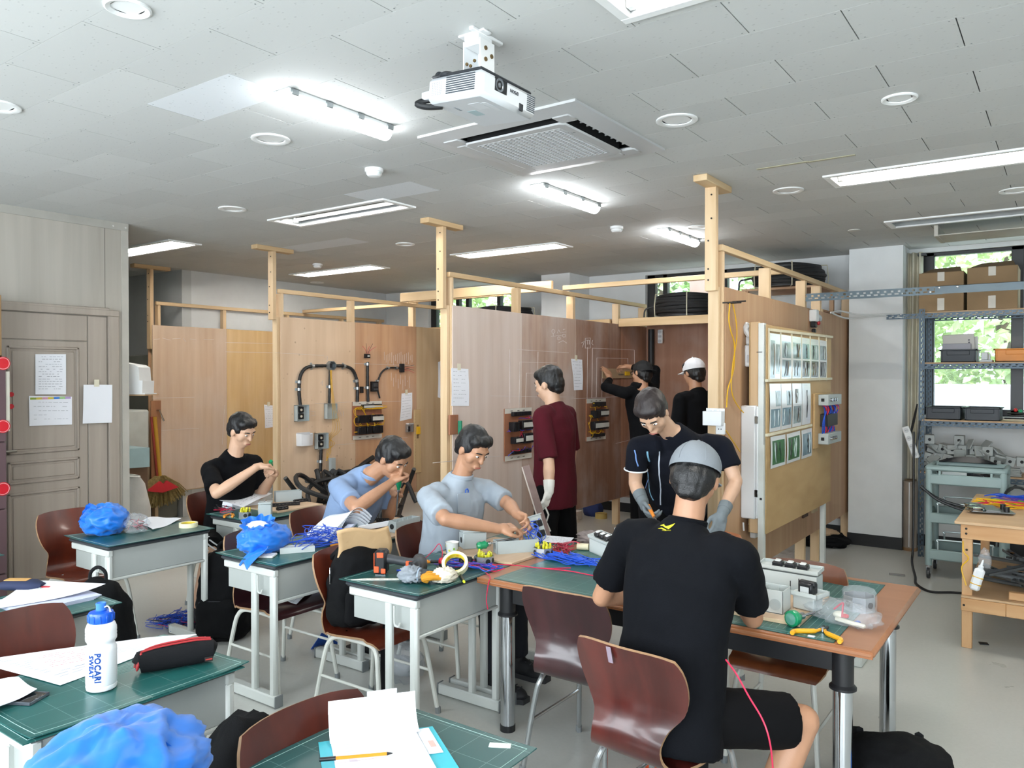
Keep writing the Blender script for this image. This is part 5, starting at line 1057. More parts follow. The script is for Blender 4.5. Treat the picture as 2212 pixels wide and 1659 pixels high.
# man in navy striped polo leaning over the table's far side
c = V((-1.99,4.42,0)); F7 = V((.35,-.94,0)); S7 = V((-.94,-.35,0))
J = dict(hip=c+V((.02,.06,.92)),sl=od(1560,962,4.52),sr=od(1376,965,4.48),neck=od(1452,930,4.44),head=od(1410,892,4.30),face=(.10,-.62,-.78),hup=(.0,-.75,.66),er=od(1372,1046,4.52),wr=od(1390,1086,4.42),el=od(1590,1040,4.45),wl=od(1560,1110,4.25),
 hl=c-S7*.09+V((0,0,.90)),hr=c+S7*.09+V((0,0,.90)),kl=c-S7*.1+V((0,0,.49)),kr=c+S7*.1+V((0,0,.49)),al=c-S7*.1+V((0,0,.08)),ar=c+S7*.11+V((0,0,.08)))
GLV = mat('#70787c',.9,bump=.2,bs=300)
h7r = ((od(1398,1110,4.36)-V(J['wr'])), V((.8,-.2,-.2)), 1, (.6,.65,.7,.75), .6, 1.02); h7 = (V((0,-.6,-.8)), V((-.5,0,-.8)), -1, (.5,.5,.55,.6), .5, 1.0)
BRHAIR = mat('#241c1c',.45,var=.3,vs=60,bump=.25,bs=240)
p7, s7, t7, hf = person('man in navy polo with light stripes leaning over table, grey gloves',J,SKIN3,NAVY,PANTK,.62,.008,(h7,h7r),gloves=(GLV,GLV),hairm=BRHAIR,hairvol=1.04,shoes=SHOEB,collar=NAVY,hem=.04,wide=1.1)
for pts,w,h in (([(1371,972),(1376,1000),(1384,1030),(1395,1055)],.007,'#6d8fc9'),([(1398,975),(1400,1020),(1404,1060),(1412,1080)],.010,'#7fb3cf'),([(1424,975),(1425,1030),(1427,1090)],.008,'#b9c2cf'),([(1535,935),(1520,960)],.008,'#7aa2dd'),([(1500,985),(1505,1030),(1508,1090)],.008,'#b9c2cf')):
    d7 = BVHTree.FromPolygons([v.co for v in s7.data.vertices],[p.vertices for p in s7.data.polygons]); q7 = []
    for x,y in pts:
        l = d7.ray_cast(EYEP,_ray(x,y).normalized())[0]
        if l is not None: q7.append(l)
    if len(q7) > 1: ribbon(p7, s7, q7, w, mat(h,.7), 'polo_stripe', .003)
sh, el = V(J['sr']), V(J['er']); e2 = sh.lerp(el,.62); b = MB(); ax = (el-sh).normalized(); b.M = frame(e2-ax*.004,ax.orthogonal(),ax.cross(ax.orthogonal())); b.tube([(.0655*math.cos(a),.0655*math.sin(a),0) for a in [2*PI*i/24 for i in range(24)]],.0045,n=6,closed=True); b.build('white_cuff_piping',mat('#dfe1e3',.7),s7,world=True)
# man seen from behind at the table, grey cap
J = dict(hip=(-1.10,2.42,.53),sl=(-1.295,2.55,1.085),sr=(-.885,2.53,1.065),neck=(-1.085,2.565,1.155),head=(-1.075,2.60,1.30),face=(-.26,.95,-.42),hup=(0,.3,1),el=od(1300,1290,2.98),wl=(-1.33,3.05,.775),er=od(1626,1335,2.80),wr=(-1.06,3.06,.775),
 hl=(-1.19,2.46,.525),hr=(-1.01,2.46,.525),kl=(-1.27,2.86,.52),kr=(-.735,2.72,.49),al=(-1.28,2.98,.08),ar=(-.86,2.50,.08),tl=(0,1,0),tr=(.4,.9,0))
h8 = (V((.8,.5,0)), V((0,.2,-.9)), -1, (.5,.5,.55,.6), .4, 1.0); h8r = (V((-.8,.5,0)), V((0,.2,-.9)), 1, (.5,.5,.55,.6), .4, 1.0)
p8, s8, t8, hf = person('man in black T-shirt and grey cap seated with back to camera',J,SKIN2,CB2,PANTK,.74,.008,(h8,h8r),capm=mat('#787e84',.9,var=.06,bump=.1,bs=300,spec=.2),capdir=1,pantlen=.70,shoes=SHOEB,collar=CB2,wide=1.12,shirtd=.0025)
def hit(bv, px, py, lift=.002):
    d = _ray(px,py).normalized(); l, n_, _, _ = bv.ray_cast(EYEP, d)
    if l is None: l, n_, _, _ = bv.find_nearest(od(px,py,2.5))
    return l+n_*lift if n_.dot(d) < 0 else l-n_*lift
bv = BVHTree.FromPolygons([v.co for v in s8.data.vertices],[p.vertices for p in s8.data.polygons]); YEL = mat('#d8d022',.5)
def decal(par, bv, px0, py0, dep, polys, name, m):
    b = MB()
    for poly in polys:
        vs = [hit(bv, px0+x, py0+y, .0022) for x,y in poly]; b.add(vs,[tuple(range(len(vs)))])
    return b.build(name, m, par, smooth=False, world=True)
k = 1/3.607
def cr(pts): return [(1080+x*k-1440, 740+y*k-1140) for x,y in pts]
decal(s8, bv, 1440,1140,2.36,[cr([(1250,1428),(1284,1416),(1281,1424),(1296,1433)]),cr([(1268,1429),(1296,1433),(1292,1446)]),cr([(1296,1433),(1320,1428),(1316,1456),(1292,1446)]),cr([(1320,1428),(1367,1410),(1350,1430),(1316,1456)]),cr([(1232,1452),(1262,1444),(1300,1462),(1296,1468),(1262,1454)])],'yellow_bird_emblem',YEL)
def warp8(co):
    x = 1300+co.x*62; y = 1466-co.y*22; P = cr([(x+ (co.y*6),y)])[0]; return hit(bv, 1440+P[0], 1140+P[1], .0022)
text_mesh('MIZUNO', 1.0, Matrix(), YEL, 'emblem_text', s8, depth=.0001, warp=lambda co: warp8(V((co.x*.28,co.y*.62,0))))
b = MB(); b.tube(spl([od(1568,1425,2.46),od(1590,1455,2.40),od(1618,1505,2.34),od(1645,1550,2.30),od(1660,1590,2.28),od(1668,1640,2.28),od(1672,1720,2.28)],6),.0026,n=6); tag(b.build('red_wire',mat('#c42449',.4)),'thin red wire hanging down beside the seated man\'s black shorts','wire')
# ================================================================== THINGS ON DESKS, FLOOR AND WALLS
BLUE = mat('#0f6fd0',.42,var=.05,sheen=.2); BLKF = mat('#0a0b0d',.9,var=.25,bump=.2,bs=300,spec=.2); BLKF2 = mat('#131417',.85,var=.2,bump=.15,bs=300,spec=.25); GBOX = mat('#a9b1b1',.5,var=.03); GBOXL = mat('#c3c9c7',.5,var=.03); BLKT = mat('#15161a',.4); PLYB = wood('#b99d80','#cbb196',2.0,(1,.1,1),.6)
def noisy(b, c, rx, ry, rz, seed, amp=.12, fq=2.2, n=40, m=26, flat=True, ridged=True, top=None):
    vs = []; fs = []; off = V((seed*7.3, seed*3.1, seed*1.7))
    for i in range(m+1):
        th = PI*i/m
        for k in range(n):
            ph = 2*PI*k/n; d = V((math.sin(th)*math.cos(ph), math.sin(th)*math.sin(ph), math.cos(th)))
            e = 0
            for o_,a_ in ((1,1),(2.1,.55),(4.3,.28)):
                q = noise.noise(d*fq*o_+off); e += a_*((.5-abs(q)*1.6) if ridged else q)
            r = 1+amp*e; p = V((d.x*rx*r, d.y*ry*r, d.z*rz*r))
            if flat: p.z = max(p.z, -rz*.82)
            vs.append(V(c)+p)
    for i in range(m):
        for k in range(n): fs.append((i*n+k,(i+1)*n+k,(i+1)*n+(k+1)%n,i*n+(k+1)%n))
    b.add(vs,fs)
def ruffle(b, c, ax, r0, r1, L, n=60, m=10, folds=9, seed=0):   # gathered cloth neck opening along ax
    ax = V(ax).normalized(); M = frame(c, ax.orthogonal(), ax.cross(ax.orthogonal())); vs = []; fs = []
    for i in range(m+1):
        f = i/m
        for k in range(n):
            a = 2*PI*k/n; r = (r0*(1-f)+r1*f)*(1+(.05+.22*f)*math.sin(folds*a+seed)*(.6+.4*math.sin(3*a+seed*2)))
            vs.append(M @ V((r*math.cos(a), r*math.sin(a), L*f*(1+.12*math.sin(2*a+seed)))))
    for i in range(m):
        for k in range(n): fs.append((i*n+k,i*n+(k+1)%n,(i+1)*n+(k+1)%n,(i+1)*n+k))
    b.add(vs,fs)
def item(name, lab, cat, loc, rz=0, group=None): return thing(name, lab, cat, loc, rz, group)
def part(t, name, m, f, **k): b = MB(); f(b); return b.build(name, m, t, **k)
def blue_bag(lab, loc, rx, ry, rz, seed, rot, neck, white=None, extra=None):
    t = item('drawstring_bag', lab, 'bag', loc, rot, 'blue drawstring bags')
    part(t,'bag_body',BLUE,lambda b: noisy(b,(0,0,rz*.82),rx,ry,rz,seed,.17,1.9,64,40),ang=180)
    part(t,'gathered_neck',BLUE,lambda b: ruffle(b,*neck,seed=seed),ang=180)
    if white: part(t,'white_content',mat('#e6e9ee',.6),lambda b: noisy(b,*white,seed+3,.2,3,20,12))
    if extra: extra(t)
    return t
p = oz(222,1155,DESKZ)
blue_bag('crumpled blue drawstring bag on the desk nearest the door',(p.x-.03,p.y+.03,DESKZ),.12,.13,.095,1.3,.6,((-.06,-.05,.12),(-.6,-.5,.5),.06,.055,.035))
t = blue_bag('crumpled blue drawstring bag open at top beside tangled wires',(-3.50,2.62,DESKZ),.11,.15,.085,2.1,.2,((-.02,-.02,.125),(.1,-.25,.95),.065,.082,.045),((-.02,-.03,.135),.06,.055,.03))
def spill(b):
    b.sheet(lambda u,v: (.02+.10*u+.02*math.sin(5*v), -.06-.13*v-.05*u, .05-.05*v-(.045*max(0,v-.6))+.015*math.sin(7*u+4*v)), 12, 12, .003)
b = MB(); spill(b); b.build('hanging_corner', BLUE, t, ang=180)
t = blue_bag('large blue drawstring bag with gathered mouth in the bottom left corner',(-1.64,.85,DESKZ),.155,.20,.112,4.4,.3,((.07,.10,.10),(.5,.6,.6),.09,.10,.018))
dup(D0,(-1.52,.52,0),0,'student desk mostly out of frame under the large blue bag'); m = make_mat('green mat under the large blue bag', .50,.66,[]); m.location = (-1.52,.52,0)
dup(D0,(-4.80,1.45,0),0,'student desk at the left edge behind the papers desk'); m = make_mat('green mat just visible at the left edge', .50,.66,[]); m.location = (-4.80,1.45,0)
blue_bag('blue drawstring bag peeking in at the left edge',(-4.72,1.62,DESKZ),.10,.12,.06,6.2,0,((-.05,-.05,.08),(-.5,-.5,.5),.04,.05,.03))
# paper helpers
FINK = mat('#b4b8c0', .8)
def paper(lab, quad, z, name='paper_sheet', cat='paper', lines=True, curl=0.0, m=PAPER, ink=FINK, wave=0.0, th=.0012, n=9, group='papers on the desks'):
    A,B,C_,D = [oz(x,y,z) for x,y in quad]; c = (A+C_)/2; t = item(name, lab, cat, c, 0, group); sd = int(quad[0][0]+quad[0][1])
    def fn(u,v):
        q = (A*(1-u)+B*u)*(1-v)+(D*(1-u)+C_*u)*v; return (q.x,q.y,z+.0015+curl*(u**3)+wave*math.sin(3.1*u+2*v+sd)**2)
    b = MB(); b.sheet(fn,10,8,th); b.build('sheet',m,t,world=True)
    if lines:
        b = MB(); rr = random.Random(sd)
        for k in range(n):
            v = .1+.8*k/n; u = .08
            while u < .9:
                l = rr.uniform(.02,.09)
                if rr.random() < .7:
                    w = .18/n; q = [fn(u,v),fn(min(.93,u+l),v),fn(min(.93,u+l),v+w),fn(u,v+w)]; b.add([(x,y,zz+th*.5+.0006) for x,y,zz in q],[(0,1,2,3)])
                u += l+.025
        b.build('print',ink,t,smooth=False,world=True)
    return t
TAPE_Y = mat('#e6e2bd',.5,var=.02); CORE = mat('#e0c83a',.6)
def tape_roll(lab, loc, rot, r=.052, w=.028):
    t = item('tape_roll', lab, 'tape', loc, 0, 'masking tape rolls'); t.rotation_euler = rot
    part(t,'tape',TAPE_Y,lambda b: b.lathe([(r*.78,0),(r,0),(r,w),(r*.78,w),(r*.78,0)],36)); part(t,'tape_core',CORE,lambda b: b.lathe([(r*.74,.001),(r*.78,.001),(r*.78,w-.001),(r*.74,w-.001),(r*.74,.001)],36))
    if 'driver' in lab: 
        for k in range(3):
            a = 1.1+k*.95; text_mesh('3M',.016,Matrix.Rotation(a,4,'Z') @ Matrix.Translation((r*.736,0,w/2)) @ Matrix(((0,0,-1,0),(-1,0,0,0),(0,1,0,0),(0,0,0,1))),mat('#c9302c',.5),'core_print',t,world=False)
    return t
p = oz(407,1138,DESKZ); tape_roll('cream masking tape roll lying on the desk nearest the door',(p.x,p.y,DESKZ),(0,0,0),.055,.026)
tape_roll('masking tape roll leaning beside the cordless driver',(-2.37,2.85,DESKZ+.040),(.62,.42,0),.062,.028)
paper('crumpled white sheet beside the tape roll on the door desk',((298,1128),(340,1117),(392,1124),(330,1148)),DESKZ,lines=False,wave=.012)
WIREB = mat('#1f4fc0',.4,var=.05); WIRER = mat('#c42449',.4,var=.05); WIREY = mat('#d9a91e',.4,var=.05); WIREK = mat('#17181b',.45); COPPER = mat('#c08a5a',.3,.8); WIREG = mat('#5f9a2e',.4); WIREP = mat('#5a3a9a',.4)
def wires(name, lab, loc, gen, n, r, mats, seed, cat='wire', pname='wire', group=None, kk=6):
    t = item(name, lab, cat, loc, 0, group); rr = random.Random(seed)
    for k in range(n):
        b = MB(); b.tube(spl(gen(k,rr),kk),r,n=5); b.build(pname, mats[k % len(mats)], t)
    return t
def tangle(sx,sy,sz,np_=7): return lambda k,rr: [(rr.uniform(-sx,sx),rr.uniform(-sy,sy),rr.uniform(.003,sz)) for _ in range(np_)]
def strands(sx,sy,sz,L,ang): 
    def g(k,rr):
        a = ang+rr.uniform(-.16,.16); c = V((rr.uniform(-sx,sx),rr.uniform(-sy,sy),0)); d = V((math.cos(a),math.sin(a),0)); s = V((-d.y,d.x,0)); l = L*rr.uniform(.7,1.1)
        return [c+d*(l*(q/5-.5))+s*rr.uniform(-.015,.015)+V((0,0,rr.uniform(.003,sz))) for q in range(6)]
    return g
PLASTIC = glassy('#f7f9fb', .84, .08)
def plastic_bag(lab, loc, rx, ry, rz, seed, inner=None, group='clear plastic bags'):
    t = item('plastic_bag', lab, 'bag', loc, 0, group); part(t,'bag_film',PLASTIC,lambda b: noisy(b,(0,0,rz*.85),rx,ry,rz,seed,.4,2.2,30,18),ang=180)
    if inner: inner(t)
    return t
def inn(t):
    for k in range(6):
        b = MB(); rr = random.Random(k); b.tube(spl([(rr.uniform(-.06,.06),rr.uniform(-.05,.05),rr.uniform(.01,.07)) for _ in range(6)],5),.0022,n=5); b.build('wire',[WIRER,WIREK,mat('#8a3a3a',.5)][k%3],t)
p = oz(285,1150,DESKZ); plastic_bag('clear plastic bag of thin red wires beside the blue bag',(p.x,p.y+.02,DESKZ),.075,.065,.055,9,inn)
wires('wire_bundle','tangled blue wires on the desk with the open booklet',(-3.36,2.86,DESKZ),tangle(.12,.16,.11,9),10,.0022,[WIREB],5)
# booklet curling beside the wires
t = item('booklet','open booklet of curled white pages behind tangled blue wires','booklet',(-3.42,3.04,DESKZ+.002),-.25)
for k in range(5):
    b = MB(); b.sheet(lambda u,v,k=k: (-.14+.28*u, -.12+.25*v*(1-.05*k)+.02*k, .012+.10*math.sin(PI*min(1,v*.9+.05))*(.5+.5*u)+.014*k+.05*(u**4)*(v)), 10, 10, .0008); b.build('page', PAPER, t)
part(t,'rolled_page',mat('#d9def0',.8),lambda b: b.sheet(lambda u,v: (.02+.10*math.cos(1.2*PI*u-.6),-.06+.12*v+.06*math.sin(1.2*PI*u-.6),.01+.09*v),14,6,.0008))
p = oz(640,1165,DESKZ)
def enclosure(lab, loc, rz, L, Wd, H, m=GBOX, ribs=3, hole=True, openbox=True, group='grey wiring enclosures'):
    t = item('wiring_box', lab, 'box', loc, rz, group); w = .0035; b = MB()
    if openbox:
        b.box(-L/2,L/2,-Wd/2,Wd/2,0,w); b.box(-L/2,L/2,-Wd/2,-Wd/2+w,0,H,.001); b.box(-L/2,L/2,Wd/2-w,Wd/2,0,H,.001); b.box(-L/2,-L/2+w,-Wd/2,Wd/2,0,H,.001); b.box(L/2-w,L/2,-Wd/2,Wd/2,0,H,.001)
    else: b.box(-L/2,L/2,-Wd/2,Wd/2,0,H,.004)
    b.build('box_shell', m, t)
    if openbox and ribs:
        b = MB()
        for k in range(ribs):
            x = -L/2+L*(k+1)/(ribs+1)
            for s in (-1,1): b.box(x-.002,x+.002,s*(Wd/2-w)-(.006 if s > 0 else 0),s*(Wd/2-w)+(.006 if s < 0 else 0),w,H-.006)
        b.build('inner_rib', m, t, smooth=False)
    if hole:
        for s in (-1,): part(t,'cable_hole',HOLE if hole == 1 else mat('#8b9493',.5),lambda b: b.cyl((s*L/2-.0012,0,H*.52),(s*L/2+.002,0,H*.52),min(.016,H*.32),n=18))
    if not openbox:
        part(t,'lid',m,lambda b: b.box(-L/2-.001,L/2+.001,-Wd/2-.001,Wd/2+.001,H,H+.014,.004)); part(t,'lid_latch',CHROME,lambda b: (b.box(-.012,.012,-.008,.008,H+.014,H+.02,.002), b.cyl((-.008,0,H+.02),(-.008,0,H+.028),.003,n=8), b.cyl((.008,0,H+.02),(.008,0,H+.028),.003,n=8)))
    return t
def board(lab, x0,x1,y0,y1, z=DESKZ, th=.012, rz=0): 
    t = item('plywood_board', lab, 'board', ((x0+x1)/2,(y0+y1)/2,z), rz, 'small plywood work boards'); w,l = (x1-x0)/2,(y1-y0)/2
    part(t,'board',PLYB,lambda b: b.box(-w,w,-l,l,0,th,.001)); part(t,'edge_strip',mat('#d2bb98',.6),lambda b: b.box(-w-.001,w+.001,-l-.001,-l+.003,.001,th-.001)); return t
def terminal(lab, loc, rz, n=6, pw=.026, d=.034, h=.024, group='black terminal blocks'):
    t = item('terminal_block', lab, 'terminal block', loc, rz, group); L = n*pw; part(t,'block_body',BLKT,lambda b: (b.box(-L/2,L/2,-d/2,d/2,0,h*.55,.002), b.box(-L/2,L/2,-d*.22,d*.22,h*.5,h,.002)))
    b = MB()
    for k in range(n+1): x = -L/2+k*pw; b.box(x-.0015,x+.0015,-d/2+.002,d/2-.002,h*.5,h*.8)
    b.build('divider',BLKT,t,smooth=False); b = MB()
    for k in range(n):
        for s in (-1,1): b.cyl((-L/2+(k+.5)*pw,s*d*.36,h*.55),(-L/2+(k+.5)*pw,s*d*.36,h*.62),.0035,n=7)
    b.build('terminal_screws',mat('#9a9384',.3,.8),t); return t
def screwdriver(lab, a, c, r=.016, hl=.10, hm='#0f8a5a', round_=False, group='green-handled screwdrivers'):
    a = V(a); c = V(c); d = (c-a).normalized(); t = item('screwdriver', lab, 'screwdriver', a, 0, group); M = frame(a, d.orthogonal(), d.cross(d.orthogonal())); H_ = mat(hm,.25,coat=.5)
    b = MB(); b.M = M; b.lathe([(0,0),(r*.7,.001),(r,.010),(r,.02),(r*.86,.03),(r,.045),(r*.95,hl*.8),(r*.6,hl*.93),(r*.55,hl)],18); b.build('handle',H_,t,world=True)
    b = MB(); b.M = M; b.lathe([(r*.62,hl),(r*.62,hl+.014),(r*.3,hl+.018)],16); b.build('ferrule',CHROME,t,world=True)
    b = MB(); L = (c-a).length; b.M = M; b.cyl((0,0,hl+.01),(0,0,L),.0055,n=10); b.build('shaft',CHROME,t,world=True); return t
# tools held by the seated men
screwdriver('green screwdriver held upright by the man in black T-shirt',od(585,995,5.56),oz(588,1075,DESKZ+.02),.015,.10)
screwdriver('long green screwdriver held upright by the man in light blue',od(864,1020,4.80),od(856,1112,4.84),.016,.11)
# desk of the man in black T-shirt
board('plywood board with black terminal strip before man in black T-shirt',-4.76,-4.40,3.40,3.80,DESKZ)
terminal('long black terminal strip on the far left work board',(-4.57,3.56,DESKZ+.012),1.1,10); terminal('small black terminal block at front of far left work board',(-4.44,3.47,DESKZ+.012),1.4,3)
terminal('black terminal block at back of far left work board',(-4.60,3.76,DESKZ+.012),1.4,4)
enclosure('grey open box standing at the back of far left work board',(-4.72,3.74,DESKZ+.012),1.1,.19,.075,.075,hole=False); enclosure('small grey cube box with lid and dark hole, far left desk',(-4.40,3.30,DESKZ),-.75,.085,.085,.08,openbox=False,ribs=0)
paper('white booklet pages on desk of man in black T-shirt',((468,1082),(520,1063),(588,1070),(525,1096)),DESKZ+.05,curl=.015,wave=.008,n=7)
part(item('book_stack','thin stack of papers under booklet on far left desk','paper',(-4.86,3.40,DESKZ)),'stack',PAPER,lambda b: b.box(-.09,.09,-.10,.12,0,.048,.002))
def octbox(lab, loc, rz, led=True, r=.05, h=.042, clear=False):
    t = item('octagon_box', lab, 'junction box', loc, rz, 'metal octagon boxes'); M_ = mat('#aeb4b8',.3,.7,var=.05); n = 8; pr = [(r*math.cos(2*PI*k/n+PI/8),r*math.sin(2*PI*k/n+PI/8)) for k in range(n)]; ri = .93
    b = MB(); vs = [(x,y,0) for x,y in pr]+[(x,y,h) for x,y in pr]+[(x*ri,y*ri,h) for x,y in pr]+[(x*ri,y*ri,.004) for x,y in pr]
    b.add(vs,[tuple(range(n))[::-1]]+[(k,(k+1)%n,n+(k+1)%n,n+k) for k in range(n)]+[(n+k,n+(k+1)%n,2*n+(k+1)%n,2*n+k) for k in range(n)]+[(2*n+k,2*n+(k+1)%n,3*n+(k+1)%n,3*n+k) for k in range(n)]+[tuple(3*n+k for k in range(n))]); b.build('box_shell',M_,t,ang=20)
    for a in (PI*1.25,PI*1.75,0): b = MB(); x,y = r*.925*math.cos(a),r*.925*math.sin(a); b.cyl((x,y,h*.5),(x+.0018*math.cos(a),y+.0018*math.sin(a),h*.5),.0125,n=14); b.build('knockout',HOLE,t)
    if led:
        rr = random.Random(int(abs(loc[0])*1000))
        for k in range(22):
            a = rr.uniform(0,2*PI); q = r*.75*rr.random()**.5; b = MB(); x,y = q*math.cos(a),q*math.sin(a); z = h*.75+.028*rr.random(); b.lathe([(.0045,-.012),(.0062,-.006),(.0062,.006),(.004,.011),(0,.012)],8,(x,y,z)); b.build('wire_connector',mat('#c9c32a',.25,var=.1),t)
    return t
octbox('octagon box of yellow connectors on the far left desk',(-4.44,3.17,DESKZ),.2,r=.042)
wires('wire_bundle','thin red wires and cable ends on far left desk corner',(-4.74,3.22,DESKZ),tangle(.07,.06,.05,5),6,.002,[WIRER,WIREK],8); 
def pliers(lab, loc, rz, m='#d98a1c', sp=.35):
    t = item('pliers', lab, 'pliers', loc, rz, 'orange-handled pliers and cutters'); H_ = mat(m,.45)
    for s in (-1,1):
        part(t,'handle',H_,lambda b: b.tube(spl([(.0,s*.008,.008),(-.03,s*.022,.008),(-.07,s*(.022+sp*.06),.008),(-.10,s*(.018+sp*.07),.008)],5),[.006]*5+[.009]*10+[.008],n=8))
        part(t,'jaw',BLKT,lambda b: b.box(-.005,.045,s*.001,s*.012,.003,.014,.003))
    part(t,'pivot',CHROME,lambda b: b.cyl((0,0,.002),(0,0,.017),.008,n=12)); return t
pliers('orange-handled cutters lying beside octagon box on far left desk',(-4.60,3.17,DESKZ),2.4,sp=.1)
# second desk: grey strip panel and orange cutter
t = item('switch_strip','grey switch strip under the tangled blue wires','switch panel',(-3.36,2.72,DESKZ),1.0); part(t,'plate',GBOXL,lambda b: b.box(-.09,.09,-.03,.03,.02,.028,.002)); part(t,'rim',GBOXL,lambda b: (b.box(-.09,.09,-.032,-.028,.0,.03), b.box(-.09,.09,.028,.032,.0,.03)),smooth=False); part(t,'switch_contact',mat('#3a3a34',.3,.6),lambda b: [b.box(-.07+.045*k,-.045+.045*k,-.02,.02,.002,.02,.003) for k in range(4)])
pliers('orange-handled cutter beside the blue wires',(-3.27,3.0,DESKZ),1.0,sp=.0); part(item('white_plate','white switch cover plate behind the blue bag','plate',(-3.40,2.55,DESKZ),.6),'plate',WHITE,lambda b: b.box(-.05,.05,-.04,.04,0,.012,.003))
# desk of the man in light blue
board('plywood board with long grey box before man in light blue',-3.60,-3.18,3.22,3.72,DESKZ); enclosure('long open grey box on the light blue man\'s board',(-3.27,3.45,DESKZ+.012),1.62,.22,.07,.066,ribs=4); enclosure('grey box end seen behind the booklet',(-3.56,3.27,DESKZ+.012),1.0,.11,.075,.075,hole=2)
for q,(x,y,rz,n,lab) in enumerate(((-3.42,3.62,.7,3,'black terminal block beside the long screwdriver tip'),(-3.33,3.60,1.5,4,'black terminal block right of screwdriver tip'),(-3.25,3.68,1.5,5,'black terminal strip at the right end of light blue man\'s board'),(-3.42,3.38,.2,3,'black terminal block left of the long grey box'),(-3.55,3.55,.6,3,'black terminal block at back of light blue man\'s board'))): terminal(lab,(x,y,DESKZ+.012),rz,n)
# desk with the driver ----------------------------------------------
t = item('cordless_driver','black and orange cordless impact driver lying on desk','power tool',(-2.55,2.72,DESKZ)); ORP = mat('#e0582a',.45); GRY = mat('#2f3236',.5); dz = .045
Md = frame((-2.655,2.655,DESKZ+.012),(.86,.5,.0),(-.5,.86,0))
def dp(name,m,f,par=None,**k): b = MB(); b.M = Md; f(b); return b.build(name,m,par or t,world=True,**k)
bt = dp('battery_pack',BLKT,lambda b: b.box(-.035,.025,-.035,.035,-.010,.105,.012)); 
dp('orange_panel',ORP,lambda b: (b.box(-.038,-.033,-.026,-.008,.0,.09,.002), b.box(-.02,.012,-.0375,-.033,.07,.095,.002), b.box(-.034,-.01,-.0375,-.034,.0,.03,.002), b.box(.0,.022,-.037,-.033,-.004,.02,.002)),bt)
dp('handle',GRY,lambda b: b.tube([(.02,0,.06),(.06,0,.055),(.12,.0,.045),(.17,0,.04)],[.024,.021,.021,.026],n=14)); dp('handle_grip',ORP,lambda b: b.box(.115,.15,-.025,-.012,.025,.055,.004))
dp('motor_housing',GRY,lambda b: b.tube(spl([(.16,.07,.042),(.175,.02,.042),(.185,-.03,.04),(.19,-.06,.038)],4),[.03]*4+[.034]*4+[.036]*3+[.033,.028],n=16)); dp('nose_cone',BLKT,lambda b: b.tube([(.19,-.06,.038),(.197,-.085,.036),(.20,-.10,.035)],[.03,.022,.012],n=16)); dp('bit_holder',CHROME,lambda b: b.cyl((.20,-.10,.035),(.207,-.135,.034),.008,n=10)); dp('trigger',BLKT,lambda b: b.box(.13,.155,-.03,-.02,.035,.055,.004)); dp('belt_plate',CHROME,lambda b: b.box(-.03,.02,-.03,.03,-.012,-.009,.001))
GLG = mat('#8d949b',.95,var=.2,bump=.3,bs=200); GLY = mat('#c98a1f',.85,var=.15,bump=.3,bs=200); GLW = mat('#d9d2c0',.95,var=.1,bump=.3,bs=200)
t = item('rolled_glove','rolled grey work glove beside the driver\'s nose','glove',(-2.44,2.62,DESKZ),.5,'rolled work gloves'); part(t,'glove_roll',GLG,lambda b: noisy(b,(0,0,.032),.05,.04,.036,5,.45,2.6,34,22),ang=180); part(t,'glove_cuff',mat('#9fb0c4',.9),lambda b: b.tube([(.04+.004*math.cos(a),.034*math.cos(a),.034+.03*math.sin(a)) for a in [2*PI*k/14 for k in range(14)]],.004,n=6,closed=True)); part(t,'palm_coat',mat('#3d4246',.8),lambda b: noisy(b,(.055,.02,.028),.03,.035,.028,8,.25,2.4,18,12),ang=180)
t = item('rolled_glove','rolled cream glove with mustard fingers beside the marker','glove',(-2.335,2.675,DESKZ),.85,'rolled work gloves'); part(t,'glove_roll',GLW,lambda b: noisy(b,(.035,0,.032),.05,.036,.034,6,.42,2.6,34,22),ang=180)
for k in range(4): part(t,'mustard_finger',GLY,lambda b: b.tube(spl([(.015,-.026+.016*k,.03),(-.03,-.030+.018*k,.034+.004*(k%2)),(-.062,-.022+.014*k,.028),(-.04,-.02+.013*k,.016)],5),[.013]*5+[.0145]*5+[.013]*5+[.010],n=9))
t = item('highlighter','black marker with yellow ends lying beside the tape','pen',(-2.27,2.78,DESKZ),-.75); part(t,'pen_body',BLKT,lambda b: b.cyl((-.055,0,.0075),(.045,0,.0075),.0072,n=12)); part(t,'pen_cap',mat('#c9d92a',.4),lambda b: (b.cyl((.045,0,.0075),(.062,0,.0075),.0065,.005,n=12), b.cyl((-.06,0,.0075),(-.055,0,.0075),.0065,n=12)))
t = item('white_scraper','whitish blade-shaped strip lying flat on the driver desk','strip',(-2.60,2.565,DESKZ),.62); part(t,'strip',mat('#dde0d6',.6),lambda b: b.prism([(-.12,-.012),(-.07,-.018),(.09,-.014),(.12,-.004),(.10,.014),(-.06,.012)],0,.002)); part(t,'ink_mark',mat('#6f746c',.7),lambda b: [b.box(-.07+.04*k,-.05+.04*k,-.006,-.002,.002,.0023) for k in range(4)],smooth=False)
wires('wire_bundle','blue and red wire clutter behind the tape roll',(-2.40,2.98,DESKZ),strands(.10,.06,.03,.26,.3),20,.0024,[WIREB,WIREB,WIRER,WIREP],14); wires('wire_bundle','thin red wire arching beside the paper cup',(-2.62,3.0,DESKZ),lambda k,rr: [(-.05,-.03,.01),(-.02,0,.05),(.01,.01,.085),(.04,.0,.05),(.05,-.02,.01)],1,.0022,[WIRER],2)
t = item('push_button','red push button fitting among the wires beside tape roll','button',(-2.47,2.87,DESKZ)); part(t,'red_cap',mat('#c4202c',.3),lambda b: b.lathe([(.018,.035),(.018,.05),(.013,.058),(0,.06)],16)); part(t,'socket',BLKT,lambda b: b.lathe([(.026,0),(.026,.02),(.016,.024),(.016,.035)],16))
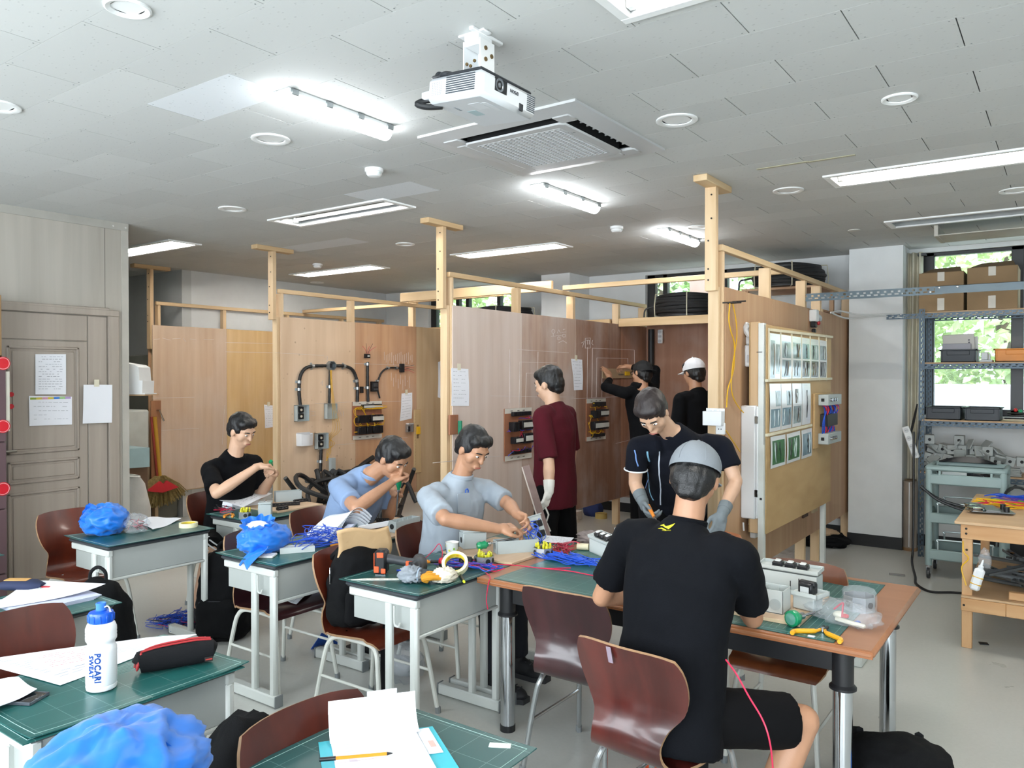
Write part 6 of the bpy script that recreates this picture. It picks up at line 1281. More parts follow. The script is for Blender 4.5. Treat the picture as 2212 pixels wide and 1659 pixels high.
terminal('black terminal stub standing beside paper cup',(-2.42,2.99,DESKZ),.4,3,.02,.03,.05); pliers('orange cutter handle behind the driver',(-2.60,2.93,DESKZ+.003),.6,sp=.0)
t = item('blue_pen','blue pen lying under driver handle','pen',(-2.575,2.745,DESKZ),.3); part(t,'pen_body',mat('#1d3fa6',.4),lambda b: b.cyl((-.06,0,.005),(.05,0,.005),.0048,n=10)); part(t,'pen_tip',CHROME,lambda b: b.cyl((.05,0,.005),(.06,0,.005),.004,.001,n=10))
# grey-shirted man's work
board('plywood board under the grey boxes of the grey-shirted man',-2.70,-2.25,3.14,3.60,DESKZ)
enclosure('grey lidded box with latch and dark hole beside paper cup',(-2.63,3.31,DESKZ+.012),.95,.13,.09,.085,openbox=False,ribs=0); enclosure('long open grey box being wired by the grey-shirted man',(-2.38,3.36,DESKZ+.012),.95,.23,.072,.066,ribs=4,hole=2)
t = item('box_cover','grey box cover with buttons and blue wires held upright','cover',(-2.26,3.56,DESKZ),0); Mc = frame(od(1160,1140,4.22),(.2,.9,.1),(-.35,.0,1.0)); b = MB(); b.M = Mc; b.box(-.05,.05,-.07,.07,-.002,.002,.001); b.box(-.05,.05,-.07,-.066,-.002,.014); b.box(-.05,.05,.066,.07,-.002,.014); b.build('cover_plate',GBOXL,t,world=True)
b = MB(); b.M = Mc; [b.box(-.02,.02,y-.018,y+.018,.002,.035,.004) for y in (-.035,.02)]; b.build('contact_block',BLKT,t,world=True); b = MB(); b.M = Mc; b.cyl((0,-.035,-.018),(0,-.035,-.002),.013,n=14); b.build('green_button',mat('#0f8a5a',.3),t,world=True)
rr = random.Random(4); A0 = od(1160,1135,4.2); A1 = V((-2.33,3.45,DESKZ+.05))
for k in range(10):
    b = MB(); m1 = A0.lerp(A1,.4)+V((rr.uniform(-.05,.05),rr.uniform(-.05,.05),rr.uniform(-.02,.05))); m2 = A0.lerp(A1,.75)+V((rr.uniform(-.06,.06),rr.uniform(-.06,.06),rr.uniform(0,.07))); b.tube(spl([A0+V((0,rr.uniform(-.03,.03),rr.uniform(-.04,.04))),m1,m2,A1+V((rr.uniform(-.03,.03),rr.uniform(-.03,.03),-.02))],6),.0022,n=5); b.build('wire',WIREB,t,world=True)
octbox('octagon box heaped with yellow connectors near tape roll',(-2.38,3.085,DESKZ),.3); octbox('octagon box of yellow connectors at the table corner',(-2.235,3.40,DESKZ+.004),.3,r=.052)
screwdriver('ball-handled green screwdriver above the near octagon box',(-2.50,3.18,DESKZ+.055),(-2.38,3.36,DESKZ+.085),.022,.06)
t = item('paper_cup','white paper cup with green and blue flower print','cup',(-2.60,3.10,DESKZ)); part(t,'cup',mat('#e9ebe6',.5),lambda b: b.lathe([(.0,.003),(.025,.003),(.034,.078),(.036,.08),(.034,.081),(.032,.078),(.023,.006),(0,.006)],24))
for k in range(16):
    a = k*.8; z = .018+.05*((k*37)%17)/17; r_ = .0256+.009*z/.08+.0006; b = MB(); b.M = Matrix.Rotation(a,4,'Z') @ Matrix.Translation((r_,0,z)) @ Matrix.Rotation(PI/2,4,'Y'); b.lathe([(.006,0),(.006,.0006),(0,.0007)],7); b.build('flower_dot',mat(['#8cb84a','#4a9ad0','#d2d24a'][k%3],.5),t)
wires('wire_bundle','fan of cut blue wires on the left of work table',(-2.02,3.36,TZ),strands(.10,.05,.03,.34,-.15),30,.0026,[WIREB],21,kk=4); wires('wire_bundle','two red wires lying in front of the blue fan',(-2.02,3.22,TZ),lambda k,rr: [(-.34+.30*k,-.16+.10*k,.004),(-.2+.28*k,-.1+.06*k,.006),(-.05+.26*k,-.06+.02*k,.004),(.05+.3*k,.02-.05*k,.005)],2,.0026,[WIRER],3)
wires('wire_bundle','pale red wires between octagon box and button box',(-2.20,3.55,DESKZ),tangle(.06,.07,.05,6),7,.0024,[WIRER,mat('#9a2f3f',.4)],31)
tb_ = MB(); tb_.tube(spl([(-2.25,2.93,TZ+.004),(-2.19,2.885,TZ+.002),(-2.18,2.858,.70),(-2.185,2.85,.63),(-2.178,2.852,.585)],6),.0024,n=6); tag(tb_.build('hanging_wire',WIRER),'red wire hanging over the table corner beside chrome leg','wire')
def button_box(lab, loc, rz, L=.20, Wd=.075, H=.07, tilt=.25, caps=('#b8282c','#1c7a6c','#b9c02a'), shell=GBOXL):
    t = item('button_box', lab, 'control box', loc, rz, 'grey push-button boxes'); w = .0035
    part(t,'box_shell',shell,lambda b: (b.box(-L/2,L/2,-Wd/2,Wd/2,0,w), b.box(-L/2,L/2,-Wd/2,-Wd/2+w,0,H,.001), b.box(-L/2,L/2,Wd/2-w,Wd/2,0,H,.001), b.box(-L/2,-L/2+w,-Wd/2,Wd/2,0,H,.001), b.box(L/2-w,L/2,-Wd/2,Wd/2,0,H,.001)))
    M_ = T(0,0,H+.012,0,tilt)
    b = MB(); b.M = M_; b.box(-L/2-.01,L/2+.005,-Wd/2-.004,Wd/2+.004,0,.004,.001); b.box(-L/2-.01,L/2+.005,-Wd/2-.004,-Wd/2,0,.016); b.box(-L/2-.01,L/2+.005,Wd/2,Wd/2+.004,0,.016); b.box(-L/2-.01,-L/2-.006,-Wd/2,Wd/2,0,.016); b.box(L/2+.001,L/2+.005,-Wd/2,Wd/2,0,.016); lid = b.build('upturned_lid',shell,t)
    for k,cx in enumerate((-.055,0,.055)):
        b = MB(); b.M = M_; b.box(cx-.022,cx+.022,-.02,.02,.004,.026,.004); b.build('contact_block',BLKT,lid); b = MB(); b.M = M_; b.box(cx-.013,cx+.013,-.012,.012,.026,.034,.003); b.build('contact_top',mat('#d9dad6',.4),lid)
        if caps: b = MB(); b.M = M_; b.cyl((cx,-.01,-.014),(cx,-.01,0),.012,n=14); b.build('button_cap',mat(caps[k],.3),lid)
    return t
button_box('pale box with red, green and yellow buttons left of seated man',(-1.985,3.60,TZ),-.60); enclosure('grey open box behind the black-shirted man\'s left shoulder',(-1.93,3.78,TZ),-.5,.16,.09,.11,m=GBOXL,hole=False); button_box('second pale button box at the far edge of table',(-1.86,3.83,TZ+.05),-.5,.18,.07,.05,caps=None)
paper('white drawing sheet on the table behind octagon box',((1165,1156),(1240,1162),(1225,1178),(1160,1168)),TZ,n=6); part(item('adhesive_tube','cream tape roll and blue label beside red wires','tape',(-2.13,3.62,TZ)),'roll',mat('#d9cfae',.6),lambda b: b.cyl((-.03,0,.018),(.03,.02,.018),.018,n=14))
t = item('folded_towel','crumpled grey-brown cloth on the far edge of work table','cloth',(-2.14,3.80,TZ)); part(t,'cloth',mat('#7f7470',.95,var=.15,bump=.3,bs=200),lambda b: noisy(b,(0,0,.03),.11,.07,.035,12,.45,2.0,36,22),ang=180)
t = item('cordless_drill','black cordless drill lying at the far left of work table','power tool',(-1.97,3.86,TZ),.1); part(t,'drill_body',BLKT,lambda b: b.tube([(-.02,0,.10),(.05,0,.10),(.12,0,.098)],[.026,.03,.026],n=14)); part(t,'chuck',BLKT,lambda b: b.tube([(-.075,0,.10),(-.06,0,.10),(-.02,0,.10)],[.012,.02,.022],n=14)); part(t,'grip',BLKT,lambda b: b.tube([(.09,0,.09),(.10,0,.03),(.105,0,.0)],[.02,.02,.028],n=12)); part(t,'chuck_mark',mat('#bfc2c4',.4),lambda b: [b.box(-.045,-.035,-.021,-.019,.095+.008*k,.098+.008*k) for k in range(2)],smooth=False)
# right half of the table
board('plywood board under the grey boxes at the right of work table',-1.20,-.82,2.985,3.42,TZ,.014); button_box('long grey button box at right side of work table',(-1.00,3.50,TZ+.002),-.06,.25,.08,.075,.1,None,GBOXL); enclosure('grey open box on the right work board beside elbow',(-.965,3.10,TZ+.014),.0,.13,.10,.09,m=GBOXL,ribs=2,hole=False)
part(item('knockout_mark','round knockout disc on the near face of right grey box','disc',(-.93,3.049,TZ+.05)),'disc',GBOX,lambda b: b.cyl((0,.0,0),(0,-.002,0),.022,n=22))
t = item('switch_cover','grey lid with black switch block on right work board','cover',(-.845,3.19,TZ+.07),-.25); part(t,'lid_plate',GBOXL,lambda b: (b.box(-.065,.065,-.05,.05,0,.004,.001), b.box(-.065,.065,-.05,-.046,0,.018), b.box(-.065,.065,.046,.05,0,.018), b.box(.061,.065,-.05,.05,0,.018))); part(t,'switch_block',BLKT,lambda b: (b.box(-.03,.03,-.025,.025,.004,.05,.006), b.box(-.034,.034,-.012,.012,.03,.055,.004))); part(t,'switch_label',mat('#cfd2d2',.4),lambda b: b.box(-.018,.018,-.0265,-.025,.01,.035)); part(t,'screw',BLKT,lambda b: [b.cyl((x,y,.004),(x,y,.05),.002,n=6) for x,y in ((-.05,.02),(-.055,-.035))]); part(t,'lid_support',GBOXL,lambda b: b.box(-.045,.045,-.035,.035,-.055,0,.004))
for q,(x,y) in enumerate(((-1.02,3.27),(-.90,3.33))): terminal(('black terminal piece between the right grey boxes','black terminal piece behind the switch lid')[q],(x,y,TZ+.014),.3,2)
t = item('ball_screwdriver','stubby screwdriver with big green ball handle lying on table','screwdriver',(-.835,2.985,TZ)); Ms = frame((-.845,2.955,TZ+.03),(0,0,1),(-.75,.5,0)); b = MB(); b.M = frame((-.845,2.965,TZ+.031),(.5,-.9,.0) ,(0,0,1)); b.M = Matrix.Translation((-.845,2.965,TZ+.031)) @ V((.35,.93,.0)).to_track_quat('Z','Y').to_matrix().to_4x4()
b.lathe([(.022,-.004),(.030,.0),(.031,.012),(.028,.026),(.017,.036),(.012,.05)],20); b.build('green_grip',mat('#128a5c',.3,coat=.4),t,world=True)
b2 = MB(); b2.M = b.M; b2.lathe([(0,-.006),(.022,-.004)],20); b2.build('clear_cap',mat('#5f9a8a',.1,coat=1),t,world=True); b2 = MB(); b2.M = b.M; b2.lathe([(.013,.05),(.013,.07),(.005,.075),(.005,.14),(0,.142)],12); b2.build('shaft',CHROME,t,world=True)
pliers('yellow-handled pliers lying open near the table edge',(-.735,2.975,TZ),PI/2-.0,'#e0a21c',.9)
octbox('octagon metal box wrapped in clear film at the right of table',(-.69,3.36,TZ-.002),.2,False,.062,.058); part(item('film_wrap','clear film wrapped round the metal octagon box','film',(-.69,3.36,TZ)),'film',PLASTIC,lambda b: b.lathe([(.066,.0),(.067,.04),(.065,.072),(.06,.08)],10),smooth=False)
def inn2(t):
    part(t,'white_connector',mat('#e0dcc8',.5),lambda b: (b.box(-.02,.10,-.03,-.012,.006,.02,.004), b.ell((-.02,.01,.02),.03,.02,.015))); part(t,'red_wire',WIRER,lambda b: b.tube(spl([(-.06,.03,.03),(-.03,.04,.06),(-.01,.01,.05),(0,-.01,.02)],5),.0035,n=6)); part(t,'red_clip',mat('#c02330',.4),lambda b: b.box(.0,.02,-.01,.006,.02,.034,.003)); part(t,'blue_clip',mat('#2450b0',.4),lambda b: b.box(.05,.065,-.02,.01,.006,.02,.003))
tp = plastic_bag('clear plastic bag with red wire and white connectors on table corner',(-.70,3.14,TZ),.125,.075,.04,15,inn2); tp.rotation_euler = (0,0,-.35)
t = item('shaving','small white paper scrap near the yellow pliers','scrap',(-.755,2.90,TZ)); part(t,'scrap',PAPER,lambda b: b.box(-.012,.012,-.008,.008,0,.003,.001))
# P7 tool
t = item('orange_pliers','orange-handled tool held in the grey glove','pliers',od(1405,1100,4.36)); b = MB(); c = od(1400,1092,4.34); b.tube([c,c+V((.06,-.05,-.05))],[.012,.009],n=10); b.build('handle',mat('#d9822a',.4),t,world=True); b = MB(); b.tube([c+V((.055,-.045,-.045)),c+V((.09,-.07,-.075))],.006,n=8); b.build('jaw',CHROME,t,world=True)
# bottle, pencil case, phone, papers -----------------------------------
t = item('sports_bottle','white squeeze bottle with blue cap and blue lettering','bottle',(-2.365,1.185,DESKZ)); BW = mat('#eef1f4',.35,var=.01); BC = mat('#1456c8',.3)
part(t,'bottle_body',BW,lambda b: b.lathe([(.035,0),(.041,.004),(.043,.014),(.0415,.018),(.043,.022),(.043,.118),(.0425,.126),(.0385,.134),(.037,.139),(.0385,.144),(.0425,.15),(.043,.158),(.042,.162),(.043,.167),(.042,.171),(.043,.176),(.0425,.185),(.038,.197),(.033,.204),(.033,.208)],36))
cp = part(t,'screw_cap',BC,lambda b: b.lathe([(.0345,.202),(.0355,.204),(.0355,.226),(.033,.232),(.016,.235),(.016,.238)],30)); part(cp,'cap_ridge',BC,lambda b: [b.M and None or (setattr(b,'M',Matrix.Rotation(k*PI/6,4,'Z')), b.box(.034,.0372,-.003,.003,.205,.226,.001)) for k in range(12)]); part(t,'spout',mat('#3f7fdc',.3),lambda b: b.lathe([(.0145,.234),(.0135,.25),(.0145,.254),(.0145,.258),(.012,.259),(.009,.254)],20)); part(t,'spout_loop',mat('#cfd9e8',.3),lambda b: b.tube(spl([(.012,.004,.246),(.022,.008,.25),(.029,.011,.244),(.031,.012,.234)],5),.0022,n=6))
LETT = mat('#1f5bb5',.4)
for body, off, sz, z0 in (('POCARI',0,.0235,.076),('SWEAT',-.43,.0195,.080)):
    def wp_(co, off=off, z0=z0): a = math.radians(-41)+off+co.y/.0432; return (.0443*math.cos(a),.0443*math.sin(a),z0-co.x)
    text_mesh(body, sz, Matrix(), LETT, 'brand_lettering', t, world=False, warp=wp_, bold=.0009, spacing=1.08)
t = item('pencil_case','black pencil case with red zip lying on green mat','pencil case',(-2.345,1.415,DESKZ),1.15); 
part(t,'case_body',BLKF2,lambda b: loft(b,[((-.115,0,.028),.012,.02),((-.11,0,.034),.032,.032),((-.06,0,.038),.036,.037),((.06,0,.04),.037,.039),((.108,0,.038),.033,.034),((.118,0,.034),.014,.022)],(0,1,0),20)); part(t,'red_zip',mat('#b52f33',.6),lambda b: (b.tube(spl([(-.122,.0,.02),(-.113,.004,.055),(-.06,.008,.0755),(.05,.010,.080),(.105,.008,.074)],6),.0035,n=6), b.tube(spl([(-.116,-.022,.02),(-.112,-.026,.04),(-.104,-.014,.066)],6),.004,n=6), b.tube(spl([(-.106,-.010,.068),(-.05,-.012,.077),(.05,-.012,.08),(.105,-.006,.073)],6),.003,n=6))); part(t,'red_end_panel',mat('#b83a3a',.7),lambda b: (b.box(-.1195,-.114,-.018,-.006,.012,.05,.002), b.box(-.1195,-.114,.010,.02,.012,.05,.002))); part(t,'zip_pull',CHROME,lambda b: b.box(-.122,-.119,-.004,.004,.022,.05,.001)); part(t,'label_tag',mat('#241a1a',.6),lambda b: b.box(.08,.105,-.0372,-.034,.012,.026,.001)); text_mesh('Logmon',.0072,Matrix.Translation((.0925,-.0375,.019)) @ Matrix.Rotation(PI/2,4,'X'),mat('#c4443a',.6),'tag_text',t,world=False) if False else part(t,'tag_stitch',mat('#c4443a',.6),lambda b: [b.box(.083+.0035*k,.0855+.0035*k,-.0376,-.0372,.017,.021) for k in range(6)],smooth=False)
paper('large white printed sheet under the bottle and pencil case',((-60,1430),(320,1378),(425,1372),(130,1482)),DESKZ,n=14,wave=.002); paper('white sheet with red pencil corrections behind the bottle',((60,1420),(190,1395),(250,1420),(110,1450)),DESKZ+.003,n=8,ink=mat('#d99a9a',.8)); paper('white sheet curling over the phone at left edge',((-80,1480),(40,1468),(80,1492),(-60,1560)),DESKZ+.012,lines=False,wave=.008,curl=.0)
t = item('smartphone','black smartphone in clear case under a white sheet','phone',(-2.49,1.0,DESKZ),.5); part(t,'phone_body',mat('#17191d',.15,coat=.6),lambda b: b.box(-.075,.075,-.037,.037,.001,.009,.004)); part(t,'clear_case',mat('#4a4f56',.2,coat=.5),lambda b: (b.box(-.078,.078,-.04,-.037,0,.010,.002), b.box(-.078,.078,.037,.04,0,.010,.002), b.box(.075,.078,-.04,.04,0,.010,.002), b.box(-.078,-.075,-.04,.04,0,.010,.002)))
paper('white sheets curling over the edge of left desk',((-40,1320),(60,1268),(228,1277),(40,1308)),DESKZ+.016,lines=False,curl=.03); part(item('paper_stack','stack of printed pages under curling sheets on left desk','paper',(-3.50,1.50,DESKZ),.0,'papers on the desks'),'page_stack',mat('#c5cadf',.8),lambda b: [b.box(-.10,.17,-.14,.14+.008*k,.003*k,.003*k+.002) for k in range(5)],smooth=False)
t = item('navy_pouch','navy pencil pouch with tan stripe and red zip at left edge','pouch',(-3.66,1.50,DESKZ+.018),.6); part(t,'pouch_body',mat('#1d2746',.8),lambda b: loft(b,[((-.10,0,.02),.03,.012),((-.06,0,.024),.04,.022),((.05,0,.024),.04,.022),((.09,0,.02),.02,.012)],(0,1,0))); part(t,'tan_stripe',mat('#c99a5a',.7),lambda b: b.box(-.07,.03,-.02,.02,.044,.048,.002)); part(t,'red_zip_end',mat('#b02a35',.6),lambda b: b.box(.07,.13,-.018,.018,.008,.02,.004)); part(t,'zip_pull',CHROME,lambda b: b.box(.085,.10,-.03,-.022,.0,.02,.002))
# clipboard desk
t = item('clipboard','turquoise clipboard with pages folded back on nearest desk','clipboard',(-1.33,1.43,DESKZ)); CQ = [oz(x,y,DESKZ) for x,y in ((698,1612),(925,1580),(1010,1720),(720,1760))]; CA,CBq,CCq,CD = CQ
def bil(u,v,z): q = (CA*(1-u)+CBq*u)*(1-v)+(CD*(1-u)+CCq*u)*v; return (q.x,q.y,z)
b = MB(); b.sheet(lambda u,v: bil(u*1.1-.04,v*1.05-.05,DESKZ+.003),6,6,.003); b.build('board',mat('#35b3c4',.35),t,world=True); b = MB(); b.sheet(lambda u,v: bil(.07+u*.80,.04+v*.95,DESKZ+.008),6,6,.005); b.build('page_pad',PAPER,t,world=True)
b = MB()
for k in range(16):
    v = .10+k*.055; q = [bil(.09,v,DESKZ+.0109),bil(.85,v,DESKZ+.0109),bil(.85,v+.003,DESKZ+.0109),bil(.09,v+.003,DESKZ+.0109)]; b.add(q,[(0,1,2,3)])
b.build('ruled_line',mat('#b9c4d4',.8),t,smooth=False,world=True); b = MB(); q0 = [bil(.18,.09,DESKZ+.0108),bil(.24,.09,DESKZ+.0108),bil(.30,.9,DESKZ+.0108),bil(.22,.9,DESKZ+.0108)]; b.add(q0,[(0,1,2,3)]); b.build('margin_band',mat('#d4d6e6',.8),t,smooth=False,world=True)
dirb = (CA-CD).normalized()
def flip(u,v): x,y,z = bil(.06+u*.84,.05,DESKZ+.012); a = PI*1.15*v; R_ = .046; p = V((x,y,z))+dirb*(R_*math.sin(a)*.9+.09*v*v)+V((0,0,R_*(1-math.cos(a))*(.9)-.035*max(0,v-.75)*4*(1-u*.6))); return p
b = MB(); b.sheet(flip,8,16,.002); b.build('folded_back_pages',mat('#f0f2f5',.8),t,world=True); b = MB(); b.sheet(lambda u,v: V(flip(.45+u*.35,.5+.4*v))+dirb*.02+V((0,0,.006)),5,6,.001); b.build('loose_page',PAPER,t,world=True)
b = MB(); b.sheet(lambda u,v: bil(.88+u*.13,-.02+v*.42,DESKZ+.0062),3,3,.001); b.build('info_card',mat('#dfe3ea',.6),t,world=True); b = MB(); b.sheet(lambda u,v: bil(.93+u*.05,.2+v*.10,DESKZ+.0075),2,2,.0006); b.build('red_print_frame',mat('#d9a9a0',.7),t,world=True)
a, c = oz(690,1641,DESKZ+.02), oz(848,1627,DESKZ+.02); t = item('orange_pen','orange ballpoint pen with black cap on the clipboard','pen',((a.x+c.x)/2,(a.y+c.y)/2,DESKZ+.016)); d = (c-a); b = MB(); b.cyl(a+d*.2,c-d*.08,.0042,n=6); b.build('pen_barrel',mat('#e88a1a',.4),t,smooth=False,world=True); b = MB(); b.cyl(a,a+d*.22,.005,n=12); b.build('pen_cap',BLKT,t,world=True); b = MB(); b.cyl(c-d*.08,c,.0042,.001,n=10); b.build('pen_tip',BLKT,t,world=True)
p = oz(1080,1611,DESKZ); part(item('tape_label','small piece of white tape stuck on the mat corner','tape',(p.x,p.y,DESKZ),.5),'tape',mat('#c9d6cb',.5),lambda b: b.box(-.028,.028,-.012,.012,.0,.002,.0005))
# ------------------------------------------------------------------ bags and things on chairs and floor
def backpack(lab, loc, rz, w, d, h, seed, m=BLKF, lying=False, pocket=True, strap=True, handle=True):
    t = item('backpack', lab, 'backpack', loc, rz, 'black backpacks and bags'); b = MB(); loft(b,[((0,0,.005),w*.42,d*.42),((0,0,h*.12),w*.5,d*.5),((0,0,h*.5),w*.5,d*.5),((.0,0,h*.8),w*.44,d*.42),((0,0,h*.95),w*.30,d*.28),((0,0,h),w*.12,d*.12)],(1,0,0),26)
    body = remesh(b,'bag_body',.014,4,m,t,.014,11)
    for v in body.data.vertices: pass
    body.parent = t; body.matrix_parent_inverse = Matrix()
    if pocket:
        b = MB(); loft(b,[((0,-d*.46,h*.08),w*.32,.02),((0,-d*.5,h*.12),w*.38,.04),((0,-d*.5,h*.42),w*.37,.04),((0,-d*.47,h*.5),w*.3,.02)],(1,0,0),18); pk = remesh(b,'front_pocket',.012,3,m,t,.006,12); pk.matrix_parent_inverse = Matrix()
        b = MB(); b.tube(spl([(-w*.33,-d*.52,h*.46),(0,-d*.575,h*.485),(w*.33,-d*.52,h*.46)],6),.004,n=6); z = b.build('zip',mat('#2a2b2f',.4,.4),t)
        b = MB(); b.box(w*.2,w*.2+.01,-d*.575,-d*.56,h*.38,h*.46,.002); b.build('zip_pull',CHROME,z)
    if handle: b = MB(); b.tube(spl([(-.04,0,h*.97),(-.035,0,h*1.05),(0,0,h*1.09),(.035,0,h*1.05),(.04,0,h*.97)],6),.009,n=8); b.build('carry_handle',BLKF2,t)
    if strap:
        for s in (-1,1): b = MB(); b.tube(spl([(s*w*.25,d*.3,h*.9),(s*w*.33,d*.62,h*.7),(s*w*.3,d*.62,h*.35),(s*w*.38,d*.4,h*.12)],7),.016,n=6); b.build('shoulder_strap',BLKF2,t)
    return t
backpack('tall black backpack on the floor by the black-shirted man\'s desk',(-4.36,2.96,0),.6,.34,.26,.56,1)
t = backpack('black backpack on the red-brown chair with kraft envelope',(-2.86,2.70,.438),1.2,.32,.22,.40,2)
part(t,'hanging_strap',BLKF2,lambda b: b.sheet(lambda u,v: (.06+.03*u,-.115-.03*math.sin(PI*min(1,v*2)),.16-.55*v),2,14,.003)); part(t,'strap_loop',BLKF2,lambda b: b.tube(spl([(.03,-.12,.20),(.05,-.15,.12),(.06,-.14,.03),(.12,-.13,.02),(.16,-.06,.10)],6),.010,n=6)); part(t,'side_zip',CHROME,lambda b: b.box(-.165,-.158,-.03,-.02,.22,.30,.002))
t = item('kraft_envelope','brown kraft paper envelope sticking out of the backpack','envelope',(-2.86,2.71,.745),1.2); part(t,'envelope',mat('#c7a67c',.75,var=.06,bump=.3,bs=30),lambda b: b.sheet(lambda u,v: (-.14+.27*u+.015*math.sin(4*v),-.02+.012*math.sin(5*u+3*v)-.05*v,.0+.17*v+.012*math.sin(6*u)),12,12,.012),ang=180); part(t,'white_paper',PAPER,lambda b: b.sheet(lambda u,v: (-.04+.16*u,-.045-.045*v*.5,.155+.03*v+.01*u),5,4,.001))
backpack('black rounded backpack with handle below the door desk',(-4.02,2.0,0),.7,.36,.24,.63,3,pocket=False,strap=False)
t = backpack('black backpack slumped on the floor under table\'s right end',(-.53,3.22,0),.4,.42,.34,.30,4,handle=False); part(t,'blue_pouch',mat('#2f6fc4',.5),lambda b: noisy(b,(0,-.16,.20),.06,.03,.03,3,.3,2.5,20,12),ang=180)
t = item('black_jacket','black cloth bag slumped behind the big blue bag','bag',(-2.0,1.40,0)); part(t,'bag_body',BLKF,lambda b: noisy(b,(0,0,.30),.17,.24,.33,13,.14,1.4,40,30),ang=180)
wires('wire_bundle','heap of scrap blue wires on floor beneath the door desk',(-4.85,2.94,0),tangle(.17,.17,.06,5),34,.002,[WIREB]*9+[WIRER,WIREK],41,kk=4)
part(item('blue_dustpan','blue plastic sheet corner on floor beneath second desk','sheet',(-3.74,3.15,.0)),'sheet',mat('#1f56b8',.5),lambda b: b.sheet(lambda u,v: (.10*u,-.02+.16*v,.002+.12*u*(1-v)),5,5,.004))
paper('crumpled printed sheets on the dark chair seat',((590,1290),(628,1268),(682,1275),(640,1306)),.446,wave=.012,n=8)
t = item('white_marker','white and black marker lying on the backpack chair','pen',(-2.66,2.80,.437),.3); part(t,'pen_body',WHITE,lambda b: b.cyl((-.04,0,.008),(.03,0,.008),.007,n=12)); part(t,'pen_cap',BLKT,lambda b: b.cyl((.03,0,.008),(.08,0,.008),.0075,n=12))
t = item('orange_bag','crumpled orange pouch on the floor behind the maroon chair','pouch',(-1.42,3.02,.0)); part(t,'pouch',mat('#d9541f',.5,var=.1),lambda b: noisy(b,(0,0,.24),.06,.05,.30,17,.25,2,26,20),ang=180)
plastic_bag('clear plastic bag with red scrap on the floor by chrome leg',(-2.19,2.55,.0),.12,.09,.05,19,lambda t: part(t,'red_scrap',mat('#d0404a',.5),lambda b: b.box(.0,.03,-.02,.0,.03,.05,.004)))
plastic_bag('clear bag of grey sneakers under the backpack chair',(-2.98,3.12,.0),.12,.09,.10,23,lambda t: part(t,'sneaker',mat('#9fa3a6',.7),lambda b: noisy(b,(0,0,.07),.09,.05,.055,4,.2,2.5,20,14)))
p = oz(2125,1391,0); part(item('floor_scrap','small black square scrap on the floor by bench leg','scrap',(p.x,p.y,0),.3),'scrap',BLKT,lambda b: b.box(-.025,.025,-.022,.022,0,.006,.002))
p = oz(1938,1242,0); part(item('grey_rag','flat grey scrap on floor in front of column','scrap',(p.x,p.y,0),.2),'scrap',mat('#8e9090',.8),lambda b: b.box(-.06,.06,-.03,.03,0,.006,.003)); part(item('white_base_box','low white box edge on floor beyond the table','box',(-1.18,5.0,0)),'box',mat('#c9cec9',.5),lambda b: b.box(-.28,.22,-.25,.25,0,.10,.006))
# sneakers under the chalk partition
for q,(px,py,rz,lab) in enumerate(((1278,1112,.5,'white sneaker seen below the chalk partition'),(1222,1128,.7,'toe of second white sneaker below the chalk partition'))):
    p = oz(px,py,0); t = item('sneaker',lab,'shoe',(p.x,p.y,0),rz,'white sneakers under partition'); part(t,'upper',SHOEW[0],lambda b: (b.ell((0,0,.05),.075,.045,.055), b.ell((.09,0,.04),.06,.04,.04), b.cyl((-.03,0,.05),(-.03,0,.11),.045,.042,n=14))); part(t,'sole',SHOEW[1],lambda b: b.prism([(-.09,-.035),(.12,-.045),(.155,0),(.12,.045),(-.09,.035)],0,.026)); part(t,'laces',WHITE,lambda b: [b.cyl((.02+.025*k,-.02,.098-.012*k),(.02+.025*k,.02,.098-.012*k),.004,n=6) for k in range(4)])
part(item('white_carton','flat white carton behind the sneakers below partition','box',(-4.75,7.72,0)),'carton',WHITE,lambda b: b.box(-.15,.15,-.1,.1,0,.10,.004)); part(item('cable_spool','yellow-rimmed roll of tape on the floor behind sneakers','tape',(-4.45,8.0,0)),'roll',mat('#b09a5a',.6),lambda b: b.lathe([(.04,0),(.07,0),(.07,.06),(.04,.06),(.04,0)],20)); part(item('denim_cloth','blue denim cloth heap behind the sneakers','cloth',(-4.62,8.1,0)),'cloth',mat('#23315f',.9),lambda b: noisy(b,(0,0,.08),.12,.1,.12,31,.2,2,22,16)); part(item('glass_jar','clear jar of screws standing against the booth back panel','jar',(-4.0,8.2,0)),'jar',glassy('#cfd4d4',.5,.1),lambda b: b.lathe([(.05,0),(.055,.02),(.055,.12),(.04,.14),(.04,.16)],18))
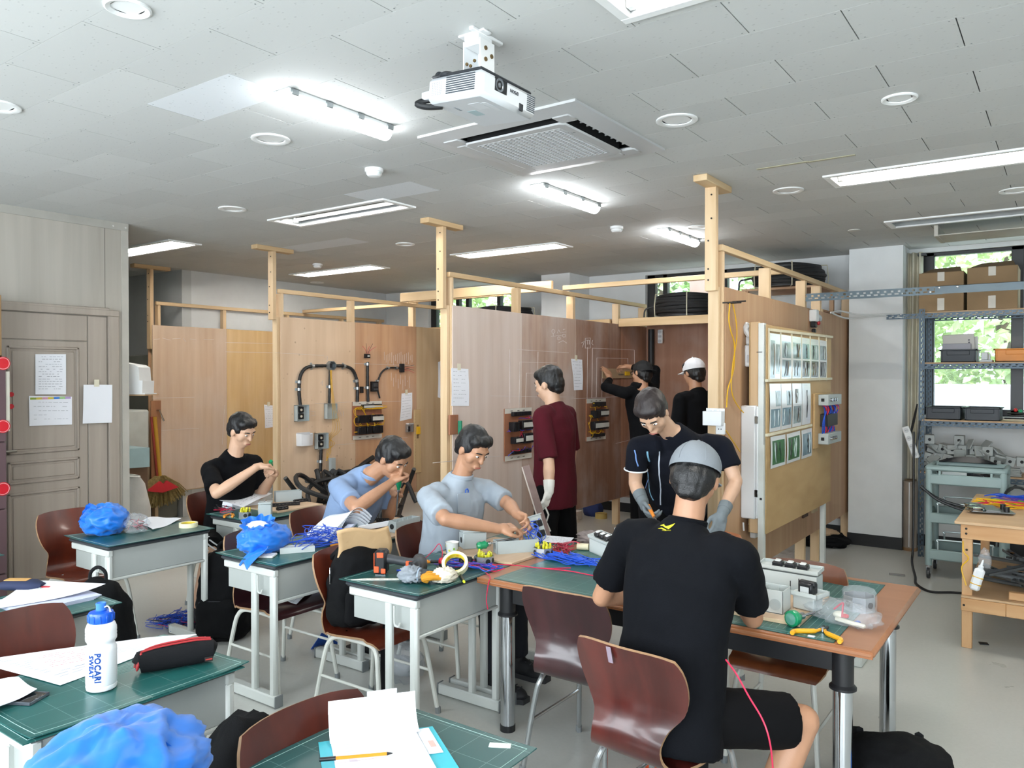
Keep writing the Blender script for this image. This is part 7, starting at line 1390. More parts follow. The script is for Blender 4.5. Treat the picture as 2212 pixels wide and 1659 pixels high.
# things leaning on the right partition and by the column
for q,(x,y,rx,h,w,m,lab) in enumerate(((-1.805,6.72,-.10,.62,.07,mat('#4a3326',.6),'dark brown offcut board leaning under the display board'),(-1.805,7.02,-.14,.62,.09,wood('#b9a27e','#cbb793',2,(1,1,.1),.6),'pale offcut board leaning beside the dark offcut'))):
    t = item('offcut_board',lab,'board',(x,y,.28),0,'offcut boards leaning on the partition'); part(t,'board',m,lambda b: b.box(-.008,.008,-w,w,.2,.2+h,.002))
t = item('black_machine','black cloth and tools heap on floor by column','heap',(-2.05,8.0,0)); part(t,'heap',BLKF,lambda b: noisy(b,(0,0,.06),.30,.18,.08,44,.3,1.8,30,18)); part(t,'tan_cloth',mat('#a38a6e',.9),lambda b: noisy(b,(.05,-.02,.13),.16,.09,.04,45,.3,2,22,14))
t = item('wrap_roll','tall roll wrapped in clear stretch film beside the column','roll',(-1.245,8.25,0)); part(t,'roll',mat('#8e8378',.3,var=.1,coat=.6),lambda b: b.cyl((0,0,.03),(0,0,.66),.062,n=24)); part(t,'core',mat('#8a6a4a',.7),lambda b: b.lathe([(.03,.0),(.066,.0),(.066,.03),(.03,.03),(.03,.0)],22)); part(t,'film_edge',mat('#e8ecef',.15,coat=1),lambda b: b.box(-.003,.003,-.0645,-.062,.04,.65)); part(t,'core_top',mat('#6e5a44',.7),lambda b: b.lathe([(.03,.66),(.05,.665),(.05,.675),(.03,.675),(.03,.66)],20))
# plastic curtain left of the right window
t = item('plastic_curtain','beige translucent curtain strip bunched beside the right window','curtain',(-1.23,8.46,.3)); part(t,'curtain',mat('#cfc9b6',.5,var=.06,trans=.0),lambda b: b.sheet(lambda u,v: (-1.305+.13*u, 8.44+.035*math.sin(14*u+.6*math.sin(5*v)), .35+2.5*v),26,18,.002),world=True,ang=180); part(t,'curtain_hook',BLKT,lambda b: b.box(-1.22,-1.14,8.42,8.44,2.81,2.84,.004),world=True)
def socket_strip(lab, M, n=4, L=.30, m=WHITE):
    t = item('power_strip',lab,'power strip',M.translation,0,'white power strips'); b = MB(); b.M = M; b.box(-.03,.03,-L/2,L/2,0,.035,.008); b.build('strip_body',m,t,world=True)
    for k in range(n):
        y = -L/2+L*(k+.5)/n; b = MB(); b.M = M; b.lathe([(.022,.0352),(.022,.037),(.018,.037),(.017,.0355),(0,.0355)],18,(0,y,0)); s_ = b.build('socket_well',mat('#c4c6c8',.4),t,world=True); b = MB(); b.M = M; b.cyl((-.007,y,.0353),(-.007,y,.0375),.003,n=7); b.cyl((.007,y,.0353),(.007,y,.0375),.003,n=7); b.build('socket_hole',BLKT,s_,world=True)
    return t
socket_strip('white four-way power strip hanging beside the slotted rack',frame(oy(1968,955,7.95),(-.9,0,-.3),(.3,0,-.95))); socket_strip('white power strip fixed at the top of booth back panel',frame(oy(1428,727,8.4),(1,0,0),(0,0,1)),3,.16)
wires('cable','black cables hanging beside the rack post',(-1.15,7.97,.0),lambda k,rr: [(.0,.0,1.40),(-.02-.01*k,-.02,1.25),(-.05,-.02,1.10),(-.04+.02*k,-.02,.98),(.0,-.02,1.05),(.02,0,1.25)],2,.007,[WIREK],3,'cable','cable_strand')
b = MB(); b.tube(spl([(-1.17,7.92,1.15),(-1.16,7.86,.6),(-1.15,7.78,.14),(-1.14,7.66,.012),oz(1977,1245,.011),oz(1980,1262,.011),oz(2010,1278,.008),oz(2060,1280,.008),oz(2105,1285,.008),oz(2118,1297,.008)],8),.010,n=7); tag(b.build('floor_cable',WIREK),'thick black cable running down the rack to the floor','cable')
b = MB(); b.tube(spl([(-.99,7.14,.74),(-.85,7.12,.66),(-.65,7.12,.62),(-.5,7.12,.66),(-.42,7.2,.74),(-.36,7.4,.78)],7),.011,n=7); b.tube(spl([(-1.0,7.12,.76),(-.85,7.10,.65),(-.62,7.10,.59),(-.46,7.10,.66),(-.39,7.2,.78),(-.3,7.5,.74),(-.25,7.6,.6)],7),.011,n=7); tag(b.build('hose_loop',WIREK),'black hose looped round front of the utility cart','hose')
wires('cable_bundle','black cables and parts heaped in the cart\'s top tray',(-.70,7.38,.795),tangle(.2,.15,.08,6),7,.010,[WIREK,mat('#3a3c40',.5)],51,'cable','cable_strand'); part(item('grey_box_part','pale grey moulding lying in the cart\'s top tray','part',(-.78,7.28,.83),.2),'moulding',GBOXL,lambda b: b.box(-.09,.09,-.04,.04,0,.05,.006))
part(item('black_sheet','flat black plate standing on the cart\'s top rim','plate',(-.72,7.55,.93),0),'plate',BLKT,lambda b: b.sheet(lambda u,v: (-.2+.42*u,0.02*v,.0+.05*math.sin(PI*u)*v),14,4,.01))
for q in range(2): part(item('metal_fitting',('small chrome fittings on the cart\'s middle shelf','white cap on the cart\'s middle shelf')[q],'fitting',(-.72+.06*q,7.3,.474)),'fitting',CHROME if not q else WHITE,lambda b: b.box(-.04 if not q else -.01,.04 if not q else .01,-.02,.02,0,.03,.005))
# work bench things
RAIL = mat('#6f7375',.4,.5,var=.15)
def slide(lab, loc, rz, L=.26, ry=0, group='steel brackets and rails on the bench shelf'):
    t = item('steel_rail',lab,'rail',loc,rz,group); t.rotation_euler = (0,ry,rz); part(t,'rail',RAIL,lambda b: (b.box(-L/2,L/2,-.022,.022,0,.003), b.box(-L/2,L/2,-.022,-.019,0,.016), b.box(-L/2,L/2,.019,.022,0,.016)),smooth=False); part(t,'roller',CHROME,lambda b: b.cyl((L*.3,0,.003),(L*.3,0,.018),.014,n=12)); return t
t = item('pulley_bracket','steel plate with pulleys lying on the bench top','bracket',(-.44,5.86,.780),.25); part(t,'plate',RAIL,lambda b: (b.box(-.10,.14,-.09,.09,.012,.018,.001), b.box(-.02,.06,-.09,.14,.018,.03,.002))); 
for y in (-.05,.08): part(t,'pulley',CHROME,lambda b: b.lathe([(0,.018),(.05,.018),(.05,.024),(.04,.03),(.05,.036),(.05,.042),(.02,.044),(0,.044)],22,(-.07,y,0)))
part(t,'knob',BLKT,lambda b: [b.cyl((.10,y,.018),(.10,y,.05),.016,n=12) for y in (-.05,.06)])
wires('wire_bundle','fan of cut yellow wires across the bench top',(-.20,6.20,.781),strands(.18,.10,.035,.5,.05),26,.004,[WIREY,WIREY,WIREY,WIREG,WIRER],61,kk=4); wires('wire_bundle','fan of cut blue wires at the bench back',(-.10,6.55,.781),strands(.18,.10,.03,.5,.02),20,.004,[WIREB,WIREB,WIREP],62,kk=4)
part(item('blue_case','blue rounded plastic case at the right edge of bench','case',(-.16,5.88,.780)),'case',mat('#2a4f86',.4),lambda b: b.box(-.05,.12,-.06,.06,0,.09,.03)); rr = random.Random(9)
for k in range(22): slide('steel rail lying in the heap on the lower bench shelf',(-.20+rr.uniform(-.2,.3),5.95+rr.uniform(-.35,.4),.328+.022*(k%8)),rr.uniform(0,3),rr.uniform(.3,.5),rr.uniform(-.2,.2))
part(item('timber_offcut','short timber offcut on the front of lower bench shelf','timber',(-.12,5.52,.327),.06),'offcut',WBX,lambda b: b.box(-.18,.3,-.02,.02,0,.045,.003)); part(item('steel_disc','round steel cap on the timber offcut of the bench','cap',(-.19,5.60,.327)),'cap',mat('#5a544c',.4,.5),lambda b: b.lathe([(.03,0),(.03,.02),(.018,.03),(0,.032)],16))
t = item('glue_bottle','white glue bottle with yellow strap tied to bench leg','bottle',(-.50,5.415,.42)); Mg = frame((-.47,5.40,.38),(.97,0,-.25),(0,1,0)) @ Matrix.Scale(.8,4); b = MB(); b.M = Mg; b.box(-.035,.035,-.028,.02,0,.17,.014); b.build('bottle_body',mat('#e6e8ea',.4),t,world=True); b = MB(); b.M = Mg; b.lathe([(.018,.17),(.018,.19),(.010,.195),(.006,.235),(.003,.24)],14); b.build('nozzle',mat('#dfe3e6',.4),t,world=True)
for z in (.045,.10): b = MB(); b.M = Mg; b.box(-.037,.037,-.030,.022,z,z+.008,.003); b.build('yellow_strap',WIREY,t,world=True)
b = MB(); b.tube(spl([(-.53,5.425,.66),(-.525,5.41,.60),(-.50,5.41,.56),(-.535,5.41,.5),(-.51,5.40,.4)],6),.004,n=6); b.build('yellow_cord',WIREY,t,world=True)
plastic_bag('small clear plastic bag hanging behind the glue bottle',(-.42,5.47,.50),.03,.02,.06,71)
# corner behind the door wall: cabinet, boxes, sack, broom ------------------
part(item('steel_cabinet','dark grey steel cabinet in the gap beside door wall','cabinet',(-9.1,5.03,0)),'cabinet_body',mat('#6f7068',.6),lambda b: b.box(-.5,.56,-.13,.15,0,1.90,.01)); 
t = item('label_plate','pale label strip on the dark steel cabinet','label',(-8.98,4.894,1.72)); part(t,'label',mat('#b5b3a5',.6),lambda b: b.box(-.17,.17,-.004,.006,-.05,.05)); part(t,'label_print',mat('#55564f',.6),lambda b: [b.box(-.13+.1*k,-.08+.1*k,-.006,-.004,-.02,.02) for k in range(3)],smooth=False)
p = od(290,845,6.55); t = item('white_hood','white stepped sheet-metal hood jutting past the door wall','hood',(p.x,p.y,p.z)); b = MB(); Mh = frame(od(279,852,6.55),_r,(_u)) @ Matrix.Scale(.86,4); b.M = Mh
b.prism([(-.20,0),(.155,0),(.155,.01),(.125,.01),(.13,.135),(.10,.135),(.09,.265),(.05,.29),(-.20,.33)],-.25,0); b.build('hood',WHITE,t,smooth=False,world=True); b = MB(); b.M = Mh; b.prism([(-.20,-.012),(.155,-.012),(.155,-.002),(-.20,-.002)],-.30,.0); b.build('base_board',PLYT,t,world=True)
t = item('water_heater','pale appliance box with printed labels behind the door wall','appliance',(-8.55,4.56,.68)); part(t,'casing',mat('#b9bdb8',.5),lambda b: b.box(-.5,.15,-.1,.2,.0,.60,.02)); part(t,'label_print',mat('#5a5048',.6),lambda b: [b.box(-.15,-.01,-.106,-.1,.12+.18*k,.26+.18*k) for k in range(2)],smooth=False); part(t,'stand',mat('#7a6a55',.7),lambda b: b.box(-.5,.15,-.1,.2,-.68,-.003,.01)); part(t,'tap',CHROME,lambda b: b.tube([(.12,-.1,.34),(.12,-.16,.34),(.12,-.17,.30)],.015,n=8))
part(item('blue_tub','pale blue plastic tub edge in the storage gap','tub',(-7.92,4.28,.715)),'tub',mat('#a9c6cc',.4),lambda b: b.prism([(-.25,-.12),(.10,-.12),(.15,.12),(-.25,.12)],0,.2)); part(item('tub_shelf','brown shelf box under the pale blue tub','box',(-7.92,4.28,0)),'box',mat('#6a5240',.7),lambda b: b.box(-.27,.1,-.13,.13,0,.715,.005))
t = item('white_sack','white cloth sack standing on floor behind the door wall','sack',(-7.62,4.10,0)); part(t,'sack',mat('#c9cbc9',.9,bump=.3,bs=20),lambda b: loft(b,[((0,0,.0),.2,.16),((0,0,.05),.23,.18),((.02,0,.35),.20,.17),((.0,0,.58),.16,.13),((0,0,.66),.17,.06)],(1,0,0),22)); part(t,'sack_rim',mat('#d6d8d5',.9),lambda b: b.tube([(.17*math.cos(a),.06*math.sin(a),.665) for a in [2*PI*k/20 for k in range(20)]],.008,n=5,closed=True))
c = ox(372,1000,-8.40); t = item('straw_broom','straw broom with red collar and yellow handle hung on partition end','broom',(-8.38,c.y,.5)); top, mid, bot = ox(334,900,-8.39), ox(345,1028,-8.37), ox(340,1092,-8.33)
part(t,'handle',mat('#b58a2a',.5),lambda b: b.tube([top,mid],.022,n=10),world=True); part(t,'handle_back',mat('#8a2f22',.5),lambda b: b.tube([top+V((0,-.04,0)),mid+V((0,-.03,0))],.014,n=8),world=True); part(t,'red_collar',mat('#b5222c',.5),lambda b: b.sheet(lambda u,v: mid.lerp(bot,.15+.28*v)+V((.075,(u-.5)*(.08+.30*v),-.04*(1-abs(2*u-1)))),10,5,.03),world=True)
rr = random.Random(5); b = MB()
for k in range(420):
    a = rr.uniform(-1,1); s0 = mid+V((rr.uniform(-.02,.03),a*.05,0)); e0 = bot+V((rr.uniform(-.05,.06),a*.34,.12*abs(a)**1.6+rr.uniform(-.03,.03))); b.tube([s0,s0.lerp(e0,.5)+V((.01,a*.03,0)),e0],.004,n=3)
stuff(b.build('straw',mat('#857345',.9,var=.3,vs=40),t,smooth=False,world=True)); c = ox(338,890,-8.40)
part(item('hook_board','small brown board with steel hook holding the broom','hook',(-8.4,c.y,c.z)),'board',wood('#86593c','#9a6a48',2,(1,1,.1),.6),lambda b: (b.box(-.004,.012,-.07,.05,-.75,.13,.004),)); part(item('steel_hook','steel hook on the broom board','hook',(-8.385,c.y,c.z)),'hook',CHROME,lambda b: b.tube([(.0,0,.02),(.05,0,.02),(.06,.02,-.05),(.05,.05,-.10)],.010,n=8))
# purple-brown locker with red emblems at the left edge, frame on top
LX = -5.85; lo = ox(14,1000,LX).y; t = item('locker','purple-brown locker with round red badges at the left edge','locker',(LX-.2,lo-.5,0)); PUR = mat('#5b464a',.5,var=.04); b = MB(); b.box(LX-.42,LX-.015,lo-1.0,lo-.004,0,1.76,.004); b.build('locker_body',PUR,t,world=True); zs = [0,ox(8,1240,LX).z,ox(8,1100,LX).z,ox(8,955,LX).z,1.755]
for k in range(3): b = MB(); b.box(LX-.014,LX,lo-.45,lo,zs[k+1]+.003,zs[k+2]-.003,.003); d_ = b.build('locker_door',PUR,t,world=True); p = ox(6,(1056,921,785)[k],LX); b = MB(); b.cyl((LX,p.y,p.z),(LX+.004,p.y,p.z),.045,n=22); b.build('red_badge',mat('#c4202c',.3),d_,world=True); b = MB(); b.M = Matrix.Translation((LX+.004,p.y,p.z)) @ Matrix.Rotation(PI/2,4,'Y'); b.lathe([(.040,0),(.040,.0015),(.036,.0015),(.036,0),(.040,0)],22); b.build('badge_ring',mat('#d9a0a0',.4),d_,world=True)
b = MB(); b.box(LX-.014,LX,lo-.45,lo,.02,zs[1]-.003,.003); b.build('locker_door',PUR,t,world=True)
p0, p1_ = ox(18,802,LX), ox(18,932,LX); part(item('white_strip','white plastic strip fixed at the locker\'s edge by magnets','strip',(LX-.02,p0.y,p1_.z)),'strip',mat('#d6d3c4',.5),lambda b: b.box(LX-.03,LX-.015,lo+.002,lo+.03,p1_.z,p0.z,.003),world=True)
t = item('framed_picture','wooden framed dark picture leaning on top of the locker','picture frame',(LX-.1,lo-.2,1.77)); zt = ox(10,636,LX).z
part(t,'frame',wood('#a5835a','#bd9a70',2,(1,1,.1),.6),lambda b: (b.box(LX-.10,LX-.06,lo-.03,lo,1.762,zt,.003), b.box(LX-.10,LX-.06,lo-.5,lo,1.762,1.80,.003), b.box(LX-.06,LX-.03,lo-.07,lo-.03,1.762,zt+.02,.003)),world=True); part(t,'picture',mat('#1d1f22',.2),lambda b: b.box(LX-.098,LX-.08,lo-.5,lo-.03,1.80,zt-.02),smooth=False,world=True)
# ------------------------------------------------------------------ wiring practice on the partitions and the display board
def Pf(X, px, py, off=0.0): p = ox(px,py,X); return V((X+off,p.y,p.z))
def conduit(lab, X, pts, r, saddles=(), name='conduit', par=None, off=.022):
    t = item(name, lab, 'conduit', Pf(X,*pts[0]), 0, 'black flexible conduits on partition'); P = spl([Pf(X,x,y,off) for x,y in pts],8); b = MB(); b.tube(P,[r*(1+.06*math.sin(i*2.2)) for i in range(len(P))],n=10); b.build('conduit',HOSE,t,world=True)
    for x,y in saddles:
        c = Pf(X,x,y,off); i = min(range(len(P)),key=lambda k:(P[k]-c).length); d = (P[min(i+1,len(P)-1)]-P[max(i-1,0)]).normalized(); b = MB(); b.cyl(P[i]-d*.014,P[i]+d*.014,r*1.25,n=12); s = d.cross(X1).normalized(); c0 = V((X+.003,P[i].y,P[i].z)); b.M = frame(c0,s,d); b.box(-r*2,r*2,-.012,.012,-.003,.003,.001); b.build('saddle_clip',mat('#aab0b3',.3,.7),t,world=True)
    return t
conduit('left black conduit arch from octagon box down to grey box',F2,[(646,877),(643,845),(645,815),(655,797),(672,791),(700,790)],.017,[(643,842),(643,826),(673,791)])
conduit('right black conduit arch from octagon box downwards',F2,[(720,790),(740,791),(756,797),(765,812),(769,835),(769,868)],.017,[(741,791),(768,822),(768,837)])
conduit('black conduit dropping from the octagon box to lower grey box',F2,[(710,800),(709,840),(708,872)],.014,[(710,835)]); conduit('straight black conduit rising from the yellow-wired relay board',F2,[(792,868),(791,820),(791,782)],.016,[(791,836),(791,788)])
conduit('thin black conduit bending right to small terminal',F2,[(817,860),(812,838),(814,822),(822,804),(836,795),(860,795)],.010,[(813,823),(836,793),(853,794)]); conduit('short black conduit below the lower grey box',F2,[(691,968),(690,990),(689,1018)],.017,[(689,998)])
def wallbox_open(lab, X, px0,py0,px1,py1, dep=.05, inner=True, par=None):
    a, c = ox(px0,py0,X), ox(px1,py1,X); y0,y1,z0,z1 = a.y,c.y,c.z,a.z; t = item('switch_box',lab,'junction box',(X,(y0+y1)/2,z0),0,'grey boxes on the partition'); w = .004
    b = MB(); b.box(X,X+w,y0,y1,z0,z1); b.box(X,X+dep,y0,y0+w,z0,z1); b.box(X,X+dep,y1-w,y1,z0,z1); b.box(X,X+dep,y0,y1,z0,z0+w); b.box(X,X+dep,y0,y1,z1-w,z1); b.build('box_shell',GBOX,t,smooth=False,world=True)
    if inner:
        for f in (.3,.7): b = MB(); zc = z0+(z1-z0)*f; yc = (y0+y1)/2; b.box(X+w,X+.03,yc-.028,yc+.028,zc-.03,zc+.03,.006); q = b.build('switch_contact',BLKT,t,world=True); b = MB(); b.cyl((X+.03,yc-.01,zc),(X+.036,yc-.01,zc),.012,n=12); b.build('contact_cap',mat('#cfc9b8',.4),q,world=True)
    return t
wallbox_open('grey switch box under the left conduit arch',F2,635,875,661,909); wallbox_open('empty grey box under the middle conduit drop',F2,700,872,722,904,inner=False); wallbox_open('grey switch box above the heap of black hose',F2,679,936,703,968)
p = Pf(F2,712,790); t = item('octagon_box','metal octagon box where the conduit arches meet','junction box',p,0,'metal octagon boxes'); b = MB(); b.M = frame(p,(0,1,0),(0,0,1)); pr = [(.05*math.cos(2*PI*k/8+PI/8),.05*math.sin(2*PI*k/8+PI/8)) for k in range(8)]; n = 8; ri = .88
b.add([(x,y,0) for x,y in pr]+[(x,y,.05) for x,y in pr]+[(x*ri,y*ri,.05) for x,y in pr]+[(x*ri,y*ri,.006) for x,y in pr],[tuple(range(n))]+[(k,(k+1)%n,n+(k+1)%n,n+k) for k in range(n)]+[(n+k,n+(k+1)%n,2*n+(k+1)%n,2*n+k) for k in range(n)]+[(2*n+k,2*n+(k+1)%n,3*n+(k+1)%n,3*n+k) for k in range(n)]+[tuple(3*n+k for k in range(n))]); b.build('box_shell',mat('#8f979b',.35,.6),t,ang=20,world=True); b = MB(); b.M = frame(p+V((.008,0,0)),(0,1,0),(0,0,1)); b.box(.0,.03,-.02,.02,0,.006,.002); b.build('inner_plate',BLKT,t,world=True)
t = item('wire_drop','thin yellow wires hanging from the octagon box','wire',Pf(F2,712,800),0,'yellow wires on partition')
for k in range(4): b = MB(); b.tube(spl([Pf(F2,706+k,800,.05),Pf(F2,708+k*1.2,840,.05),Pf(F2,709+k*2,875,.06),Pf(F2,712+k*4,905,.05),Pf(F2,714+k*5,930,.03),Pf(F2,706+3*k,945,.02),Pf(F2,712-4*k+8,958,.02),Pf(F2,703+3*k,975,.02),Pf(F2,704-k,995,.02)],6),.0019,n=5); b.build('wire',WIREY,t,world=True)
p = Pf(F2,655,948); t = item('wall_cup','translucent white plastic cup bin screwed to partition','bin',p,0); b = MB(); b.M = frame(p+V((0,0,-.06)),(0,1,0),(-1,0,0)) @ Matrix.Rotation(-PI/2,4,'X'); b = MB(); a0 = [(.0,-.085),(.02,-.088),(.06,-.07),(.075,-.03),(.078,0),(.075,.03),(.06,.07),(.02,.088),(0,.085)]
b.prism([(p.x+x,p.y+y) for x,y in a0],p.z-.065,p.z-.061); vs = [(p.x+x,p.y+y,p.z-.065) for x,y in a0]+[(p.x+x*1.05,p.y+y*1.05,p.z+.055-(.01 if abs(y) < .04 else 0)) for x,y in a0]; m_ = len(a0); b.add(vs,[(k,k+1,m_+k+1,m_+k) for k in range(m_-1)]); b.build('cup',mat('#d9dadc',.4),t,world=True); b = MB(); b.box(p.x,p.x+.003,p.y-.085,p.y+.085,p.z-.065,p.z+.065,.001); b.build('back_plate',mat('#d2d3d6',.4),t,world=True)
def relayboard(lab, X, quad, blocks, wirecol, seed, base, strips=True):
    (ax,ay),(cx,cy) = quad; a = ox(ax,ay,X); c = ox(cx,cy,X); y0,y1,z0,z1 = a.y,c.y,c.z,a.z; t = item('relay_board',lab,'control board',(X,(y0+y1)/2,z0),0,'relay practice boards'); H = z1-z0; Wd = y1-y0
    b = MB(); b.box(X,X+.012,y0,y1,z0,z1,.001); b.build('base_board',base,t,world=True)
    if strips:
        for zz in (z0,z1-.045): b = MB(); b.box(X+.012,X+.014,y0,y1,zz,zz+.045); q = b.build('paper_strip',mat('#cfccc2',.7),t,smooth=False,world=True); b = MB(); [b.box(X+.014,X+.0145,y0+Wd*f,y0+Wd*(f+.08),zz+.018,zz+.026) for f in (.2,.45,.65)]; b.build('strip_writing',mat('#6d6a63',.8),q,smooth=False,world=True)
    for (u0,u1,v0,v1,dp,label) in blocks:
        b = MB(); b.box(X+.012,X+.012+dp,y0+u0*Wd,y0+u1*Wd,z1-v1*H,z1-v0*H,.003); nn = max(2,int((u1-u0)*12)); 
        for k in range(nn): yy = y0+(u0+(u1-u0)*(k+.5)/nn)*Wd; b.box(X+.012+dp,X+.012+dp+.004,yy-.003,yy+.003,z1-v1*H+.004,z1-v0*H-.004)
        q = b.build('terminal_block' if v1-v0 < .12 else 'relay',BLKT,t,world=True)
        if label: b = MB(); vm0 = v0+(v1-v0)*.22; vm1 = v1-(v1-v0)*.25; b.box(X+.012+dp+.004,X+.012+dp+.0065,y0+(u0+.04)*Wd,y0+u1*Wd,z1-vm1*H,z1-vm0*H); b.build('masking_label',mat('#c4c6c0',.7),q,smooth=False,world=True)
    rr = random.Random(seed)
    for k in range(wirecol[1]):
        b = MB(); u = rr.uniform(.06,.9); v = rr.choice([.17,.36,.40,.60,.78]); u2 = min(.97,max(.03,u+rr.uniform(-.5,.5))); v2 = min(.9,max(.12,v+rr.choice([-.2,.2,.04,0]))); e = .016+rr.uniform(0,.02)
        if wirecol[2] == 'frame' and k < 10: ue = .03 if k % 2 else .97; pts = [(u,v,.015),(u,v+.02,e),(ue,v+.02,e+.01),(ue,v2,e+.01),(u2,v2,.02)]
        else: pts = [(u,v,.015),(u,v+.03,e),((u+u2)/2,v+.035,e+.006),(u2,v2-.02,e),(u2,v2,.015)]
        b.tube(spl([(X+.012+o,y0+uu*Wd,z1-vv*H) for uu,vv,o in pts],4),.003,n=5); b.build('wire',wirecol[0][k%len(wirecol[0])],t,world=True)
    return t
BRD = wood('#8a5a42','#a06c50',2.0,(1,1,.1),.6)
relayboard('relay board framed in yellow wiring behind light blue man\'s head',F2,((760,868),(823,945)),[(.27,.95,.08,.2,.03,1),(.08,.45,.36,.56,.06,0),(.5,.93,.36,.56,.06,1),(.08,.32,.66,.86,.06,0),(.36,.55,.66,.86,.06,0),(.58,.92,.66,.86,.06,0)],([WIREY],26,'frame'),1,BRD)
relayboard('relay board with purple wiring on the pale chalk panel',F3,((1088,883),(1146,988)),[(.22,.9,.07,.15,.03,0),(.14,.36,.26,.44,.06,0),(.48,1.0,.24,.42,.05,1),(.2,.5,.55,.68,.05,1),(.56,.98,.50,.69,.05,1),(.22,.9,.80,.88,.03,0)],([WIREP,WIRER,WIREB],14,''),2,BRD)
relayboard('relay board with yellow wiring on dark chalk panel',F3,((1265,862),(1306,948)),[(.3,.9,.08,.19,.03,0),(.2,.45,.28,.46,.06,0),(.48,.95,.26,.44,.05,1),(.2,.95,.54,.74,.05,1),(.22,.85,.84,.92,.03,0)],([WIREY],18,''),3,BRD)
def wallbit(name,lab,cat,X,px,py,parts,group=None):
    p = Pf(X,px,py); t = item(name,lab,cat,p,0,group)
    for nm,m,bx in parts:
        b = MB(); [b.box(*q,.002) for q in bx]; b.build(nm,m,t)
    return t
wallbit('switch_block','small black terminal with fanned wires above the straight conduit','terminal block',F2,791,769,[('block',BLKT,[(.0,.03,-.035,.035,-.022,.022)]),('label',WHITE,[(.03,.032,-.01,.025,-.008,.006)])],'black wall terminals'); wires('wire_bundle','thin wires fanning from the black terminal',Pf(F2,791,764,.02),lambda k,rr: [(0,-.02+.01*k,0),(.01,-.04+.02*k,.04),(.02,-.09+.05*k,.08+.03*(k%2))],5,.002,[WIRER,WIREK],81,kk=4)
wallbit('switch_block','black terminal block at the end of thin conduit','terminal block',F2,866,795,[('block',BLKT,[(.0,.03,-.03,.03,-.05,.05)])],'black wall terminals'); wires('wire_bundle','thin red and grey wires from the end terminal',Pf(F2,871,796,.02),lambda k,rr: [(0,0,-.02+.012*k),(.01,.06,-.02+.016*k),(.01,.15,-.05+.03*k)],4,.002,[WIRER,WIREK],82,kk=4)
wallbit('switch_block','black relay socket beside the thin conduit','terminal block',F2,806,835,[('block',BLKT,[(.0,.04,-.045,.045,-.055,.055)]),('contact',mat('#3a3b3f',.4),[(.04,.045,-.035,.035,-.04,-.02),(.04,.045,-.035,.035,.0,.04)])],'black wall terminals'); wallbit('switch_block','small black clip left of the straight conduit','terminal block',F2,780,842,[('block',BLKT,[(.0,.02,-.02,.02,-.035,.035)])],'black wall terminals')
wallbit('steel_tape_measure','chrome tape measure hanging left of the wooden ruler','tape measure',F2,882,924,[('case',mat('#a9acb0',.25,.8),[(.0,.04,-.05,.045,-.05,.04)]),('dark_side',BLKT,[(.04,.043,-.045,-.01,-.04,.02)]),('chrome_top',mat('#dfe2e4',.2,.6),[(.0,.042,-.04,.05,.04,.055)])]); 
a, c = Pf(F2,893,885), Pf(F2,905,1020); t = item('wooden_ruler','long pale wooden level ruler with yellow clip on conduit partition','ruler',c,0); b = MB(); b.box(F2+.001,F2+.014,a.y,a.y+.12,c.z,a.z,.002); b.build('ruler',wood('#b79c70','#c9b088',2,(1,1,.08),.6),t,world=True); b = MB(); [b.box(F2+.014,F2+.0145,a.y+.012,a.y+.018,c.z+.03+k*.035,c.z+.034+k*.035) for k in range(19)]; stuff(b.build('ruler_mark',BLKT,t,smooth=False,world=True)); b = MB(); z_ = Pf(F2,898,929).z; b.box(F2+.012,F2+.03,a.y+.03,a.y+.09,z_-.05,z_+.04,.004); b.build('yellow_clip',mat('#e0b01c',.4),t,world=True); b = MB(); b.lathe([(.014,0),(.02,0),(.02,.004),(.014,.004)],16); b = MB(); b.box(F2+.013,F2+.016,a.y+.04,a.y+.075,c.z+.40,c.z+.56,.001); b.build('slot_hole',mat('#7a6446',.7),t,world=True)
# heap of black hose on the floor of the wired booth
t = item('hose_heap','tangled heap of thick black hose on the booth floor','hose',(-5.55,4.9,0)); rr = random.Random(12)
for k in range(16):
    c0 = V((-5.6+rr.uniform(-.2,.2),5.15+rr.uniform(-.35,.55),0)); P = [c0+V((rr.uniform(-.45,.45),rr.uniform(-.5,.5),rr.uniform(.1,.74))) for _ in range(5)]; b = MB(); b.tube(spl(P,7),.022,n=8); b.build('hose_length',HOSE,t)
    t.children[-1].matrix_parent_inverse = Matrix.Translation(t.location).inverted()
for px0,py0,px1,py1 in ((612,1032,660,1050),(640,1050,648,1012),(690,1030,760,1000),(668,1012,690,1040),(700,1035,770,985),(655,1050,740,1030)): b = MB(); q0 = Pf(F2,px0,py0,.35); q1 = Pf(F2,px1,py1,.25); b.tube(spl([q0,q0.lerp(q1,.5)+V((0,0,.03)),q1],6),.026,n=9); b.build('hose_length',HOSE,t,world=True)
wallbit('grey_plug','grey plug leaning among the black hoses','plug',F2,712,1003,[('plug',GBOX,[(.02,.06,-.03,.03,-.07,.07)])]); part(item('red_stand','red steel stand frame behind the light blue man','stand',(-5.3,6.2,0)),'frame',mat('#c0272c',.4),lambda b: b.tube(spl([(.0,.0,.0),(.02,0,.5),(.05,.02,.82),(.15,.03,.86)],5),.022,n=8)); part(item('steel_can','pale tin bucket on the booth floor behind light blue man','bucket',(-4.95,5.9,0)),'bucket',mat('#a9aa9f',.5),lambda b: b.lathe([(.11,0),(.14,.3),(.145,.3),(.115,.004)],20)); b = MB(); b.tube([V((od(822,1112,5.6).x,od(822,1112,5.6).y,.01)),od(822,1112,5.6),od(836,1075,5.6)],.018,n=8); tag(b.build('black_rod',HOSE),'short black hose end behind light blue man\'s forearm','hose')
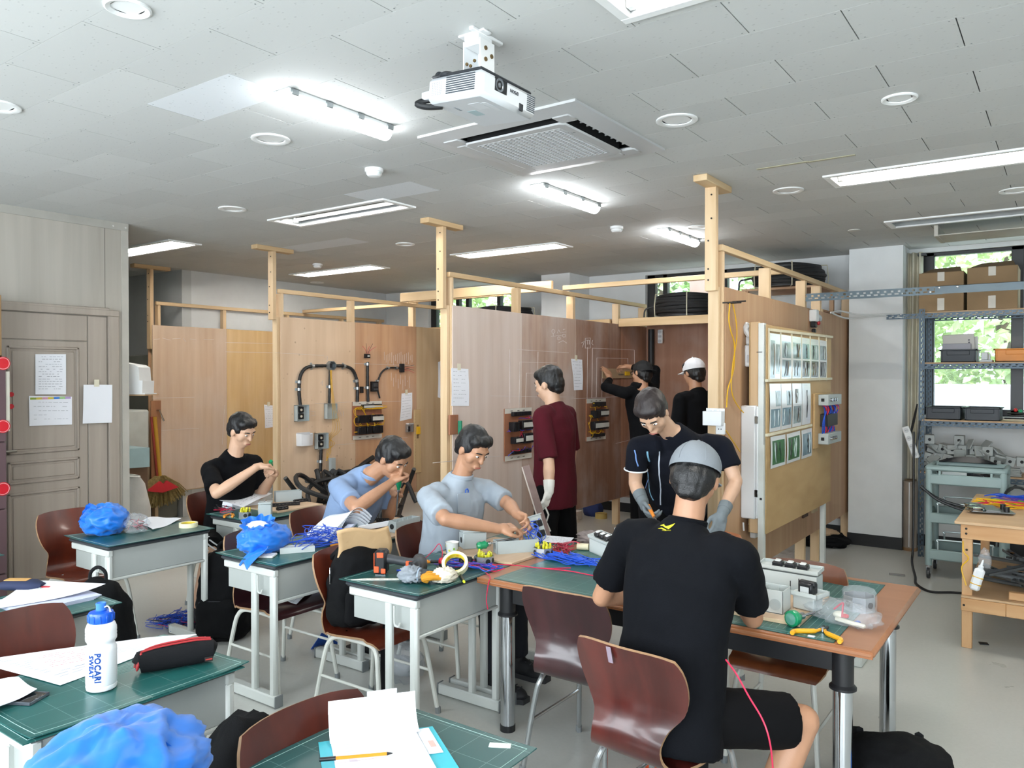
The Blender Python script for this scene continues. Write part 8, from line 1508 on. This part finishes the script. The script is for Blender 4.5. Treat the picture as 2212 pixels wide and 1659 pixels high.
# small things near the middle post
p = Pf(F3,976,912); t = item('nailed_offcut','small brown offcut nailed beside the middle post','board',p,0); part(t,'offcut',BRD,lambda b: b.box(0,.02,-.045,.06,-.10,.06,.002)); part(t,'coloured_level',mat('#2f8a6a',.4),lambda b: b.box(.02,.05,.05,.075,-.10,.01,.003))
# board held against the wall by the capped man
a, c = Pf(F3,1299,796), Pf(F3,1362,817); t = item('ruler_board','pale wooden level with yellow grip held against the chalked wall','ruler',c,0); b = MB(); b.box(F3+.004,F3+.02,a.y,c.y,c.z,a.z,.002); b.build('level',wood('#9c846a','#b09878',2,(1,.08,1),.6),t,world=True); b = MB(); y_ = Pf(F3,1350,805); b.box(F3+.02,F3+.04,y_.y-.05,y_.y+.05,c.z+.03,a.z-.03,.004); b.build('yellow_grip',mat('#d9b01c',.4),t,world=True); b = MB(); y_ = Pf(F3,1338,805); b.box(F3+.02,F3+.028,y_.y-.06,y_.y+.05,c.z+.05,a.z-.07,.002); b.build('vial_window',mat('#6f675c',.3),t,world=True)
# stick held by the man in maroon
t = item('long_board','long narrow pale-edged board leaning from the white glove to the floor','board',od(1160,1080,5.0)); a, c = od(1136,1006,5.0), od(1186,1170,4.95); d = (c-a).normalized(); b = MB(); b.M = frame(a,d,_r); b.box(0,-a.z/d.z-.02,-.022,.022,-.008,.008,.001); b.build('board',wood('#6e5850','#87706a',2,(.1,1,1),.6),t,world=True); b = MB(); b.M = frame(a,d,_r); b.box(0,-a.z/d.z-.02,-.0305,-.022,-.009,.009,.001); b.build('pale_edge',mat('#b9aca2',.5),t,world=True)
# right partition: wires, plugs, distribution boxes
t = item('wire_drop','yellow wire loop hung on nails at the right partition','wire',Pf(F4,1570,655),0,'yellow wires on partition')
for pts in ([(1570,655),(1568,690),(1572,715),(1580,745),(1578,800),(1566,840),(1563,880)],[(1576,655),(1583,690),(1585,730),(1576,790),(1574,845),(1590,880),(1622,912)],[(1562,930),(1575,950),(1592,975)]): b = MB(); b.tube(spl([Pf(F4,x,y,.02) for x,y in pts],6),.004,n=5); b.build('wire',WIREY,t,world=True)
b = MB(); [b.cyl(Pf(F4,x,y,0),Pf(F4,x,y,.09),.005,n=6) for x,y in ((1561,654),(1572,655),(1582,652))]; b.build('nail',SCREWM,t,world=True)
p = Pf(-1.84,1540,903); t = item('wall_cup','translucent white plastic bin screwed to the tall post','bin',(p.x-.015,4.835,p.z),0); t.scale = (.85,.85,.8); part(t,'bin',mat('#d3d6d8',.35,var=.03),lambda b: (b.box(-.075,.07,-.075,-.072,-.062,.05,.002), b.box(-.075,.07,-.072,-.004,-.062,-.058,.001), b.box(-.075,-.072,-.072,-.002,-.06,.05), b.box(.067,.07,-.072,-.002,-.06,.05), b.box(-.075,.07,-.004,-.001,-.062,.072,.001))); part(t,'screw',CHROME,lambda b: [b.cyl((x,-.008,.058),(x,-.004,.058),.006,n=8) for x in (-.02,.02)])
t = item('wall_socket','white wall socket on the tall post below the plastic bin','socket',(-1.82,4.835,1.33)); part(t,'plate',WHITE,lambda b: b.box(-.03,.03,-.02,0,-.045,.03,.004)); part(t,'hole',BLKT,lambda b: [b.cyl((x,-.0205,-.01),(x,-.022,-.01),.004,n=7) for x in (-.008,.008)])
DB = mat('#dcdfe1',.4,var=.01); t = item('distribution_box','white distribution box on right partition behind display board','electrical box',(F4,5.3,1.0)); b = MB(); b.box(F4,F4+.10,5.18,5.50,.70,1.46,.008); b.build('casing',DB,t,world=True); b = MB(); b.box(F4+.10,F4+.115,5.185,5.495,.705,1.455,.006); b.build('door',DB,t,world=True); b = MB(); [b.box(F4+.096,F4+.118,5.176,5.186,z,z+.05,.002) for z in (.85,1.34)]; b.build('hinge',CHROME,t,world=True)
t = item('breaker_switch','white breaker switch box at the top of right partition','switch',(F4,5.32,1.85)); b = MB(); b.box(F4,F4+.08,5.25,5.40,1.72,1.87,.008); b.build('casing',DB,t,world=True); b = MB(); b.box(F4+.02,F4+.07,5.245,5.25,1.75,1.80,.001); b.build('label',mat('#b9bdc2',.5),t,world=True); b = MB(); b.box(F4,F4+.06,5.27,5.38,1.87,1.93,.008); b.tube(spl([(F4+.03,5.27,1.93),(F4+.01,5.25,1.98),(F4+.03,5.24,2.01)],4),.022,n=8); b.build('bracket',DB,t,world=True)
b = MB(); b.box(F4,F4+.03,5.42,5.46,1.46,1.95,.004); tag(b.build('cable_trunking',DB),'white vertical cable trunking between the white boxes','trunking')
b = MB(); b.tube(spl([Pf(F4,1609,1130,.03),Pf(F4,1611,1140,.04),Pf(F4,1614,1150,.05)],4),.008,n=7); b.tube(spl([Pf(F4,1596,1128,.03),Pf(F4,1597,1145,.03)],4),.006,n=7); b.box(F4+.03,F4+.07,Pf(F4,1610,1150).y,Pf(F4,1625,1150).y,Pf(F4,1612,1160).z,Pf(F4,1612,1144).z,.006); tag(b.build('power_plug',DB),'white power plug hanging below display board','plug')
p = Pf(F4,1750,690); t = item('lamp_clip','small white and black lamp holder clamped high on partition','lamp',p); part(t,'white_body',WHITE,lambda b: b.box(0,.06,-.04,.05,-.02,.08,.006)); part(t,'black_clamp',BLKT,lambda b: (b.box(.01,.05,-.03,.04,-.07,-.02,.006), b.box(.015,.045,-.02,.03,-.15,-.08,.008))); part(t,'red_knob',mat('#b5242a',.4),lambda b: b.ell((.05,.07,-.03),.018)); part(t,'clear_plug',mat('#c9d0d8',.3),lambda b: b.tube([(.02,.08,.04),(.02,.2,.02),(.02,.26,.01)],[.028,.03,.012],n=10))
for q,pts in enumerate(([(1787,675),(1815,684),(1840,688),(1900,682),(1948,686)],[(1787,676),(1815,672),(1860,680),(1930,678),(1948,680)])): b = MB(); b.tube(spl([oy(x,y,8.02-.1*(3-k if k < 3 else 0)*2) if k > 0 else Pf(F4,x,y,.03) for k,(x,y) in enumerate(pts)],6),.008,n=6); tag(b.build('hanging_cable',mat('#c9cbca',.5)),('white cable strung from partition to the rack, lower one','white cable strung from partition to the rack, upper one')[q],'cable','white cables before the column')
# display board with photo sheets
t = item('display_board','plywood display board on white steel legs with photo sheets','display board',(-1.68,6.4,0)); DX = -1.655; ya, yb = ox(1656,900,DX).y, ox(1795,900,DX).y; zt, zb = 2.0, .60; BRDY = wood('#a88a5e','#bb9d70',1.4,(1,.3,1),.6)
def dbp(name,m,*q,bev=.002): b = MB(); [b.box(*x,b=bev) for x in q]; return b.build(name,m,t,world=True)
dbp('front_panel',BRDY,(DX-.009,DX,ya,yb,zb,zt)); dbp('back_panel',BRDY,(DX-.12,DX-.111,ya+.0,yb,zb,zt+.02)); dbp('side_stud',TIMBER,(DX-.111,DX-.05,ya-.002,ya+.035,zb,zt+.02)); LEGM = mat('#cfd4d0',.4); dbp('steel_leg',LEGM,(DX-.048,DX-.010,ya-.03,ya+.02,0.004,zt+.01)); dbp('steel_leg',LEGM,(DX-.048,DX-.010,yb-.16,yb-.11,0.004,zt-.1)); dbp('leg_cap',BLKT,(DX-.035,DX-.02,ya-.032,ya-.03,.83,.845)); dbp('foot_rail',LEGM,(DX-.048,DX-.01,yb-.4,yb+.1,0,.03)); dbp('top_wire',BLKT,(DX-.06,DX-.02,ya-.034,ya-.03,1.815,1.819))
dbp('leg_joint',BLKT,(DX-.012,DX-.009,ya-.028,ya-.018,1.2,zt))
FILM = mat('#e4e8ea',.18,var=.02,coat=.4); PHG = mat('#8fa0a2',.2,var=.35,vs=14,coat=.5); PHD = mat('#4c4743',.2,var=.6,vs=22,coat=.5); PHN = mat('#37713f',.2,var=.25,vs=12,coat=.5); PHB = mat('#7c98a5',.2,var=.3,vs=9,coat=.5)
def photo(quad, lab, imgs, strip=False):
    tl,tr,br,bl = [ox(x,y,DX) for x,y in quad]; o = item('photo_sheet',lab,'photo sheet',(DX,(tl.y+tr.y)/2,bl.z),0,'laminated photo sheets on display board')
    def q(u,v,off): p = (tl*(1-u)+tr*u)*(1-v)+(bl*(1-u)+br*u)*v; return (DX+off,p.y,p.z)
    b = MB(); b.sheet(lambda u,v: q(u,v,.004+.004*math.sin(PI*v)),3,4,.0012); b.build('laminated_sheet',FILM,o,world=True)
    for u0,u1,v0,v1,m,marks in imgs:
        b = MB(); b.sheet(lambda u,v: q(u0+(u1-u0)*u,v0+(v1-v0)*v,.0052+.004*math.sin(PI*(v0+(v1-v0)*v))),2,4,.0006); im = b.build('photo',m,o,world=True); rr = random.Random(int(quad[0][0]*7+v0*100+u0*10))
        for k in range(marks):
            b = MB(); u_ = u0+(u1-u0)*rr.uniform(.15,.85); pts = [(u_+rr.uniform(-.05,.05),v0+(v1-v0)*f) for f in (.08,.35,.6,.92)]; b.tube([q(uu,vv,.0062+.004*math.sin(PI*vv)) for uu,vv in pts],[.003,.006,.004,.003],n=4); b.build('photo_detail',mat(rr.choice(['#23282b','#6b5a3c','#c9d2d4','#30302c']),.3,coat=.5),im,world=True)
    b = MB(); [b.add([q(.12,v,.0052),q(.12+w,v,.0052),q(.12+w,v+.012,.0052),q(.12,v+.012,.0052)],[(0,1,2,3)]) for v,w in ((.05,.5),)]; b.build('caption',INK,o,smooth=False,world=True)
    return o
xs = [(1661,1684),(1685,1708),(1709,1729),(1730,1748),(1749,1767),(1768,1784)]; LB = ['first','second','third','fourth','fifth','sixth']
def topq(x0,x1): f = lambda x: (719+(x-1661)*.145, 823-(x-1661)*.02); return ((x0,f(x0)[0]),(x1,f(x1)[0]),(x1,f(x1)[1]),(x0,f(x0)[1]))
for k,(x0,x1) in enumerate(xs): photo(topq(x0,x1), LB[k]+' photo sheet from the left in the display board\'s top row', [(.08,.46,.15,.93,PHG,1),(.54,.92,.22,.85,PHG,1)] if k == 0 else [(.1,.9,.14,.5,PHG if k != 3 else PHB,3),(.1,.9,.54,.92,PHG if k < 3 else PHD,3)])
xs = [(1661,1685),(1686,1708),(1710,1730),(1731,1749)]
for k,(x0,x1) in enumerate(xs): g = lambda x: (829+(x-1661)*-.01, 934-(x-1661)*.22); photo(((x0,g(x0)[0]),(x1,g(x1)[0]),(x1,g(x1)[1]),(x0,g(x0)[1])), LB[k]+' photo sheet from the left in the display board\'s middle row', [[(.5,.95,.15,.48,PHG,1),(.08,.92,.53,.92,PHB,2)],[(.5,.95,.15,.48,PHG,1),(.08,.92,.53,.92,PHB,2)],[(.1,.9,.1,.48,FILM,5),(.1,.9,.52,.92,PHG,5)],[(.2,.8,.1,.9,FILM,5)]][k])
for k,(x0,y0,x1,y1,x2,y2,x3,y3,m) in enumerate(((1663,944,1695,938,1695,1003,1663,1013,PHN),(1698,938,1727,930,1727,992,1698,1002,PHN),(1730,930,1752,924,1752,984,1730,992,PHB))): photo(((x0,y0),(x1,y1),(x2,y2),(x3,y3)), LB[k]+' photo sheet from the left in the display board\'s bottom row', [(.1,.92,.14,.9,m,4)])
b = MB()
for a_,c_ in (((1659,712),(1797,728)),((1655,822),(1795,818)),((1655,940),(1752,918))): p0, p1_ = ox(*a_,DX), ox(*c_,DX); b.tube([(DX+.0015,p0.y,p0.z),(DX+.0015,p1_.y,p1_.z)],.013,n=4)
for x in (1660,1685,1709,1730,1749,1768,1784): p0, p1_ = ox(x,708+(x-1655)*.12,DX), ox(x,822,DX); b.tube([(DX+.002,p0.y,min(p0.z,1.998)),(DX+.002,p1_.y,p1_.z)],.008,n=4)
b.build('masking_tape_strips',mat('#d6cfb6',.6),t,smooth=False,world=True)
t = item('control_panel','small board with two grey boxes and blue-red wiring','control board',(DX,ox(1770,900,DX).y,1.0)); y0, y1 = ox(1755,900,DX).y, ox(1788,900,DX).y; za, zc = ox(1760,850,DX).z, ox(1760,968,DX).z
dbp2 = lambda name,m,*q,par=None,bev=.003: (lambda b: ([b.box(*x,b=bev) for x in q], b.build(name,m,par or t,world=True))[1])(MB())
dbp2('base_board',BRDY,(DX+.001,DX+.018,y0,y1+.1,zc,za))
for z in (za-.02,zc+.03): zz = z-.075 if z > 1.4 else z; q = dbp2('grey_box',GBOX,(DX+.018,DX+.095,y0+.10,y1+.06,zz,zz+.085)); dbp2('cable_hole',HOLE,(DX+.04,DX+.065,y0+.098,y0+.101,zz+.03,zz+.055),par=q); b = MB(); [b.cyl((DX+.095,y0+.16+.07*k,zz+.045),(DX+.115,y0+.16+.07*k,zz+.045),.014,n=12) for k in range(3)]; b.build('chrome_button',CHROME,q,world=True)
dbp2('relay',BLKT,(DX+.018,DX+.075,y0+.16,y1+.02,(za+zc)/2-.05,(za+zc)/2+.05)); rr = random.Random(77)
for k in range(16): b = MB(); yy = y0+.1+rr.uniform(0,.4); P = [(DX+.03,yy,za-.09),(DX+.05+rr.uniform(0,.03),yy+rr.uniform(-.05,.05),(za+zc)/2+.1),(DX+.06,yy+rr.uniform(-.08,.08),(za+zc)/2),(DX+.05,yy+rr.uniform(-.05,.05),(za+zc)/2-.1),(DX+.03,yy,zc+.1)]; b.tube(spl(P,5),.005,n=5); b.build('wire',WIREB if k % 3 else WIRER,t,world=True)
b = MB(); b.cyl((-4.0,8.38,0),(-4.0,8.38,2.2),.035,n=14); tag(b.build('standing_pipe',HOSE),'black pipe standing in the back corner of the chalk booth','pipe')
